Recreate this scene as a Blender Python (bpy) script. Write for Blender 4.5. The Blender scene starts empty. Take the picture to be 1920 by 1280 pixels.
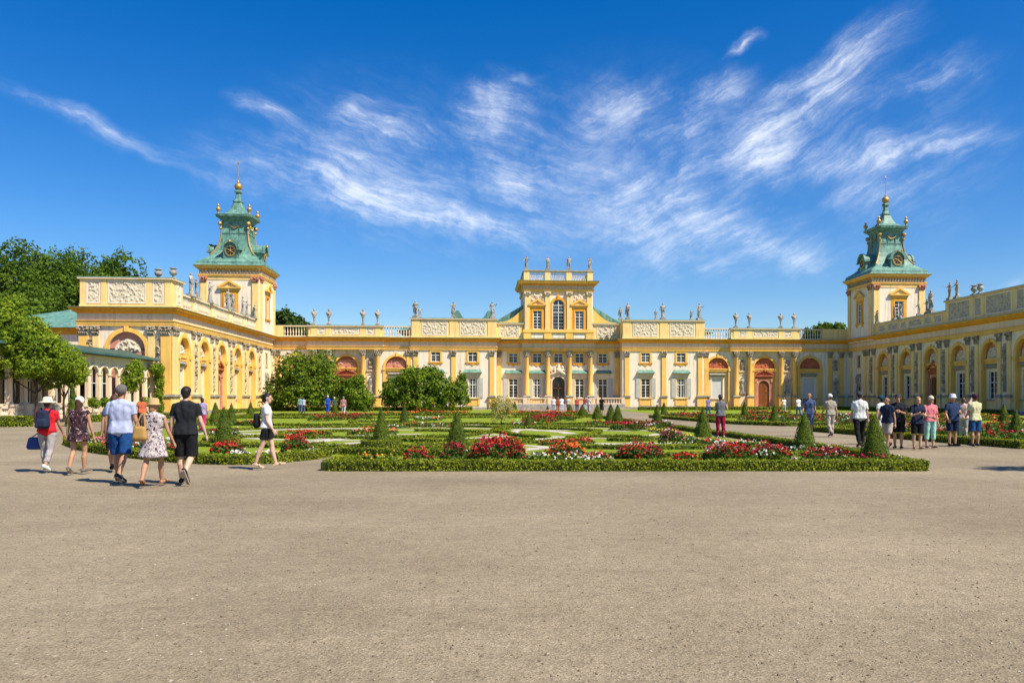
import bpy, bmesh, math, random
import numpy as np
from mathutils import Vector, Matrix, noise
R = math.radians
rnd = random.Random(7)
SC = bpy.context.scene
COL = SC.collection

# ---------------------------------------------------------------- camera model (palace frame: X along the facade, Y into the depth)
FPX, PSI, CX0, HOR = 1528.35, .0815, 1032.1, 744.98
CS, SN = math.cos(PSI), math.sin(PSI)
EYE = 1.65
def fx(px, Y):                       # X of an image column on a plane Y = const
    t = (px-CX0)/FPX
    return Y*(t*CS+SN)/(CS-t*SN)
def sy(px, X):                       # Y of an image column on a plane X = const
    t = (px-CX0)/FPX
    return X*(CS-t*SN)/(t*CS+SN)
def zz(py, X, Y): return EYE+(HOR-py)*(X*SN+Y*CS)/FPX
def G(px, py):                       # point of the ground
    z = FPX*EYE/(py-HOR); x = (px-CX0)/FPX*z
    return x*CS+z*SN, -x*SN+z*CS

# ---------------------------------------------------------------- mesh helpers
def I4(): return Matrix.Identity(4)
def TR(x, y, z, rz=0): return Matrix.Translation((x, y, z)) @ Matrix.Rotation(rz, 4, 'Z')

class MB:
    def __init__(s, T=None): s.v, s.f, s.m, s.T = [], [], [], T
    def add(s, vs, fs, mi=0):
        b = len(s.v)
        if s.T is not None:
            T = s.T
            s.v.extend((T @ Vector(p))[:] for p in vs)
        else:
            s.v.extend(tuple(p) for p in vs)
        s.f.extend(tuple(i+b for i in f) for f in fs)
        s.m.extend([mi]*len(fs))
    def box(s, x0, x1, y0, y1, z0, z1, mi=0):
        s.add([(x0,y0,z0),(x1,y0,z0),(x1,y1,z0),(x0,y1,z0),(x0,y0,z1),(x1,y0,z1),(x1,y1,z1),(x0,y1,z1)],
              [(0,3,2,1),(4,5,6,7),(0,1,5,4),(1,2,6,5),(2,3,7,6),(3,0,4,7)], mi)
    def prism(s, poly, y0, y1, mi=0):           # poly in (x,z), extruded along y
        n = len(poly)
        vs = [(x,y0,z) for x,z in poly]+[(x,y1,z) for x,z in poly]
        fs = [tuple(range(n)), tuple(range(2*n-1,n-1,-1))]+[(i,i+n,(i+1)%n+n,(i+1)%n) for i in range(n)]
        s.add(vs, fs, mi)
    def slab(s, poly, z0, z1, mi=0):            # poly in (x,y)
        n = len(poly)
        vs = [(x,y,z0) for x,y in poly]+[(x,y,z1) for x,y in poly]
        fs = [tuple(range(n-1,-1,-1)), tuple(range(n,2*n))]+[(i,(i+1)%n,(i+1)%n+n,i+n) for i in range(n)]
        s.add(vs, fs, mi)
    def lathe(s, prof, cx=0, cy=0, seg=12, mi=0, half=False):
        vs, fs = [], []
        for r, z in prof:
            for k in range(seg):
                a = 2*math.pi*k/seg
                vs.append((cx+r*math.cos(a), cy+r*math.sin(a), z))
        for i in range(len(prof)-1):
            for k in range(seg):
                fs.append((i*seg+k, i*seg+(k+1)%seg, (i+1)*seg+(k+1)%seg, (i+1)*seg+k))
        fs.append(tuple(range(seg-1,-1,-1))); fs.append(tuple((len(prof)-1)*seg+k for k in range(seg)))
        s.add(vs, fs, mi)
    def sqlathe(s, prof, cx=0, cy=0, mi=0, ch=.0):   # square plan, optional chamfered corners
        def ring(h):
            if ch <= 0: return [(-h,-h),(h,-h),(h,h),(-h,h)]
            c = ch*h
            return [(-h+c,-h),(h-c,-h),(h,-h+c),(h,h-c),(h-c,h),(-h+c,h),(-h,h-c),(-h,-h+c)]
        vs, fs = [], []
        n = len(ring(1))
        for h, z in prof: vs += [(cx+x, cy+y, z) for x, y in ring(h)]
        for i in range(len(prof)-1):
            for k in range(n): fs.append((i*n+k, i*n+(k+1)%n, (i+1)*n+(k+1)%n, (i+1)*n+k))
        fs.append(tuple(range(n-1,-1,-1))); fs.append(tuple((len(prof)-1)*n+k for k in range(n)))
        s.add(vs, fs, mi)
    def tube(s, p0, p1, r0, r1, seg=8, mi=0):
        p0, p1 = Vector(p0), Vector(p1); d = (p1-p0).normalized()
        a = d.orthogonal().normalized(); b = d.cross(a)
        vs = []
        for p, r in ((p0,r0),(p1,r1)):
            for k in range(seg):
                t = 2*math.pi*k/seg; vs.append(tuple(p+a*(r*math.cos(t))+b*(r*math.sin(t))))
        fs = [(k,(k+1)%seg,(k+1)%seg+seg,k+seg) for k in range(seg)]+[tuple(range(seg-1,-1,-1)), tuple(range(seg,2*seg))]
        s.add(vs, fs, mi)
    def sphere(s, c, r, seg=10, rings=6, mi=0, sz=1):
        prof = [(max(1e-4, r*math.sin(math.pi*i/rings)), c[2]-r*sz*math.cos(math.pi*i/rings)) for i in range(rings+1)]
        s.lathe(prof, c[0], c[1], seg, mi)
    def capsule(s, p0, p1, r0, r1, seg=10, f0=False, f1=False, sx=1.0):
        """tapered capsule; f0/f1: flat ends"""
        p0, p1 = Vector(p0), Vector(p1); d = (p1-p0)
        L = d.length
        if L < 1e-6: d = Vector((0,0,1)); L = 0
        d = d.normalized() if L else d
        a = d.orthogonal().normalized(); b = d.cross(a)
        rings = []
        if f0: rings.append((p0, r0))
        else:
            for i in range(4):
                t = (i+.001)/4*math.pi/2
                rings.append((p0-d*(r0*math.cos(t)), r0*math.sin(t)+1e-4))
            rings.append((p0, r0))
        rings.append((p1, r1))
        if not f1:
            for i in range(1,5):
                t = i/4*math.pi/2*.999
                rings.append((p1+d*(r1*math.sin(t)), r1*math.cos(t)+1e-4))
        vs = []
        for p, r in rings:
            for k in range(seg):
                t = 2*math.pi*k/seg; vs.append(tuple(p+a*(r*math.cos(t))+b*(r*math.sin(t))))
        n = len(rings)
        fs = [(i*seg+k, i*seg+(k+1)%seg, (i+1)*seg+(k+1)%seg, (i+1)*seg+k) for i in range(n-1) for k in range(seg)]
        fs += [tuple(range(seg-1,-1,-1)), tuple((n-1)*seg+k for k in range(seg))]
        s.add(vs, fs)
    def sweep(s, path, prof, closed=False, mi=0):
        """profile (out, z) swept along a plan path; outward is to the right of the walking direction"""
        n = len(path); offs = []
        for i in range(n):
            def nd(a, b):
                dx, dy = b[0]-a[0], b[1]-a[1]; l = math.hypot(dx, dy) or 1
                return (dy/l, -dx/l)
            if closed: n1, n2 = nd(path[i-1], path[i]), nd(path[i], path[(i+1)%n])
            else:
                n1 = nd(path[i-1], path[i]) if i else None
                n2 = nd(path[i], path[i+1]) if i < n-1 else None
                n1 = n1 or n2; n2 = n2 or n1
            mx, my = n1[0]+n2[0], n1[1]+n2[1]
            k = 1+n1[0]*n2[0]+n1[1]*n2[1]
            offs.append((mx/max(k,.2), my/max(k,.2)))
        m = len(prof); vs = []
        for (x, y), (ox, oy) in zip(path, offs):
            for o, z in prof: vs.append((x+ox*o, y+oy*o, z))
        fs = []
        for i in range(n if closed else n-1):
            j = (i+1) % n
            for k in range(m-1): fs.append((i*m+k, j*m+k, j*m+k+1, i*m+k+1))
        if not closed:
            fs.append(tuple(range(m-1,-1,-1))); fs.append(tuple((n-1)*m+k for k in range(m)))
        s.add(vs, fs, mi)
    def wall(s, x0, x1, z0, z1, ops, depth=.2, mi=0, y=0, rev=0):
        """wall face at y with openings (cx, w, zb, zt, arch); reveals go in by depth"""
        N = 12
        xs = {x0, x1}
        for cx, w, zb, zt, ar in ops:
            if ar:
                for i in range(N+1): xs.add(cx-w/2*math.cos(math.pi*i/N))
            else: xs |= {cx-w/2, cx+w/2}
        xs = sorted(x for x in xs if x0-1e-6 <= x <= x1+1e-6)
        def top(o, x):
            cx, w, zb, zt, ar = o
            return zt+math.sqrt(max(0,(w/2)**2-(x-cx)**2)) if ar else zt
        for a, b in zip(xs, xs[1:]):
            if b-a < 1e-5: continue
            mid = (a+b)/2
            cov = sorted([o for o in ops if abs(mid-o[0]) < o[1]/2], key=lambda o: o[2])
            la = lb = z0
            for o in cov:
                if o[2] > la+1e-6: s.add([(a,y,la),(b,y,lb),(b,y,o[2]),(a,y,o[2])], [(0,1,2,3)], mi)
                la, lb = top(o,a), top(o,b)
                s.add([(a,y,la),(b,y,lb),(b,y+depth,lb),(a,y+depth,la)], [(0,1,2,3)], rev)     # soffit
                if o[2] > z0+1e-6: s.add([(a,y,o[2]),(b,y,o[2]),(b,y+depth,o[2]),(a,y+depth,o[2])], [(3,2,1,0)], rev)
            s.add([(a,y,la),(b,y,lb),(b,y,z1),(a,y,z1)], [(0,1,2,3)], mi)
        for cx, w, zb, zt, ar in ops:
            for sx in (-1,1):
                x = cx+sx*w/2
                f = (0,1,2,3) if sx < 0 else (3,2,1,0)
                s.add([(x,y,zb),(x,y+depth,zb),(x,y+depth,zt),(x,y,zt)], [f[::-1]], rev)
    def arch(s, cx, zs, ri, ro, y0, y1, zb=None, N=14, mi=0):
        """archivolt ring (and straight jambs down to zb) between y0 (front) and y1"""
        pts = [(math.cos(math.pi*i/N), math.sin(math.pi*i/N)) for i in range(N+1)]
        inn = [(cx+ri*c, zs+ri*t) for c, t in pts]; out = [(cx+ro*c, zs+ro*t) for c, t in pts]
        if zb is not None:
            inn = [(cx+ri, zb)]+inn+[(cx-ri, zb)]; out = [(cx+ro, zb)]+out+[(cx-ro, zb)]
        n = len(inn)
        vs = [(x,y0,z) for x,z in inn]+[(x,y0,z) for x,z in out]+[(x,y1,z) for x,z in inn]+[(x,y1,z) for x,z in out]
        fs = []
        for i in range(n-1):
            fs += [(i+n,i+n+1,i+1,i), (i+n,i+3*n,i+1+3*n,i+1+n), (i,i+1,i+1+2*n,i+2*n)]
        fs += [(0,2*n,3*n,n), (n-1,2*n-1,4*n-1,3*n-1)]
        s.add(vs, fs, mi)
    def halfdisc(s, cx, zs, r, y, N=16, mi=0):
        vs = [(cx+r*math.cos(math.pi*i/N), y, zs+r*math.sin(math.pi*i/N)) for i in range(N+1)]
        s.add(vs, [tuple(range(N,-1,-1))], mi)
    def relief(s, x0, x1, z0, z1, y, seed=0, amp=.1, step=.09, arch=False, freq=1.1, mi=0, fill=.05):
        """carved relief: a real height field standing proud of y (towards -y)"""
        nx, nz = max(6,int((x1-x0)/step)), max(6,int((z1-z0)/step))
        vs, fs = [], []
        cx, r = (x0+x1)/2, (x1-x0)/2
        for j in range(nz+1):
            for i in range(nx+1):
                x, z = x0+(x1-x0)*i/nx, z0+(z1-z0)*j/nz
                zq = z
                if arch:
                    lim = r*math.sin(math.acos(max(-1,min(1,(x-cx)/r))))
                    zq = min(z, z0+lim)
                e = min(i, nx-i, j, nz-j)
                h = noise.fractal(Vector((x*freq*2.2+seed*7.3, z*freq*2.2, seed*3.1)), .9, 2.0, 3)
                h2 = noise.noise(Vector((x*freq*5+seed*5.1, z*freq*5, seed*1.7)))
                h = max(0, min(1, (h+fill)*3.2))*(.75+.5*h2)
                if e < 2: h *= .0
                if arch and math.hypot(x-cx, zq-z0) > r*.86: h = 0
                vs.append((x, y-amp*max(0,h), zq))
        for j in range(nz):
            for i in range(nx):
                a = j*(nx+1)+i; fs.append((a, a+1, a+nx+2, a+nx+1))
        s.add(vs, fs, mi)
    def mesh(s, name, mats, origin=None, smooth=False):
        me = bpy.data.meshes.new(name)
        v = s.v
        if origin is not None:
            ox, oy, oz = origin
            v = [(a-ox, b-oy, c-oz) for a, b, c in v]
        me.from_pydata(v, [], s.f)
        mats = mats if isinstance(mats, (list, tuple)) else [mats]
        for m in mats: me.materials.append(m)
        if len(mats) > 1: me.polygons.foreach_set('material_index', s.m)
        if smooth: me.polygons.foreach_set('use_smooth', [True]*len(s.f))
        return me
    def build(s, name, mats, parent=None, origin=None, smooth=False):
        return link(name, s.mesh(name, mats, origin, smooth), parent)

def link(name, data, parent=None, M=None):
    o = bpy.data.objects.new(name, data); COL.objects.link(o)
    if parent is not None: o.parent = parent
    if M is not None: o.matrix_basis = M
    return o
def tag(o, label=None, cat=None, group=None, kind=None):
    if label: o['label'] = label
    if cat: o['category'] = cat
    if group: o['group'] = group
    if kind: o['kind'] = kind
    return o
def empty(name, loc, rz=0):
    o = bpy.data.objects.new(name, None); COL.objects.link(o)
    o.location = loc; o.rotation_euler = (0,0,rz); o.empty_display_size = .3
    return o
def inst(tree, parent, M):
    """tree = (name, mesh, [sub-trees]); meshes are shared"""
    o = link(tree[0], tree[1], parent, M)
    for t in tree[2]: inst(t, o, I4())
    return o
def copy_tree(o, parent=None):
    c = o.copy(); COL.objects.link(c)
    if parent is not None: c.parent = parent
    for ch in list(o.children): copy_tree(ch, c)
    return c
def remesh(mb, voxel, smooth=3, name='m', mats=()):
    """voxel union of everything in the MB -> one continuous smooth mesh"""
    me = bpy.data.meshes.new('tmp'); me.from_pydata(mb.v, [], mb.f)
    o = bpy.data.objects.new('tmp', me); COL.objects.link(o)
    md = o.modifiers.new('r','REMESH'); md.mode = 'VOXEL'; md.voxel_size = voxel; md.use_smooth_shade = True
    if smooth:
        sm = o.modifiers.new('s','SMOOTH'); sm.iterations = smooth; sm.factor = .5
    dg = bpy.context.evaluated_depsgraph_get()
    out = bpy.data.meshes.new_from_object(o.evaluated_get(dg))
    out.name = name
    bpy.data.objects.remove(o); bpy.data.meshes.remove(me)
    out.materials.clear()
    for m in mats: out.materials.append(m)
    return out
def quads(name, P, A, B, mat, mi=None, mats=None, tri=False):
    """many small leaf-shaped faces: P centres, A half-axis, B half-axis (numpy n x 3)"""
    n = len(P)
    v = np.empty((n,4,3)); v[:,0] = P-A; v[:,1] = P-B*.62+A*.1; v[:,2] = P+A; v[:,3] = P+B*.62+A*.1
    me = bpy.data.meshes.new(name)
    me.vertices.add(4*n); me.vertices.foreach_set('co', v.reshape(-1).astype(np.float32))
    me.loops.add(4*n); me.loops.foreach_set('vertex_index', np.arange(4*n, dtype=np.int32))
    me.polygons.add(n); me.polygons.foreach_set('loop_start', np.arange(0,4*n,4, dtype=np.int32))
    if mi is not None:
        for m in mats: me.materials.append(m)
        me.polygons.foreach_set('material_index', np.asarray(mi, dtype=np.int32))
    else: me.materials.append(mat)
    me.update(calc_edges=True)
    return me
def rand_axes(rs, n, size, up=.0, N=None, wild=.6):
    """random leaf frames; N biases the leaf normal"""
    nrm = rs.normal(size=(n,3))
    if N is not None: nrm = nrm*wild+N*1.0
    nrm[:,2] += up
    nrm /= np.linalg.norm(nrm,axis=1)[:,None]+1e-9
    a = np.cross(nrm, rs.normal(size=(n,3))); a /= np.linalg.norm(a,axis=1)[:,None]+1e-9
    b = np.cross(nrm, a)
    s = size*(.7+.6*rs.random(n))[:,None]
    return a*s, b*s

# ---------------------------------------------------------------- materials
def nodes(name):
    m = bpy.data.materials.new(name); m.use_nodes = True
    nt = m.node_tree; return m, nt, nt.nodes['Principled BSDF']
def N(nt, t, **kw):
    n = nt.nodes.new(t)
    for k, v in kw.items():
        if k.startswith('i_'): n.inputs[int(k[2:])].default_value = v
        else: setattr(n, k, v)
    return n
def mat(name, col, rough=.7, var=.12, scale=1.5, bump=0, bscale=30, spec=.3, metal=0, col2=None, fine=0, trans=0, obj=False, streak=0):
    """Principled with colour mottled by world-space noise (dirt, weathering) and fine bump"""
    m, nt, b = nodes(name); L = nt.links.new
    geo = N(nt, 'ShaderNodeNewGeometry')
    src = geo.outputs['Position']
    if obj: src = N(nt,'ShaderNodeTexCoord').outputs['Object']
    n1 = N(nt,'ShaderNodeTexNoise'); n1.inputs['Scale'].default_value = scale; n1.inputs['Detail'].default_value = 6; n1.inputs['Roughness'].default_value = .65
    L(src, n1.inputs['Vector'])
    rp = N(nt,'ShaderNodeValToRGB'); L(n1.outputs['Fac'], rp.inputs['Fac'])
    c = Vector(col[:3]); c2 = Vector(col2) if col2 else c*(1-var*2)
    rp.color_ramp.elements[0].position = .3; rp.color_ramp.elements[1].position = .7
    rp.color_ramp.elements[0].color = (*c2, 1); rp.color_ramp.elements[1].color = (*(c*(1+var*.5) if not col2 else c), 1)
    out = rp.outputs['Color']
    if fine:
        n2 = N(nt,'ShaderNodeTexNoise'); n2.inputs['Scale'].default_value = fine; n2.inputs['Detail'].default_value = 3
        L(src, n2.inputs['Vector'])
        mp = N(nt,'ShaderNodeMapRange'); mp.inputs['From Min'].default_value = .3; mp.inputs['From Max'].default_value = .7; mp.inputs['To Min'].default_value = .72; mp.inputs['To Max'].default_value = 1.2
        L(n2.outputs['Fac'], mp.inputs['Value'])
        mx = N(nt,'ShaderNodeMix', data_type='RGBA', blend_type='MULTIPLY'); mx.inputs[0].default_value = 1
        L(out, mx.inputs[6]); L(mp.outputs[0], mx.inputs[7]); out = mx.outputs[2]
    if streak:      # rain streaks: noise drawn out along the vertical
        mpn = N(nt,'ShaderNodeMapping'); mpn.inputs['Scale'].default_value = (2.6,2.6,.22); L(src,mpn.inputs[0])
        n4 = N(nt,'ShaderNodeTexNoise'); n4.inputs['Scale'].default_value = 1.3; n4.inputs['Detail'].default_value = 6; n4.inputs['Roughness'].default_value = .7; L(mpn.outputs[0],n4.inputs['Vector'])
        m4 = N(nt,'ShaderNodeMapRange'); m4.inputs[1].default_value = .48; m4.inputs[2].default_value = .72; m4.inputs[3].default_value = 1.0; m4.inputs[4].default_value = 1-streak*1.6; L(n4.outputs['Fac'],m4.inputs[0])
        x4 = N(nt,'ShaderNodeMix', data_type='RGBA', blend_type='MULTIPLY'); x4.inputs[0].default_value = 1; L(out,x4.inputs[6]); L(m4.outputs[0],x4.inputs[7]); out = x4.outputs[2]
    L(out, b.inputs['Base Color'])
    b.inputs['Roughness'].default_value = rough; b.inputs['Metallic'].default_value = metal
    b.inputs['Specular IOR Level'].default_value = spec
    if bump:
        n3 = N(nt,'ShaderNodeTexNoise'); n3.inputs['Scale'].default_value = bscale; n3.inputs['Detail'].default_value = 4
        L(src, n3.inputs['Vector'])
        bp = N(nt,'ShaderNodeBump'); bp.inputs['Strength'].default_value = bump; bp.inputs['Distance'].default_value = .05
        L(n3.outputs['Fac'], bp.inputs['Height']); L(bp.outputs['Normal'], b.inputs['Normal'])
    return m
def leafmat(name, c1, c2, scale=.7, trans=.35, fine=9):
    """leaves: colour differs from leaf to leaf and clump to clump, some light passes through"""
    m, nt, b = nodes(name); L = nt.links.new
    geo = N(nt,'ShaderNodeNewGeometry')
    n1 = N(nt,'ShaderNodeTexNoise'); n1.inputs['Scale'].default_value = scale; n1.inputs['Detail'].default_value = 3
    L(geo.outputs['Position'], n1.inputs['Vector'])
    ad = N(nt,'ShaderNodeMath', operation='MULTIPLY_ADD'); L(geo.outputs['Random Per Island'], ad.inputs[0]); ad.inputs[1].default_value = .5
    sb = N(nt,'ShaderNodeMath', operation='SUBTRACT'); L(n1.outputs['Fac'], sb.inputs[0]); sb.inputs[1].default_value = .22
    L(sb.outputs[0], ad.inputs[2])
    rp = N(nt,'ShaderNodeValToRGB'); L(ad.outputs[0], rp.inputs['Fac'])
    rp.color_ramp.elements[0].position = .2; rp.color_ramp.elements[1].position = .85
    rp.color_ramp.elements[0].color = (*c1,1); rp.color_ramp.elements[1].color = (*c2,1)
    L(rp.outputs['Color'], b.inputs['Base Color'])
    b.inputs['Roughness'].default_value = .6; b.inputs['Specular IOR Level'].default_value = .1
    if trans:
        tr = N(nt,'ShaderNodeBsdfTranslucent'); L(rp.outputs['Color'], tr.inputs['Color'])
        mx = N(nt,'ShaderNodeMixShader'); mx.inputs[0].default_value = trans
        L(b.outputs[0], mx.inputs[1]); L(tr.outputs[0], mx.inputs[2])
        L(mx.outputs[0], nt.nodes['Material Output'].inputs['Surface'])
    return m

M = {}
M['wall'] = mat('cream_plaster', (.90,.76,.59), .85, .05, .5, bump=.12, bscale=25, streak=.2)
M['yellow'] = mat('yellow_plaster', (.92,.545,.13), .8, .08, .6, bump=.1, bscale=25, streak=.14)
M['ochre'] = mat('ochre_plaster', (.86,.385,.035), .8, .1, .6, bump=.1, bscale=25, streak=.2)
M['pale'] = mat('pale_yellow_plaster', (.93,.65,.26), .8, .07, .6, bump=.1, bscale=25, streak=.16)
M['frieze'] = mat('beige_plaster', (.80,.62,.43), .85, .06, .6, bump=.1, streak=.18)
M['relief'] = mat('carved_stucco', (.76,.63,.46), .85, .12, 3, bump=.1)
M['stone'] = mat('grey_sandstone', (.50,.41,.30), .85, .28, 2.2, bump=.4, bscale=14, fine=7)
M['statue'] = mat('weathered_statue_stone', (.48,.43,.365), .85, .35, 1.6, bump=.3, bscale=18, fine=6)
M['stonerelief'] = mat('weathered_relief', (.62,.52,.40), .9, .2, 3, bump=.2)
M['grey'] = mat('grey_trim_stone', (.41,.37,.29), .8, .2, 2, bump=.2)
M['plinth'] = mat('plinth_stone', (.42,.38,.32), .85, .2, 1.2, bump=.3, fine=3)
M['copper'] = mat('green_copper', (.19,.36,.285), .55, .2, .9, col2=(.085,.215,.175), bump=.15, bscale=6, spec=.4, fine=2.2, streak=.42)
M['copperlight'] = mat('pale_copper_flashing', (.26,.44,.33), .6, .2, .8, bump=.1)
M['copperdark'] = mat('dark_green_roofing', (.05,.115,.09), .5, .2, 1, bump=.1)
M['gold'] = mat('gilding', (.55,.34,.10), .5, .15, 4, metal=.6, spec=.4)
M['terracotta'] = mat('red_stucco', (.52,.15,.075), .85, .18, 1.3, bump=.15)
M['pinkred'] = mat('pink_stucco', (.62,.27,.19), .85, .15, 1.3, bump=.15)
M['backwall'] = mat('loggia_plaster_painted_shade', (.34,.25,.13), .9, .2, .6, bump=.2)  # dimness of the loggia interior is put into this dark base colour
M['white'] = mat('white_paint', (.80,.78,.72), .5, .04, 2)
M['shutter'] = mat('grey_shutter_paint', (.50,.49,.44), .6, .08, 1.5)
M['blind'] = mat('pale_blind', (.60,.60,.57), .7, .06, 1.2)
M['wood'] = mat('brown_oak_door', (.26,.085,.02), .5, .25, 4, bump=.2, bscale=20)
M['darkwood'] = mat('dark_oak', (.13,.055,.022), .45, .25, 4)
M['iron'] = mat('dark_iron', (.06,.06,.055), .5, .1, 3)
def glassmat(name, col, rough=.06):
    m, nt, b = nodes(name); L = nt.links.new
    geo = N(nt,'ShaderNodeNewGeometry')
    n1 = N(nt,'ShaderNodeTexNoise'); n1.inputs['Scale'].default_value = .45; L(geo.outputs['Position'], n1.inputs['Vector'])
    rp = N(nt,'ShaderNodeValToRGB'); L(n1.outputs['Fac'], rp.inputs['Fac'])
    rp.color_ramp.elements[0].position = .4; rp.color_ramp.elements[1].position = .65
    rp.color_ramp.elements[0].color = (*[c*.5 for c in col],1); rp.color_ramp.elements[1].color = (*[c*3.2 for c in col],1)  # varying reflections are painted into the glass colour by noise
    L(rp.outputs['Color'], b.inputs['Base Color'])
    b.inputs['Roughness'].default_value = rough; b.inputs['Specular IOR Level'].default_value = .35
    bp = N(nt,'ShaderNodeBump'); bp.inputs['Strength'].default_value = .08; L(n1.outputs['Fac'], bp.inputs['Height']); L(bp.outputs[0], b.inputs['Normal'])
    return m
M['glass'] = glassmat('window_glass', (.03,.036,.036))
M['glassdark'] = glassmat('dark_glass', (.012,.014,.013))
# ================================================================ palace: shared architectural pieces (local: x right, y into the wall, z up)
def sash_mesh(w, h, cols, rows, name='sash', bar=.05, fr=.09, mid=.09, arch=False, matn='white'):
    mb = MB(); y0, y1 = .08, .15
    mb.box(-w/2,-w/2+fr,y0,y1,0,h); mb.box(w/2-fr,w/2,y0,y1,0,h)
    mb.box(-w/2+fr,w/2-fr,y0,y1,0,fr)
    if not arch: mb.box(-w/2+fr,w/2-fr,y0,y1,h-fr,h)
    else: mb.arch(0,h,w/2-fr,w/2,y0,y1)
    top = h+(w/2 if arch else 0)
    mb.box(-mid/2,mid/2,y0-.015,y1,fr,top-fr)
    for i in range(1,cols):
        if cols % 2 == 0 and i == cols//2: continue
        x = -w/2+w*i/cols; mb.box(x-bar/2,x+bar/2,y0+.01,y1,fr,h-fr)
    for j in range(1,rows):
        z = h*j/rows; b = mid if j == round(rows*.68) else bar
        mb.box(-w/2+fr,w/2-fr,y0+.005,y1-.005,z-b/2,z+b/2)
    if arch: mb.box(-w/2+fr,w/2-fr,y0+.004,y1-.006,h-mid/2,h+mid/2)
    return mb.mesh(name, M[matn])
def pane_mesh(w, h, m='glass', arch=False):
    mb = MB(); mb.box(-w/2,w/2,.155,.17,0,h)
    if arch: mb.halfdisc(0,h,w/2,.156)
    return mb.mesh('pane', M[m])
def frame_mesh(w, h, fw, pr=.06, m='yellow', inner='pale', ears=0):
    mb = MB()
    for a, b, p in ((0,fw*.45,pr),(fw*.45,fw,pr*.55)):
        mb.box(-w/2-b,-w/2-a,-p,.0,-.02,h+b); mb.box(w/2+a,w/2+b,-p,.0,-.02,h+b)
        mb.box(-w/2-a,w/2+a,-p+.002,.0,h+a,h+b)
    if ears:
        for s in (-1,1): mb.box(min(s*(w/2+fw),s*(w/2+fw+ears)),max(s*(w/2+fw),s*(w/2+fw+ears)),-pr*.5,0,h-.25,h+fw)
    return mb.mesh('window', M[m])

def tall_window(curtain=False):         # shuttered ground-floor window under a copper hood; z = 0 at the sill
    w, h = 1.28, 2.72
    fr = frame_mesh(w,h,.14,.05,'pale')
    subs = [('sash', sash_mesh(w,h,2,6,bar=.022,fr=.07,mid=.1), []), ('pane', pane_mesh(w,h,'glassdark'), [])]
    if curtain:
        mb = MB()
        for s in (-1,1):
            for k in range(4): mb.lathe([(.035,.1),(.03,1.2),(.04,h-.05)],s*(w/2-.08-.07*k),.165,6)
        subs.append(('curtain', mb.mesh('curtain',M['blind']), []))
    for s in (-1,1):
        mb = MB(); x0 = s*(w/2+.15); x1 = s*(w/2+.80); a, b = min(x0,x1), max(x0,x1)
        mb.box(a,b,-.10,-.055,.0,h+.05)
        for z0, z1 in ((.1,.95),(1.05,1.85),(1.95,h-.05)):
            mb.box(a+.1,b-.1,-.115,-.10,z0,z1)
        subs.append(('shutter', mb.mesh('shutter',M['shutter']), []))
    mb = MB(); mb.box(-1.05,1.05,-.12,0,h+.16,h+.72); mb.box(-1.12,1.12,-.2,0,h+.72,h+.82)
    subs.append(('lintel', mb.mesh('lintel',M['frieze']), []))
    mb = MB()
    a, b, t = 1.3, 1.08, .46
    vs = [(-a,-t,h+.82),(a,-t,h+.82),(b,.0,h+1.26),(-b,.0,h+1.26),(-a,.0,h+.82),(a,.0,h+.82)]
    mb.add(vs,[(0,1,2,3),(0,3,4),(1,5,2),(0,4,5,1)]); mb.box(-a-.01,a+.01,-t-.015,-.001,h+.77,h+.825)
    subs.append(('canopy', mb.mesh('canopy',M['copper']), []))
    mb = MB(); mb.box(-.98,.98,-.18,.14,-.14,-.02); mb.box(-.9,.9,-.11,0,-.2,-.14)
    subs.append(('sill', mb.mesh('sill',M['pale']), []))
    mb = MB()
    mb.box(-.98,.98,-.05,0,-1.12,-.21); mb.box(-.86,-.72,-.10,-.05,-1.0,-.25); mb.box(.72,.86,-.10,-.05,-1.0,-.25)
    subs.append(('apron', mb.mesh('apron',M['yellow']), []))
    return ('window', fr, subs)
def small_window(m='yellow', refl=False):
    w, h = 1.28, 1.36
    fr = frame_mesh(w,h,.30,.07,m)
    subs = [('sash', sash_mesh(w,h,2,3,bar=.025,fr=.07,mid=.08), []), ('pane', pane_mesh(w,h), [])]
    mb = MB(); mb.box(-1.0,1.0,-.12,.1,-.2,-.03); mb.box(-.75,.75,-.08,0,-.3,-.2)
    mb.prism([(-.4,-.3),(.4,-.3),(.12,-.46),(0,-.6),(-.12,-.46)],-.08,0)
    for s in (-1,1): mb.box(s*.72-.1,s*.72+.1,-.07,0,-.42,-.3)
    subs.append(('sill', mb.mesh('sill',M['ochre']), []))
    return ('window', fr, subs)
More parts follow.
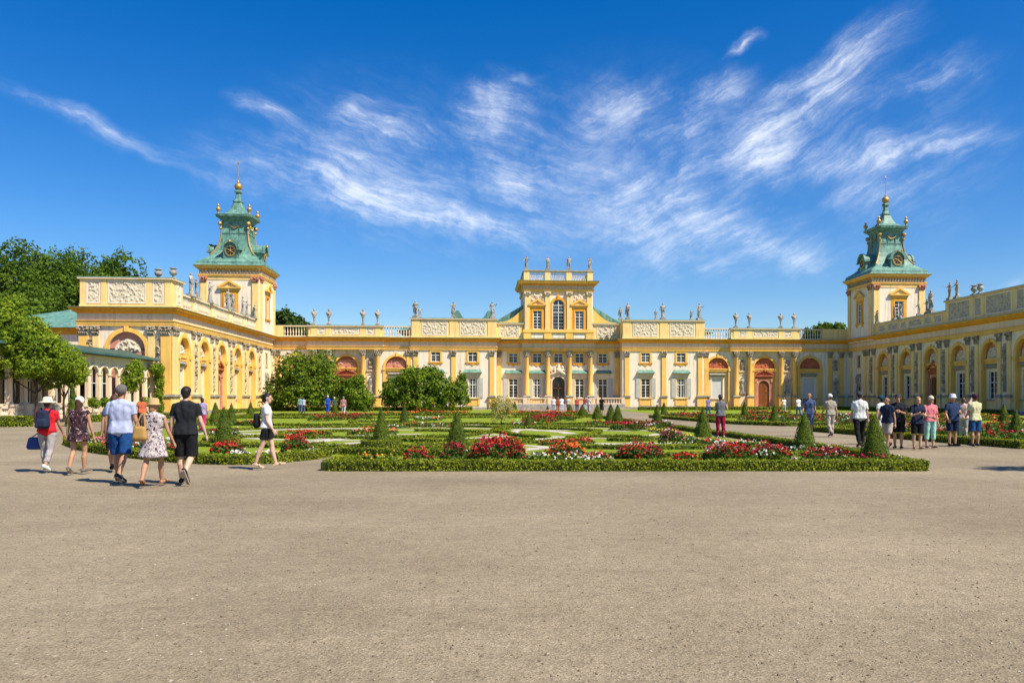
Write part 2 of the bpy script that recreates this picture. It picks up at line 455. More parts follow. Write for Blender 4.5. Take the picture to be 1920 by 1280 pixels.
def pediment_window(w, h, fw=.42, rise=.95, over=.25, low=.32, span=None, shade='ochre'):
    fr = frame_mesh(w,h,fw,.09,shade)
    subs = [('sash', sash_mesh(w,h,2,6 if h > 2.4 else 5), []), ('pane', pane_mesh(w,h), [])]
    s = span or (w/2+fw+over); z = h+fw+low
    mb = MB(); mb.box(-s*.86,s*.86,-.10,0,h+fw,z-.02)
    tri = [(-s,z+.16),(s,z+.16),(s,z+.26),(0,z+rise),(-s,z+.26)]
    mb.box(-s-.05,s+.05,-.34,0,z-.02,z+.12); mb.prism([(-s-.06,z+.12),(-s+.32,z+.12),(0,z+rise-.26),(s-.32,z+.12),(s+.06,z+.12),(s+.06,z+.22),(0,z+rise),(-s-.06,z+.22)],-.36,0)
    subs.append(('pediment', mb.mesh('pediment',M['yellow']), []))
    mb = MB(); mb.prism([(-s+.3,z+.121),(s-.3,z+.121),(0,z+rise-.25)],-.16,-.05)
    subs.append(('tympanum', mb.mesh('tympanum',M['pale']), []))
    mb = MB(); mb.box(-w/2-fw-.15,w/2+fw+.15,-.16,.1,-.2,-.03)
    for q in (-1,1): mb.box(q*(w/2+fw*.6)-.13,q*(w/2+fw*.6)+.13,-.12,0,-.55,-.2)
    subs.append(('sill', mb.mesh('sill',M['ochre']), []))
    return ('window', fr, subs)
def hooded_window(kind='blind', w=1.6, h=2.9):   # window of the arched bays, grey stone hood
    fr = frame_mesh(w,h,.26,.07,'wall')
    subs = []
    if kind == 'blind':
        mb = MB(); mb.box(-w/2,w/2,.10,.15,0,h)
        for i in range(1,6): mb.box(-w/2,w/2,.092,.10,h*i/6-.012,h*i/6+.012)
        subs.append(('blind', mb.mesh('blind',M['blind']), []))
    else:
        subs += [('sash', sash_mesh(w,h,2,5,bar=.025,fr=.07), []), ('pane', pane_mesh(w,h), [])]
        for s in (-1,1):
            mb = MB(); mb.box(min(s*w/2,s*(w/2-.3)),max(s*w/2,s*(w/2-.3)),.02,.07,0,h)
            subs.append(('shutter', mb.mesh('shutter',M['shutter']), []))
    mb = MB(); mb.box(-w/2-.3,w/2+.3,-.14,0,h+.27,h+.5); mb.box(-w/2-.42,w/2+.42,-.36,0,h+.5,h+.62)
    vs = [(-w/2-.42,-.36,h+.62),(w/2+.42,-.36,h+.62),(w/2+.3,0,h+.78),(-w/2-.3,0,h+.78),(-w/2-.42,0,h+.62),(w/2+.42,0,h+.62)]
    mb.add(vs,[(0,1,2,3),(0,3,4),(1,5,2)])
    subs.append(('canopy', mb.mesh('canopy',M['grey']), []))
    mb = MB(); mb.box(-w/2-.35,w/2+.35,-.2,.1,-.15,-.02)
    subs.append(('sill', mb.mesh('sill',M['grey']), []))
    mb = MB(); mb.box(-w/2-.25,w/2+.25,-.05,0,-1.1,-.16); mb.box(-w/2,w/2,-.08,-.05,-.95,-.3)
    subs.append(('apron', mb.mesh('apron',M['pale']), []))
    return ('window', fr, subs)
def red_portal(dark=False):            # oak door in a red stucco portal with a broken pediment; z = 0 at the threshold
    w, h = 1.62, 3.0
    mb = MB(); mb.box(-w/2,w/2,.1,.16,0,h); mb.halfdisc(0,h,w/2,.1)
    mb.box(-.03,.03,.07,.1,0,h+w/2-.1)
    for s in (-1,1):
        for z0, z1 in ((.15,.8),(.95,1.9),(2.05,2.95)): mb.box(s*.4-.26,s*.4+.26,.075,.1,z0,z1)
    subs = [('leaf', mb.mesh('leaf',M['darkwood'] if dark else M['wood']), [])]
    mb = MB(); mb.box(-1.25,1.25,-.12,0,4.05,4.4); mb.box(-1.45,1.45,-.34,0,4.4,4.58)
    for s in (-1,1):
        mb.prism([(s*1.5,4.58),(s*1.5,4.75),(s*.35,5.35),(s*.3,5.12)][::s],-.36,-.02)
    mb.relief(-.95,.95,4.58,5.1,-.05,4,.16,.1)
    mb.lathe([(.05,5.1),(.2,5.2),(.22,5.4),(.12,5.55),(.16,5.68),(.02,5.85)],0,-.2,8)
    subs.append(('pediment', mb.mesh('pediment',M['terracotta']), []))
    mb = MB()
    mb.arch(0,h,w/2,w/2+.22,-.1,.0,zb=0)
    for s in (-1,1):
        mb.box(s*1.18-.14,s*1.18+.14,-.2,0,0,.5); mb.box(s*1.18-.11,s*1.18+.11,-.15,0,.5,3.6); mb.box(s*1.18-.17,s*1.18+.17,-.24,0,3.6,4.05)
    return ('door', mb.mesh('door',M['pinkred']), subs)

def capital_mb(r, z0, z1, square=False, mb=None, y=0):
    """composite capital: two rows of leaves, corner volutes, abacus"""
    mb = mb or MB(); h = z1-z0; q = random.Random(3)
    if square: mb.box(-r,r,y-.02,y+r*.5,z0,z1-.12)
    else: mb.lathe([(r*.95,z0),(r*.95,z0+h*.5),(r*1.2,z1-.12)],0,y,10)
    n = 12 if not square else 5
    for row, (za, zb, o) in enumerate(((z0,z0+h*.42,.06),(z0+h*.28,z0+h*.72,.1))):
        for k in range(n):
            if square:
                x = -r+2*r*(k+.5*(row+.5))/n; px, py, nx, ny = x, y-.02, 0, -1
            else:
                a = 2*math.pi*(k+.5*row)/n; px, py, nx, ny = r*math.cos(a), y+r*math.sin(a), math.cos(a), math.sin(a)
            tx, ty = -ny, nx; w = .085
            mb.add([(px-tx*w,py-ty*w,za),(px+tx*w,py+ty*w,za),(px+tx*w+nx*o,py+ty*w+ny*o,zb),(px-tx*w+nx*o,py-ty*w+ny*o,zb),(px+nx*(o+.1),py+ny*(o+.1),zb-.09)],
                   [(0,1,2,3),(3,2,4),(2,1,4),(0,3,4)])
    zv = z1-.24
    for s in (-1,1):
        for yy in ((y-.16,) if square else (y-r*.85, y+r*.85)):
            mb.tube((s*r*1.02,yy-.08,zv),(s*r*1.02,yy+.12,zv),.13,.13,8)
    mb.box(-r*1.32,r*1.32,y-(.2 if square else r*1.3),y+(r*.5 if square else r*1.3),z1-.11,z1)
    mb.sphere((0,y-(.2 if square else r*1.2),z1-.14),.1,6,4)
    return mb
def column_tree():
    mb = MB(); mb.lathe([(.36,1.95),(.36,2.03),(.33,2.06),(.37,2.13),(.335,2.2),(.335,4.2),(.285,7.3),(.31,7.34),(.31,7.38)],0,0,16)
    sh = mb.mesh('column', M['yellow'], smooth=True)
    cap = capital_mb(.31,7.38,8.28).mesh('capital',M['stone'])
    mb = MB(); mb.box(-.44,.44,-.44,.44,.34,1.62); mb.box(-.28,.28,-.46,-.44,.5,1.45)
    ped = mb.mesh('pedestal',M['yellow'])
    mb = MB(); mb.sqlathe([(.46,1.62),(.5,1.7),(.56,1.76),(.56,1.84),(.42,1.95)]); mb.sqlathe([(.54,.0),(.54,.24),(.47,.34)])
    return ('column', sh, [('capital',cap,[]),('pedestal',ped,[]),('base',mb.mesh('base',M['grey']),[])])
def pilaster_tree(w=.64, d=.16, z0=1.95, z1=7.38, zc=8.28, m='yellow', ped=True, capm='stone', zb=.0):
    mb = MB(); mb.box(-w/2,w/2,-d,0,z0,z1); mb.box(-w/2-.05,w/2+.05,-d-.05,0,z0,z0+.16)
    sh = mb.mesh('pilaster',M[m])
    subs = [('capital', capital_mb(w/2,z1,zc,True,y=-d).mesh('capital',M[capm]), [])]
    if ped:
        mb = MB(); mb.box(-w/2-.12,w/2+.12,-d-.1,0,.34,1.62)
        subs.append(('pedestal', mb.mesh('pedestal',M[m]), []))
        mb = MB()
        for a, b, o in ((1.62,1.72,.16),(1.72,1.84,.24),(1.84,1.95,.14),(0,.34,.2)): mb.box(-w/2-o,w/2+o,-d-o,0,a,b)
        subs.append(('base', mb.mesh('base',M['grey']), []))
    return ('pilaster', sh, subs)
def balustrade_mb(x0, x1, z0, z1, y, mb=None, pitch=.34, d=.24):
    mb = mb or MB()
    mb.box(x0,x1,y-d/2-.04,y+d/2+.04,z1-.16,z1); mb.box(x0,x1,y-d/2,y+d/2,z0,z0+.16)
    n = max(1,int((x1-x0)/pitch)); a, b = z0+.16, z1-.16; h = b-a
    for i in range(n):
        x = x0+(i+.5)*(x1-x0)/n
        mb.lathe([(.085,a),(.085,a+h*.1),(.045,a+h*.16),(.1,a+h*.36),(.085,a+h*.5),(.04,a+h*.72),(.05,a+h*.82),(.085,a+h*.9),(.085,b)],x,y,6)
    return mb
ARCHI = [(-.3,8.28),(.05,8.28),(.05,8.45),(.09,8.455),(.09,8.66),(.17,8.72),(.17,8.76),(-.3,8.76)]
FRIEZ = [(-.3,8.762),(.03,8.762),(.03,9.42),(-.3,9.42)]
CORN = [(-.3,9.422),(.08,9.422),(.14,9.52),(.34,9.58),(.38,9.72),(.52,9.76),(.56,9.9),(.6,9.96),(-.3,9.96)]
FLASH = [(-.34,9.963),(.63,9.963),(.64,10.0),(-.34,10.05)]
def entablature(path, root, org):
    mb = MB(); mb.sweep(path,ARCHI); mb.build('architrave',M['yellow'],root,org)
    mb = MB(); mb.sweep(path,FRIEZ); mb.build('frieze',M['frieze'],root,org)
    mb = MB(); mb.sweep(path,CORN); c = mb.build('cornice',M['ochre'],root,org)
    mb = MB(); mb.sweep(path,FLASH); mb.build('flashing',M['copperlight'],c,org)
def parapet(T, x0, x1, z0, z1, y, panels, root, org, strips=(), sw=.8, seed=0, amp=.1, coping=True, m='pale', side=None, framem='wall', margin=.28, relm='relief'):
    """solid parapet wall with pilaster strips and framed carved panels; y = front face (local)"""
    mb = MB(T); mb.box(x0,x1,y,y+.45,z0,z1-.2)
    for sx in strips: mb.box(max(x0-.03,sx-sw/2),min(x1+.03,sx+sw/2),y-.07,y,z0+.01,z1-.21)
    mb.box(x0-.02,x1+.02,y-.09,y,z0+.012,z0+.26)
    p = mb.build('parapet',M[m],root,org)
    if coping:
        mb = MB(T); mb.box(x0-.14,x1+.14,y-.22,y+.6,z1-.2,z1-.06)
        mb.build('coping',M['frieze'],p,org)
        mb = MB(T); mb.box(x0-.16,x1+.16,y-.24,y+.62,z1-.058,z1)
        mb.build('flashing',M['copperlight'],p,org)
    for k, (a, b) in enumerate(panels):
        za, zb = z0+.36, z1-.3
        mb = MB(T); f = .12
        mb.box(a,b,y-.05,y,za,za+f); mb.box(a,b,y-.05,y,zb-f,zb); mb.box(a,a+f,y-.05,y,za+f,zb-f); mb.box(b-f,b,y-.05,y,za+f,zb-f)
        fr = mb.build('panel_frame',M[framem],p,org)
        mb = MB(T); mb.relief(a+f,b-f,za+f,zb-f,y-.012,seed+k,amp,.06,freq=1.5,fill=.0)
        mb.build('relief_panel',M[relm],p,org)
    return p

TALL2 = tall_window(True)
TALL, SMALL, COLUMN, PIL = tall_window(), small_window(), column_tree(), pilaster_tree()
BLIND, GLAZED, RED, REDDARK = hooded_window('blind'), hooded_window('glass'), red_portal(), red_portal(True)

# ---------------------------------------------------------------- main block
CX = 10.73
ORG = Vector((CX,115,0))
palace = tag(empty('palace_building',ORG),'long yellow and cream baroque palace with a raised middle storey and arched galleries','palace')
def PM(x, y, z=0, rz=0): return TR(x+CX-ORG.x, y-ORG.y, z, rz)     # relative to the root
def TM(y): return TR(CX, y, 0)

YG, YM, YR, YP = 115.1, 114.95, 117.45, 117.2       # wall planes: gallery, wing blocks, recess, middle bay
BAYS = (22.85, 29.75, 36.5)
# galleries
for s in (-1,1):
    x0, x1 = (-39.75,-20.9) if s < 0 else (20.9,42.4)
    mb = MB(TM(YG)); mb.wall(x0,x1,0,8.4,[(s*b,3.3,.34,5.85,True) for b in BAYS],.3)
    mb.build('wall',M['wall'],palace,ORG)
    mb = MB(TM(YG+.3)); mb.wall(x0,x1,0,5.6,[(s*b,1.6,1.5,4.4,False) if k != 1 else (s*b,1.62,.3,3.3,True) for k, b in enumerate(BAYS)],.18)
    mb.build('bay_wall',M['pale'],palace,ORG)
    for k, b in enumerate(BAYS):
        mb = MB(TM(YG)); mb.arch(s*b,5.85,1.55,1.88,-.12,.0,zb=.34)
        mb.box(s*b-.14,s*b+.14,-.2,0,7.35,7.95)
        a = mb.build('arch_surround',M['yellow'],palace,ORG)
        mb = MB(TM(YG)); mb.box(s*b-1.95,s*b-1.55,-.2,-.121,5.45,5.8); mb.box(s*b+1.55,s*b+1.95,-.2,-.121,5.45,5.8); mb.box(s*b-1.6,s*b+1.6,.02,.3,5.42,5.82); mb.box(s*b-1.64,s*b+1.64,-.06,.3,5.66,5.8)
        mb.build('impost_band',M['yellow'],a,ORG)
        mb = MB(TM(YG+.24)); mb.halfdisc(s*b,5.8,1.64,0); lu = mb.build('lunette',M['terracotta'],palace,ORG)
        mb = MB(TM(YG+.235)); mb.relief(s*b-1.45,s*b+1.45,5.82,6.9,0,10+k+s,.14,.08,arch=True,fill=-.12)
        mb.build('relief',M['terracotta'] if s > 0 else M['pinkred'],lu,ORG)
        if k == 1: inst(RED, palace, PM(s*b,YG+.3,.3))
        else: inst(BLIND, palace, PM(s*b,YG+.3,1.5))
# pilasters, columns, niches of the galleries
def niche(T, x, root, org, seed, y, wide=.86):
    mb = MB(T); mb.wall(x-.6,x+.6,1.6,7.6,[(x,wide,2.2,4.5,True),(x,wide,5.5,6.8,True)],.02,y=y-.04)
    mb.arch(x,4.5,wide/2,wide/2+.1,y-.1,y-.04,zb=2.2); mb.arch(x,6.8,wide/2,wide/2+.1,y-.1,y-.04,zb=5.5)
    mb.box(x-.55,x+.55,y-.24,y-.041,2.02,2.2); mb.box(x-.55,x+.55,y-.2,y-.041,5.32,5.5)
    n = mb.build('niche',M['frieze'],root,org)
    mb = MB(T); mb.relief(x-.4,x+.4,5.5,7.1,y-.05,seed,.3,.08,freq=1.3,fill=.12)
    mb.build('trophy_relief',M['stone'],n,org)
for s in (-1,1):
    for c in (25.45,27.45,32.1,34.1): inst(COLUMN, palace, PM(s*c,YG-.42))
    for c in (26.45,33.1): niche(TM(YG), s*c, palace, ORG, 20+c*s, 0)
    for c in (26.45,33.1):
        mb = MB(TM(YG)); mb.box(s*c-.5,s*c+.5,-.3,0,.0,1.9); mb.build('niche_base',M['frieze'],palace,ORG)
    inst(PIL, palace, PM(s*39.0 if s < 0 else 39.5,YG)); 
    if s > 0:
        inst(PIL, palace, PM(41.2,YG)); niche(TM(YG),40.35,palace,ORG,77,0,.7)
    inst(PIL, palace, PM(s*21.15,YG-.02))
# wing blocks (two storeys, two bays each)
for s in (-1,1):
    xa, xb = sorted((s*8.95,s*20.9))
    mb = MB(TM(YM)); mb.wall(xa,xb,0,8.4,[(s*w,1.28,1.62,4.34,False) for w in (12.3,17.45)]+[(s*w,1.28,6.66,8.02,False) for w in (12.3,17.45)],.2)
    mb.box(xa,xa+.02,.001,3.2,0,8.4); mb.box(xb-.02,xb,.001,3.2,0,8.4)
    mb.build('wall',M['wall'],palace,ORG)
    for w in (12.3,17.45):
        inst(TALL2 if (w > 15) == (s > 0) else TALL, palace, PM(s*w,YM,1.62)); inst(SMALL, palace, PM(s*w,YM,6.66))
    for c in (9.6,14.95,20.2): inst(PIL, palace, PM(s*c,YM))
    mb = MB(TM(YM)); mb.box(xa,xb,-.08,0,0,.3); mb.build('plinth',M['plinth'],palace,ORG)
# recess and middle bay
for s in (-1,1):
    xa, xb = sorted((s*5.2,s*8.95))
    mb = MB(TM(YR)); mb.wall(xa,xb,0,8.4,[(s*6.5,1.28,1.62,4.34,False),(s*6.5,1.28,6.66,8.02,False)],.2)
    mb.build('wall',M['wall'],palace,ORG)
    inst(TALL, palace, PM(s*6.5,YR,1.62)); inst(SMALL, palace, PM(s*6.5,YR,6.66)); inst(PIL, palace, PM(s*8.55,YR))
mb = MB(TM(YP)); mb.wall(-5.2,5.2,0,8.4,[(s*3.07,1.28,1.62,4.34,False) for s in (-1,1)]+[(s*3.07,1.28,6.66,8.02,False) for s in (-1,1)]+[(0,1.28,6.66,8.02,False),(0,1.8,.74,3.75,True)],.22)
mb.box(-5.2,-5.18,.001,.6,0,8.4); mb.box(5.18,5.2,.001,.6,0,8.4)
mb.build('wall',M['wall'],palace,ORG)
for s in (-1,1):
    inst(TALL if s > 0 else TALL2, palace, PM(s*3.07,YP,1.62)); inst(SMALL, palace, PM(s*3.07,YP,6.66))
    for c in (1.57,4.6): inst(COLUMN, palace, PM(s*c,YP-.42))
inst(SMALL, palace, PM(0,YP,6.66))
d = MB(TM(YP)); d.arch(0,3.75,.9,1.14,-.14,0,zb=.74); d.box(-1.5,1.5,-.2,0,4.98,5.1)
door = d.build('main_door',M['frieze'],palace,ORG)
d = MB(TM(YP))
for x in (-.87,-.03,.83): d.box(x-.04 if x > -.8 else x,x+.08,.1,.17,.74,3.7)
d.box(-.88,.88,.1,.17,2.95,3.08); d.arch(0,3.75,.8,.9,.1,.17); d.box(-.88,.88,.1,.165,.74,1.3)
d.build('door_leaf',M['darkwood'],door,ORG)
d = MB(TM(YP)); d.box(-.9,.9,.18,.2,.74,3.75); d.halfdisc(0,3.75,.9,.18); d.build('door_glass',M['glassdark'],door,ORG)
q = random.Random(12); mb = MB(TM(YP))       # carved coat with reclining figures above the door
mb.sphere((0,-.2,5.55),.42,10,8); mb.capsule((0,-.2,5.95),(0,-.2,6.3),.26,.2,10)
for s in (-1,1):
    mb.capsule((s*.45,-.25,5.25),(s*.95,-.2,5.0),.2,.15,8); mb.capsule((s*.5,-.25,5.3),(s*.55,-.25,5.75),.17,.12,8); mb.sphere((s*.6,-.27,5.98),.13,8,6)
    mb.capsule((s*.95,-.2,5.0),(s*1.4,-.18,4.98),.13,.07,8); mb.capsule((s*.55,-.28,5.65),(s*1.0,-.25,5.6),.08,.06,6); mb.capsule((s*1.0,-.2,5.35),(s*1.45,-.2,5.65),.1,.05,6)
for k in range(46):
    a = q.uniform(0,2*math.pi); r = math.sqrt(q.random()); x, z = 1.15*r*math.cos(a), 5.55+.72*r*math.sin(a)
    if z < 4.95: continue
    mb.capsule((x,-.12,z),(x+q.uniform(-.16,.16),-.2,z+q.uniform(-.16,.16)),.1,.05,6)
link('carved_crest',remesh(mb,.04,1,'carved_crest',[M['relief']]),palace,TR(-ORG.x,-ORG.y,0))
ENT = [(-39.6,115.05),(-34.95,115.05),(-34.95,114.5),(-24.6,114.5),(-24.6,115.05),(-20.95,115.05),(-20.95,114.86),(-8.9,114.86),(-8.9,117.35),(-5.25,117.35),(-5.25,116.6),
       (5.25,116.6),(5.25,117.35),(8.9,117.35),(8.9,114.86),(20.95,114.86),(20.95,115.05),(24.6,115.05),(24.6,114.5),(34.95,114.5),(34.95,115.05),(42.3,115.05)]
entablature([(x+CX,y) for x,y in ENT], palace, ORG)
# parapets
for s in (-1,1):
    q = lambda a, b: tuple(sorted((s*a,s*b)))
    a, b = q(24.7,34.85)
    parapet(TM(114.72),a,b,10.0,11.65,0,[q(25.9,27.0),q(27.95,31.6),q(32.55,33.65)],palace,ORG,[s*c for c in (25.45,27.45,32.1,34.1)],.8,seed=100+10*s)
    for a, b in (q(20.95,24.68), q(34.9,38.3)):
        mb = MB(TM(114.95)); balustrade_mb(a,b,10.03,11.6,.2,mb); mb.build('balustrade',M['white'] if 0 else M['frieze'],palace,ORG)
    a, b = q(38.3,39.6 if s < 0 else 42.2); mb = MB(TM(114.95)); mb.box(a,b,0,.4,10.02,11.6); mb.build('pedestal',M['pale'],palace,ORG)
    a, b = q(8.95,20.9)
    parapet(TM(114.98),a,b,10.0,12.75,0,[q(10.45,14.1),q(15.8,19.4)],palace,ORG,[s*c for c in (9.6,14.95,20.2)],1.15,seed=120+10*s,amp=.1)
    mb = MB(TM(115)); 
    for x in (s*9.0,s*20.85): mb.box(x-.05,x+.05,.43,4,10.0,12.55)
    mb.build('parapet_return',M['pale'],palace,ORG)
    a, b = q(5.05,8.95)
    parapet(TM(117.4),a,b,10.0,12.4,0,[q(5.6,8.5)],palace,ORG,[],seed=140+10*s,amp=.13)
# terrace with steps
mb = MB(TM(112)); mb.box(-8.9,8.9,0,5.2,0,.73)
for k in range(4): mb.box(-1.9+.0*k,1.9,-.34*(k+1),-.34*k,0,.73-.15*(k+1))
mb.build('terrace',M['plinth'],palace,ORG)
for s in (-1,1):
    a, b = sorted((s*1.5,s*8.6)); mb = MB(TM(112)); balustrade_mb(a,b,.735,1.62,.2,mb,pitch=.36)
    for x in (s*1.75,s*5.1,s*8.55): mb.box(x-.24,x+.24,0,.42,.735,1.66)
    mb.build('terrace_balustrade',M['frieze'],palace,ORG)
# belvedere storey
YB = 117.25
mb = MB(TM(YB)); mb.wall(-5.0,5.0,10,17.9,[(s*3.05,1.26,11.5,14.15,False) for s in (-1,1)]+[(0,1.74,11.4,14.95,True)],.2)
for x in (-5.0,4.98): mb.box(x,x+.02,.001,10,10,17.9)
bel = mb.build('belvedere_wall',M['wall'],palace,ORG)
mb = MB(TM(YB)); mb.box(-5,5,9.99,10.01,9,17.9); mb.box(-4.9,4.9,.3,9.9,17.6,17.9); mb.build('belvedere_rear_wall',M['wall'],palace,ORG)
mb = MB(TM(YB)); mb.box(-5.05,5.05,-.14,0,10.0,11.0); mb.box(-5.2,5.2,-.36,.0,11.0,11.2); mb.box(-5.1,5.1,-.26,0,11.2,11.42)
for c in (-4.5,-1.57,1.57,4.5): mb.box(c-.55,c+.55,-.3,-.14,10.01,11.0)
st = mb.build('string_course',M['yellow'],palace,ORG)
for c in (-3.05,0,3.05):
    mb = MB(TM(YB)); mb.box(c-.85,c+.85,-.17,-.141,10.2,10.85); mb.build('panel',M['wall'],st,ORG)
PW = pediment_window(1.26,2.65,.42,.95,.2)
BPIL = pilaster_tree(.7,.2,11.42,16.3,16.88,'pale',ped=False,capm='relief')
for s in (-1,1):
    inst(PW, palace, PM(s*3.05,YB,11.5))
    mb = MB(TM(YB)); mb.box(s*3.05-1.12,s*3.05-.68,-.03,-.001,11.42,15.4); mb.box(s*3.05+.68,s*3.05+1.12,-.03,-.001,11.42,15.4); mb.box(s*3.05-.68,s*3.05+.68,-.03,-.001,14.2,15.4); mb.build('window_surround',M['ochre'],palace,ORG)
    mb = MB(TM(YB)); mb.relief(s*3.05-1.0,s*3.05+1.0,15.55,16.75,-.03,60+s,.16,.07,fill=.08); mb.build('relief_panel',M['relief'],palace,ORG)
    for c in (1.57,4.5): inst(BPIL, palace, PM(s*c,YB))
w, h = 1.74, 3.55
mb = MB(TM(YB)); mb.arch(0,14.95,.87,1.2,-.1,0,zb=11.42); mb.box(-.16,.16,-.22,-.1,15.75,16.5)
aw = mb.build('arched_window',M['ochre'],palace,ORG)
link('sash', sash_mesh(w,h,2,7,bar=.03,arch=True), aw, PM(0,YB,11.4)); link('pane', pane_mesh(w,h,arch=True), aw, PM(0,YB,11.4))
BP = [(-5.02,YB+10),(-5.02,YB-.1),(5.02,YB-.1),(5.02,YB+10)]; BP = [(x+CX,y) for x,y in BP]
mb = MB(); mb.sweep(BP,[(-.2,16.88),(.12,16.88),(.12,17.05),(.18,17.06),(.2,17.27),(-.2,17.27)]); mb.build('architrave',M['yellow'],palace,ORG)
mb = MB(); mb.sweep(BP,[(-.2,17.272),(.06,17.272),(.06,17.76),(-.2,17.76)]); fr = mb.build('frieze',M['relief'],palace,ORG)
mb = MB(TM(YB)); 
for k in range(22): 
    x = -4.75+9.5*k/21; mb.box(x-.07,x+.07,-.3,-.161,17.3,17.7)
mb.build('frieze_bracket',M['relief'],fr,ORG)
mb = MB(); mb.sweep(BP,[(-.2,17.762),(.2,17.762),(.25,17.98),(.62,18.0),(.68,18.15),(.8,18.2),(.86,18.38),(-.2,18.38)]); bc = mb.build('cornice',M['yellow'],palace,ORG)
mb = MB(TM(YB))
for k in range(27):
    x = -5.2+10.4*k/26; mb.box(x-.1,x+.1,-.66,-.3,17.8,17.985)
mb.build('modillion',M['ochre'],bc,ORG)
mb = MB(); mb.sweep(BP,[(-.3,18.383),(.89,18.383),(.9,18.42),(-.3,18.5)]); mb.build('flashing',M['copperlight'],bc,ORG)
mb = MB(TM(YB)); mb.box(-4.9,4.9,0.1,9.9,18.3,18.45); mb.build('roof',M['copper'],palace,ORG)
mb = MB(TM(YB))
for k in range(3):
    a, b = -4.15+3.07*k-.0, -4.15+3.07*k+2.2
    mb.box(a,b,.12,.2,18.5,18.6); mb.box(a,b,.12,.2,19.66,19.84)
    n = 9
    for i in range(n):
        x = a+(i+.5)*(b-a)/n
        mb.tube((x-.11,.16,18.6),(x+.11,.16,19.66),.035,.035,5); mb.tube((x+.11,.16,18.6),(x-.11,.16,19.66),.035,.035,5)
        mb.sphere((x,.16,19.13),.075,6,4)
mb.build('roof_railing',M['frieze'],palace,ORG)
for c in (-4.6,-1.55,1.55,4.6):
    mb = MB(TM(YB)); mb.box(c-.4,c+.4,-.05,.5,18.42,19.84)
    if abs(c) > 4: mb.box(c-.38 if c < 0 else c+.02,c-.02 if c < 0 else c+.38,.5,9.5,18.42,19.84)
    pp = mb.build('roof_pedestal',M['pale'],palace,ORG)
mb = MB(TM(YB)); mb.box(-5.1,5.1,-.14,.6,19.842,20.0); mb.box(-5.1,-4.5,.6,9.6,19.842,20.0); mb.box(4.5,5.1,.6,9.6,19.842,20.0); mb.build('coping',M['grey'],pp,ORG)
# volutes and copper roofs at its flanks
for s in (-1,1):
    mb = MB(TM(YB+.5))
    pts = [(5.02,12.4),(5.02,14.6)]+[(5.02+.25+2.9*t,14.3-1.75*math.sin(t*math.pi/2)) for t in [i/10 for i in range(11)]]+[(8.5,12.55),(8.5,12.4)]
    poly = [(s*x,z) for x,z in pts]; mb.prism(poly if s < 0 else poly[::-1],0,.5)
    mb.build('volute',M['yellow'],palace,ORG)
    mb = MB(TM(YB+1.2)); a = [(5.0,0,15.1),(10.4,0,11.9),(10.4,11,11.9),(5.0,9,15.1)]
    mb.add([(s*x,y,z) for x,y,z in a]+[(s*5.0,-.0,11.9),(s*5.0,9,11.9)],[(0,1,2,3),(0,4,1),(3,2,5)])
    mb.build('roof',M['copper'],palace,ORG)
    # low hipped roof of the wing block with two dormers
    x0, x1 = 9.0, 23.2
    mb = MB(TM(YM)); v = [(x0,3,11.9),(x1,3,11.2),(x1,14,11.2),(x0,14,11.9),(x0,8,13.6),(19.4,8,13.4)]
    mb.add([(s*x,y,z) for x,y,z in v],[(0,1,5,4),(1,2,5),(2,3,4,5),(0,4,3)])
    rf = mb.build('roof',M['copper'],palace,ORG)
    for dx in ((10.0,14.55) if s < 0 else ()):
        mb = MB(TM(YM)); c = s*dx
        mb.prism([(c-1.5,12.6),(c-.7,13.35),(c-.2,14.2),(c+.2,14.2),(c+.7,13.35),(c+1.5,12.6)],3.6,6.5)
        mb.build('dormer',M['copper'],rf,ORG)
mb = MB(TM(115)); mb.box(-39.2,41.7,.5,14,9.86,9.94); mb.build('roof_deck',M['copperdark'],palace,ORG)
mb = MB(TM(115)); mb.box(-39.2,41.7,14.0,14.2,0,9.8); mb.build('rear_wall',M['wall'],palace,ORG)

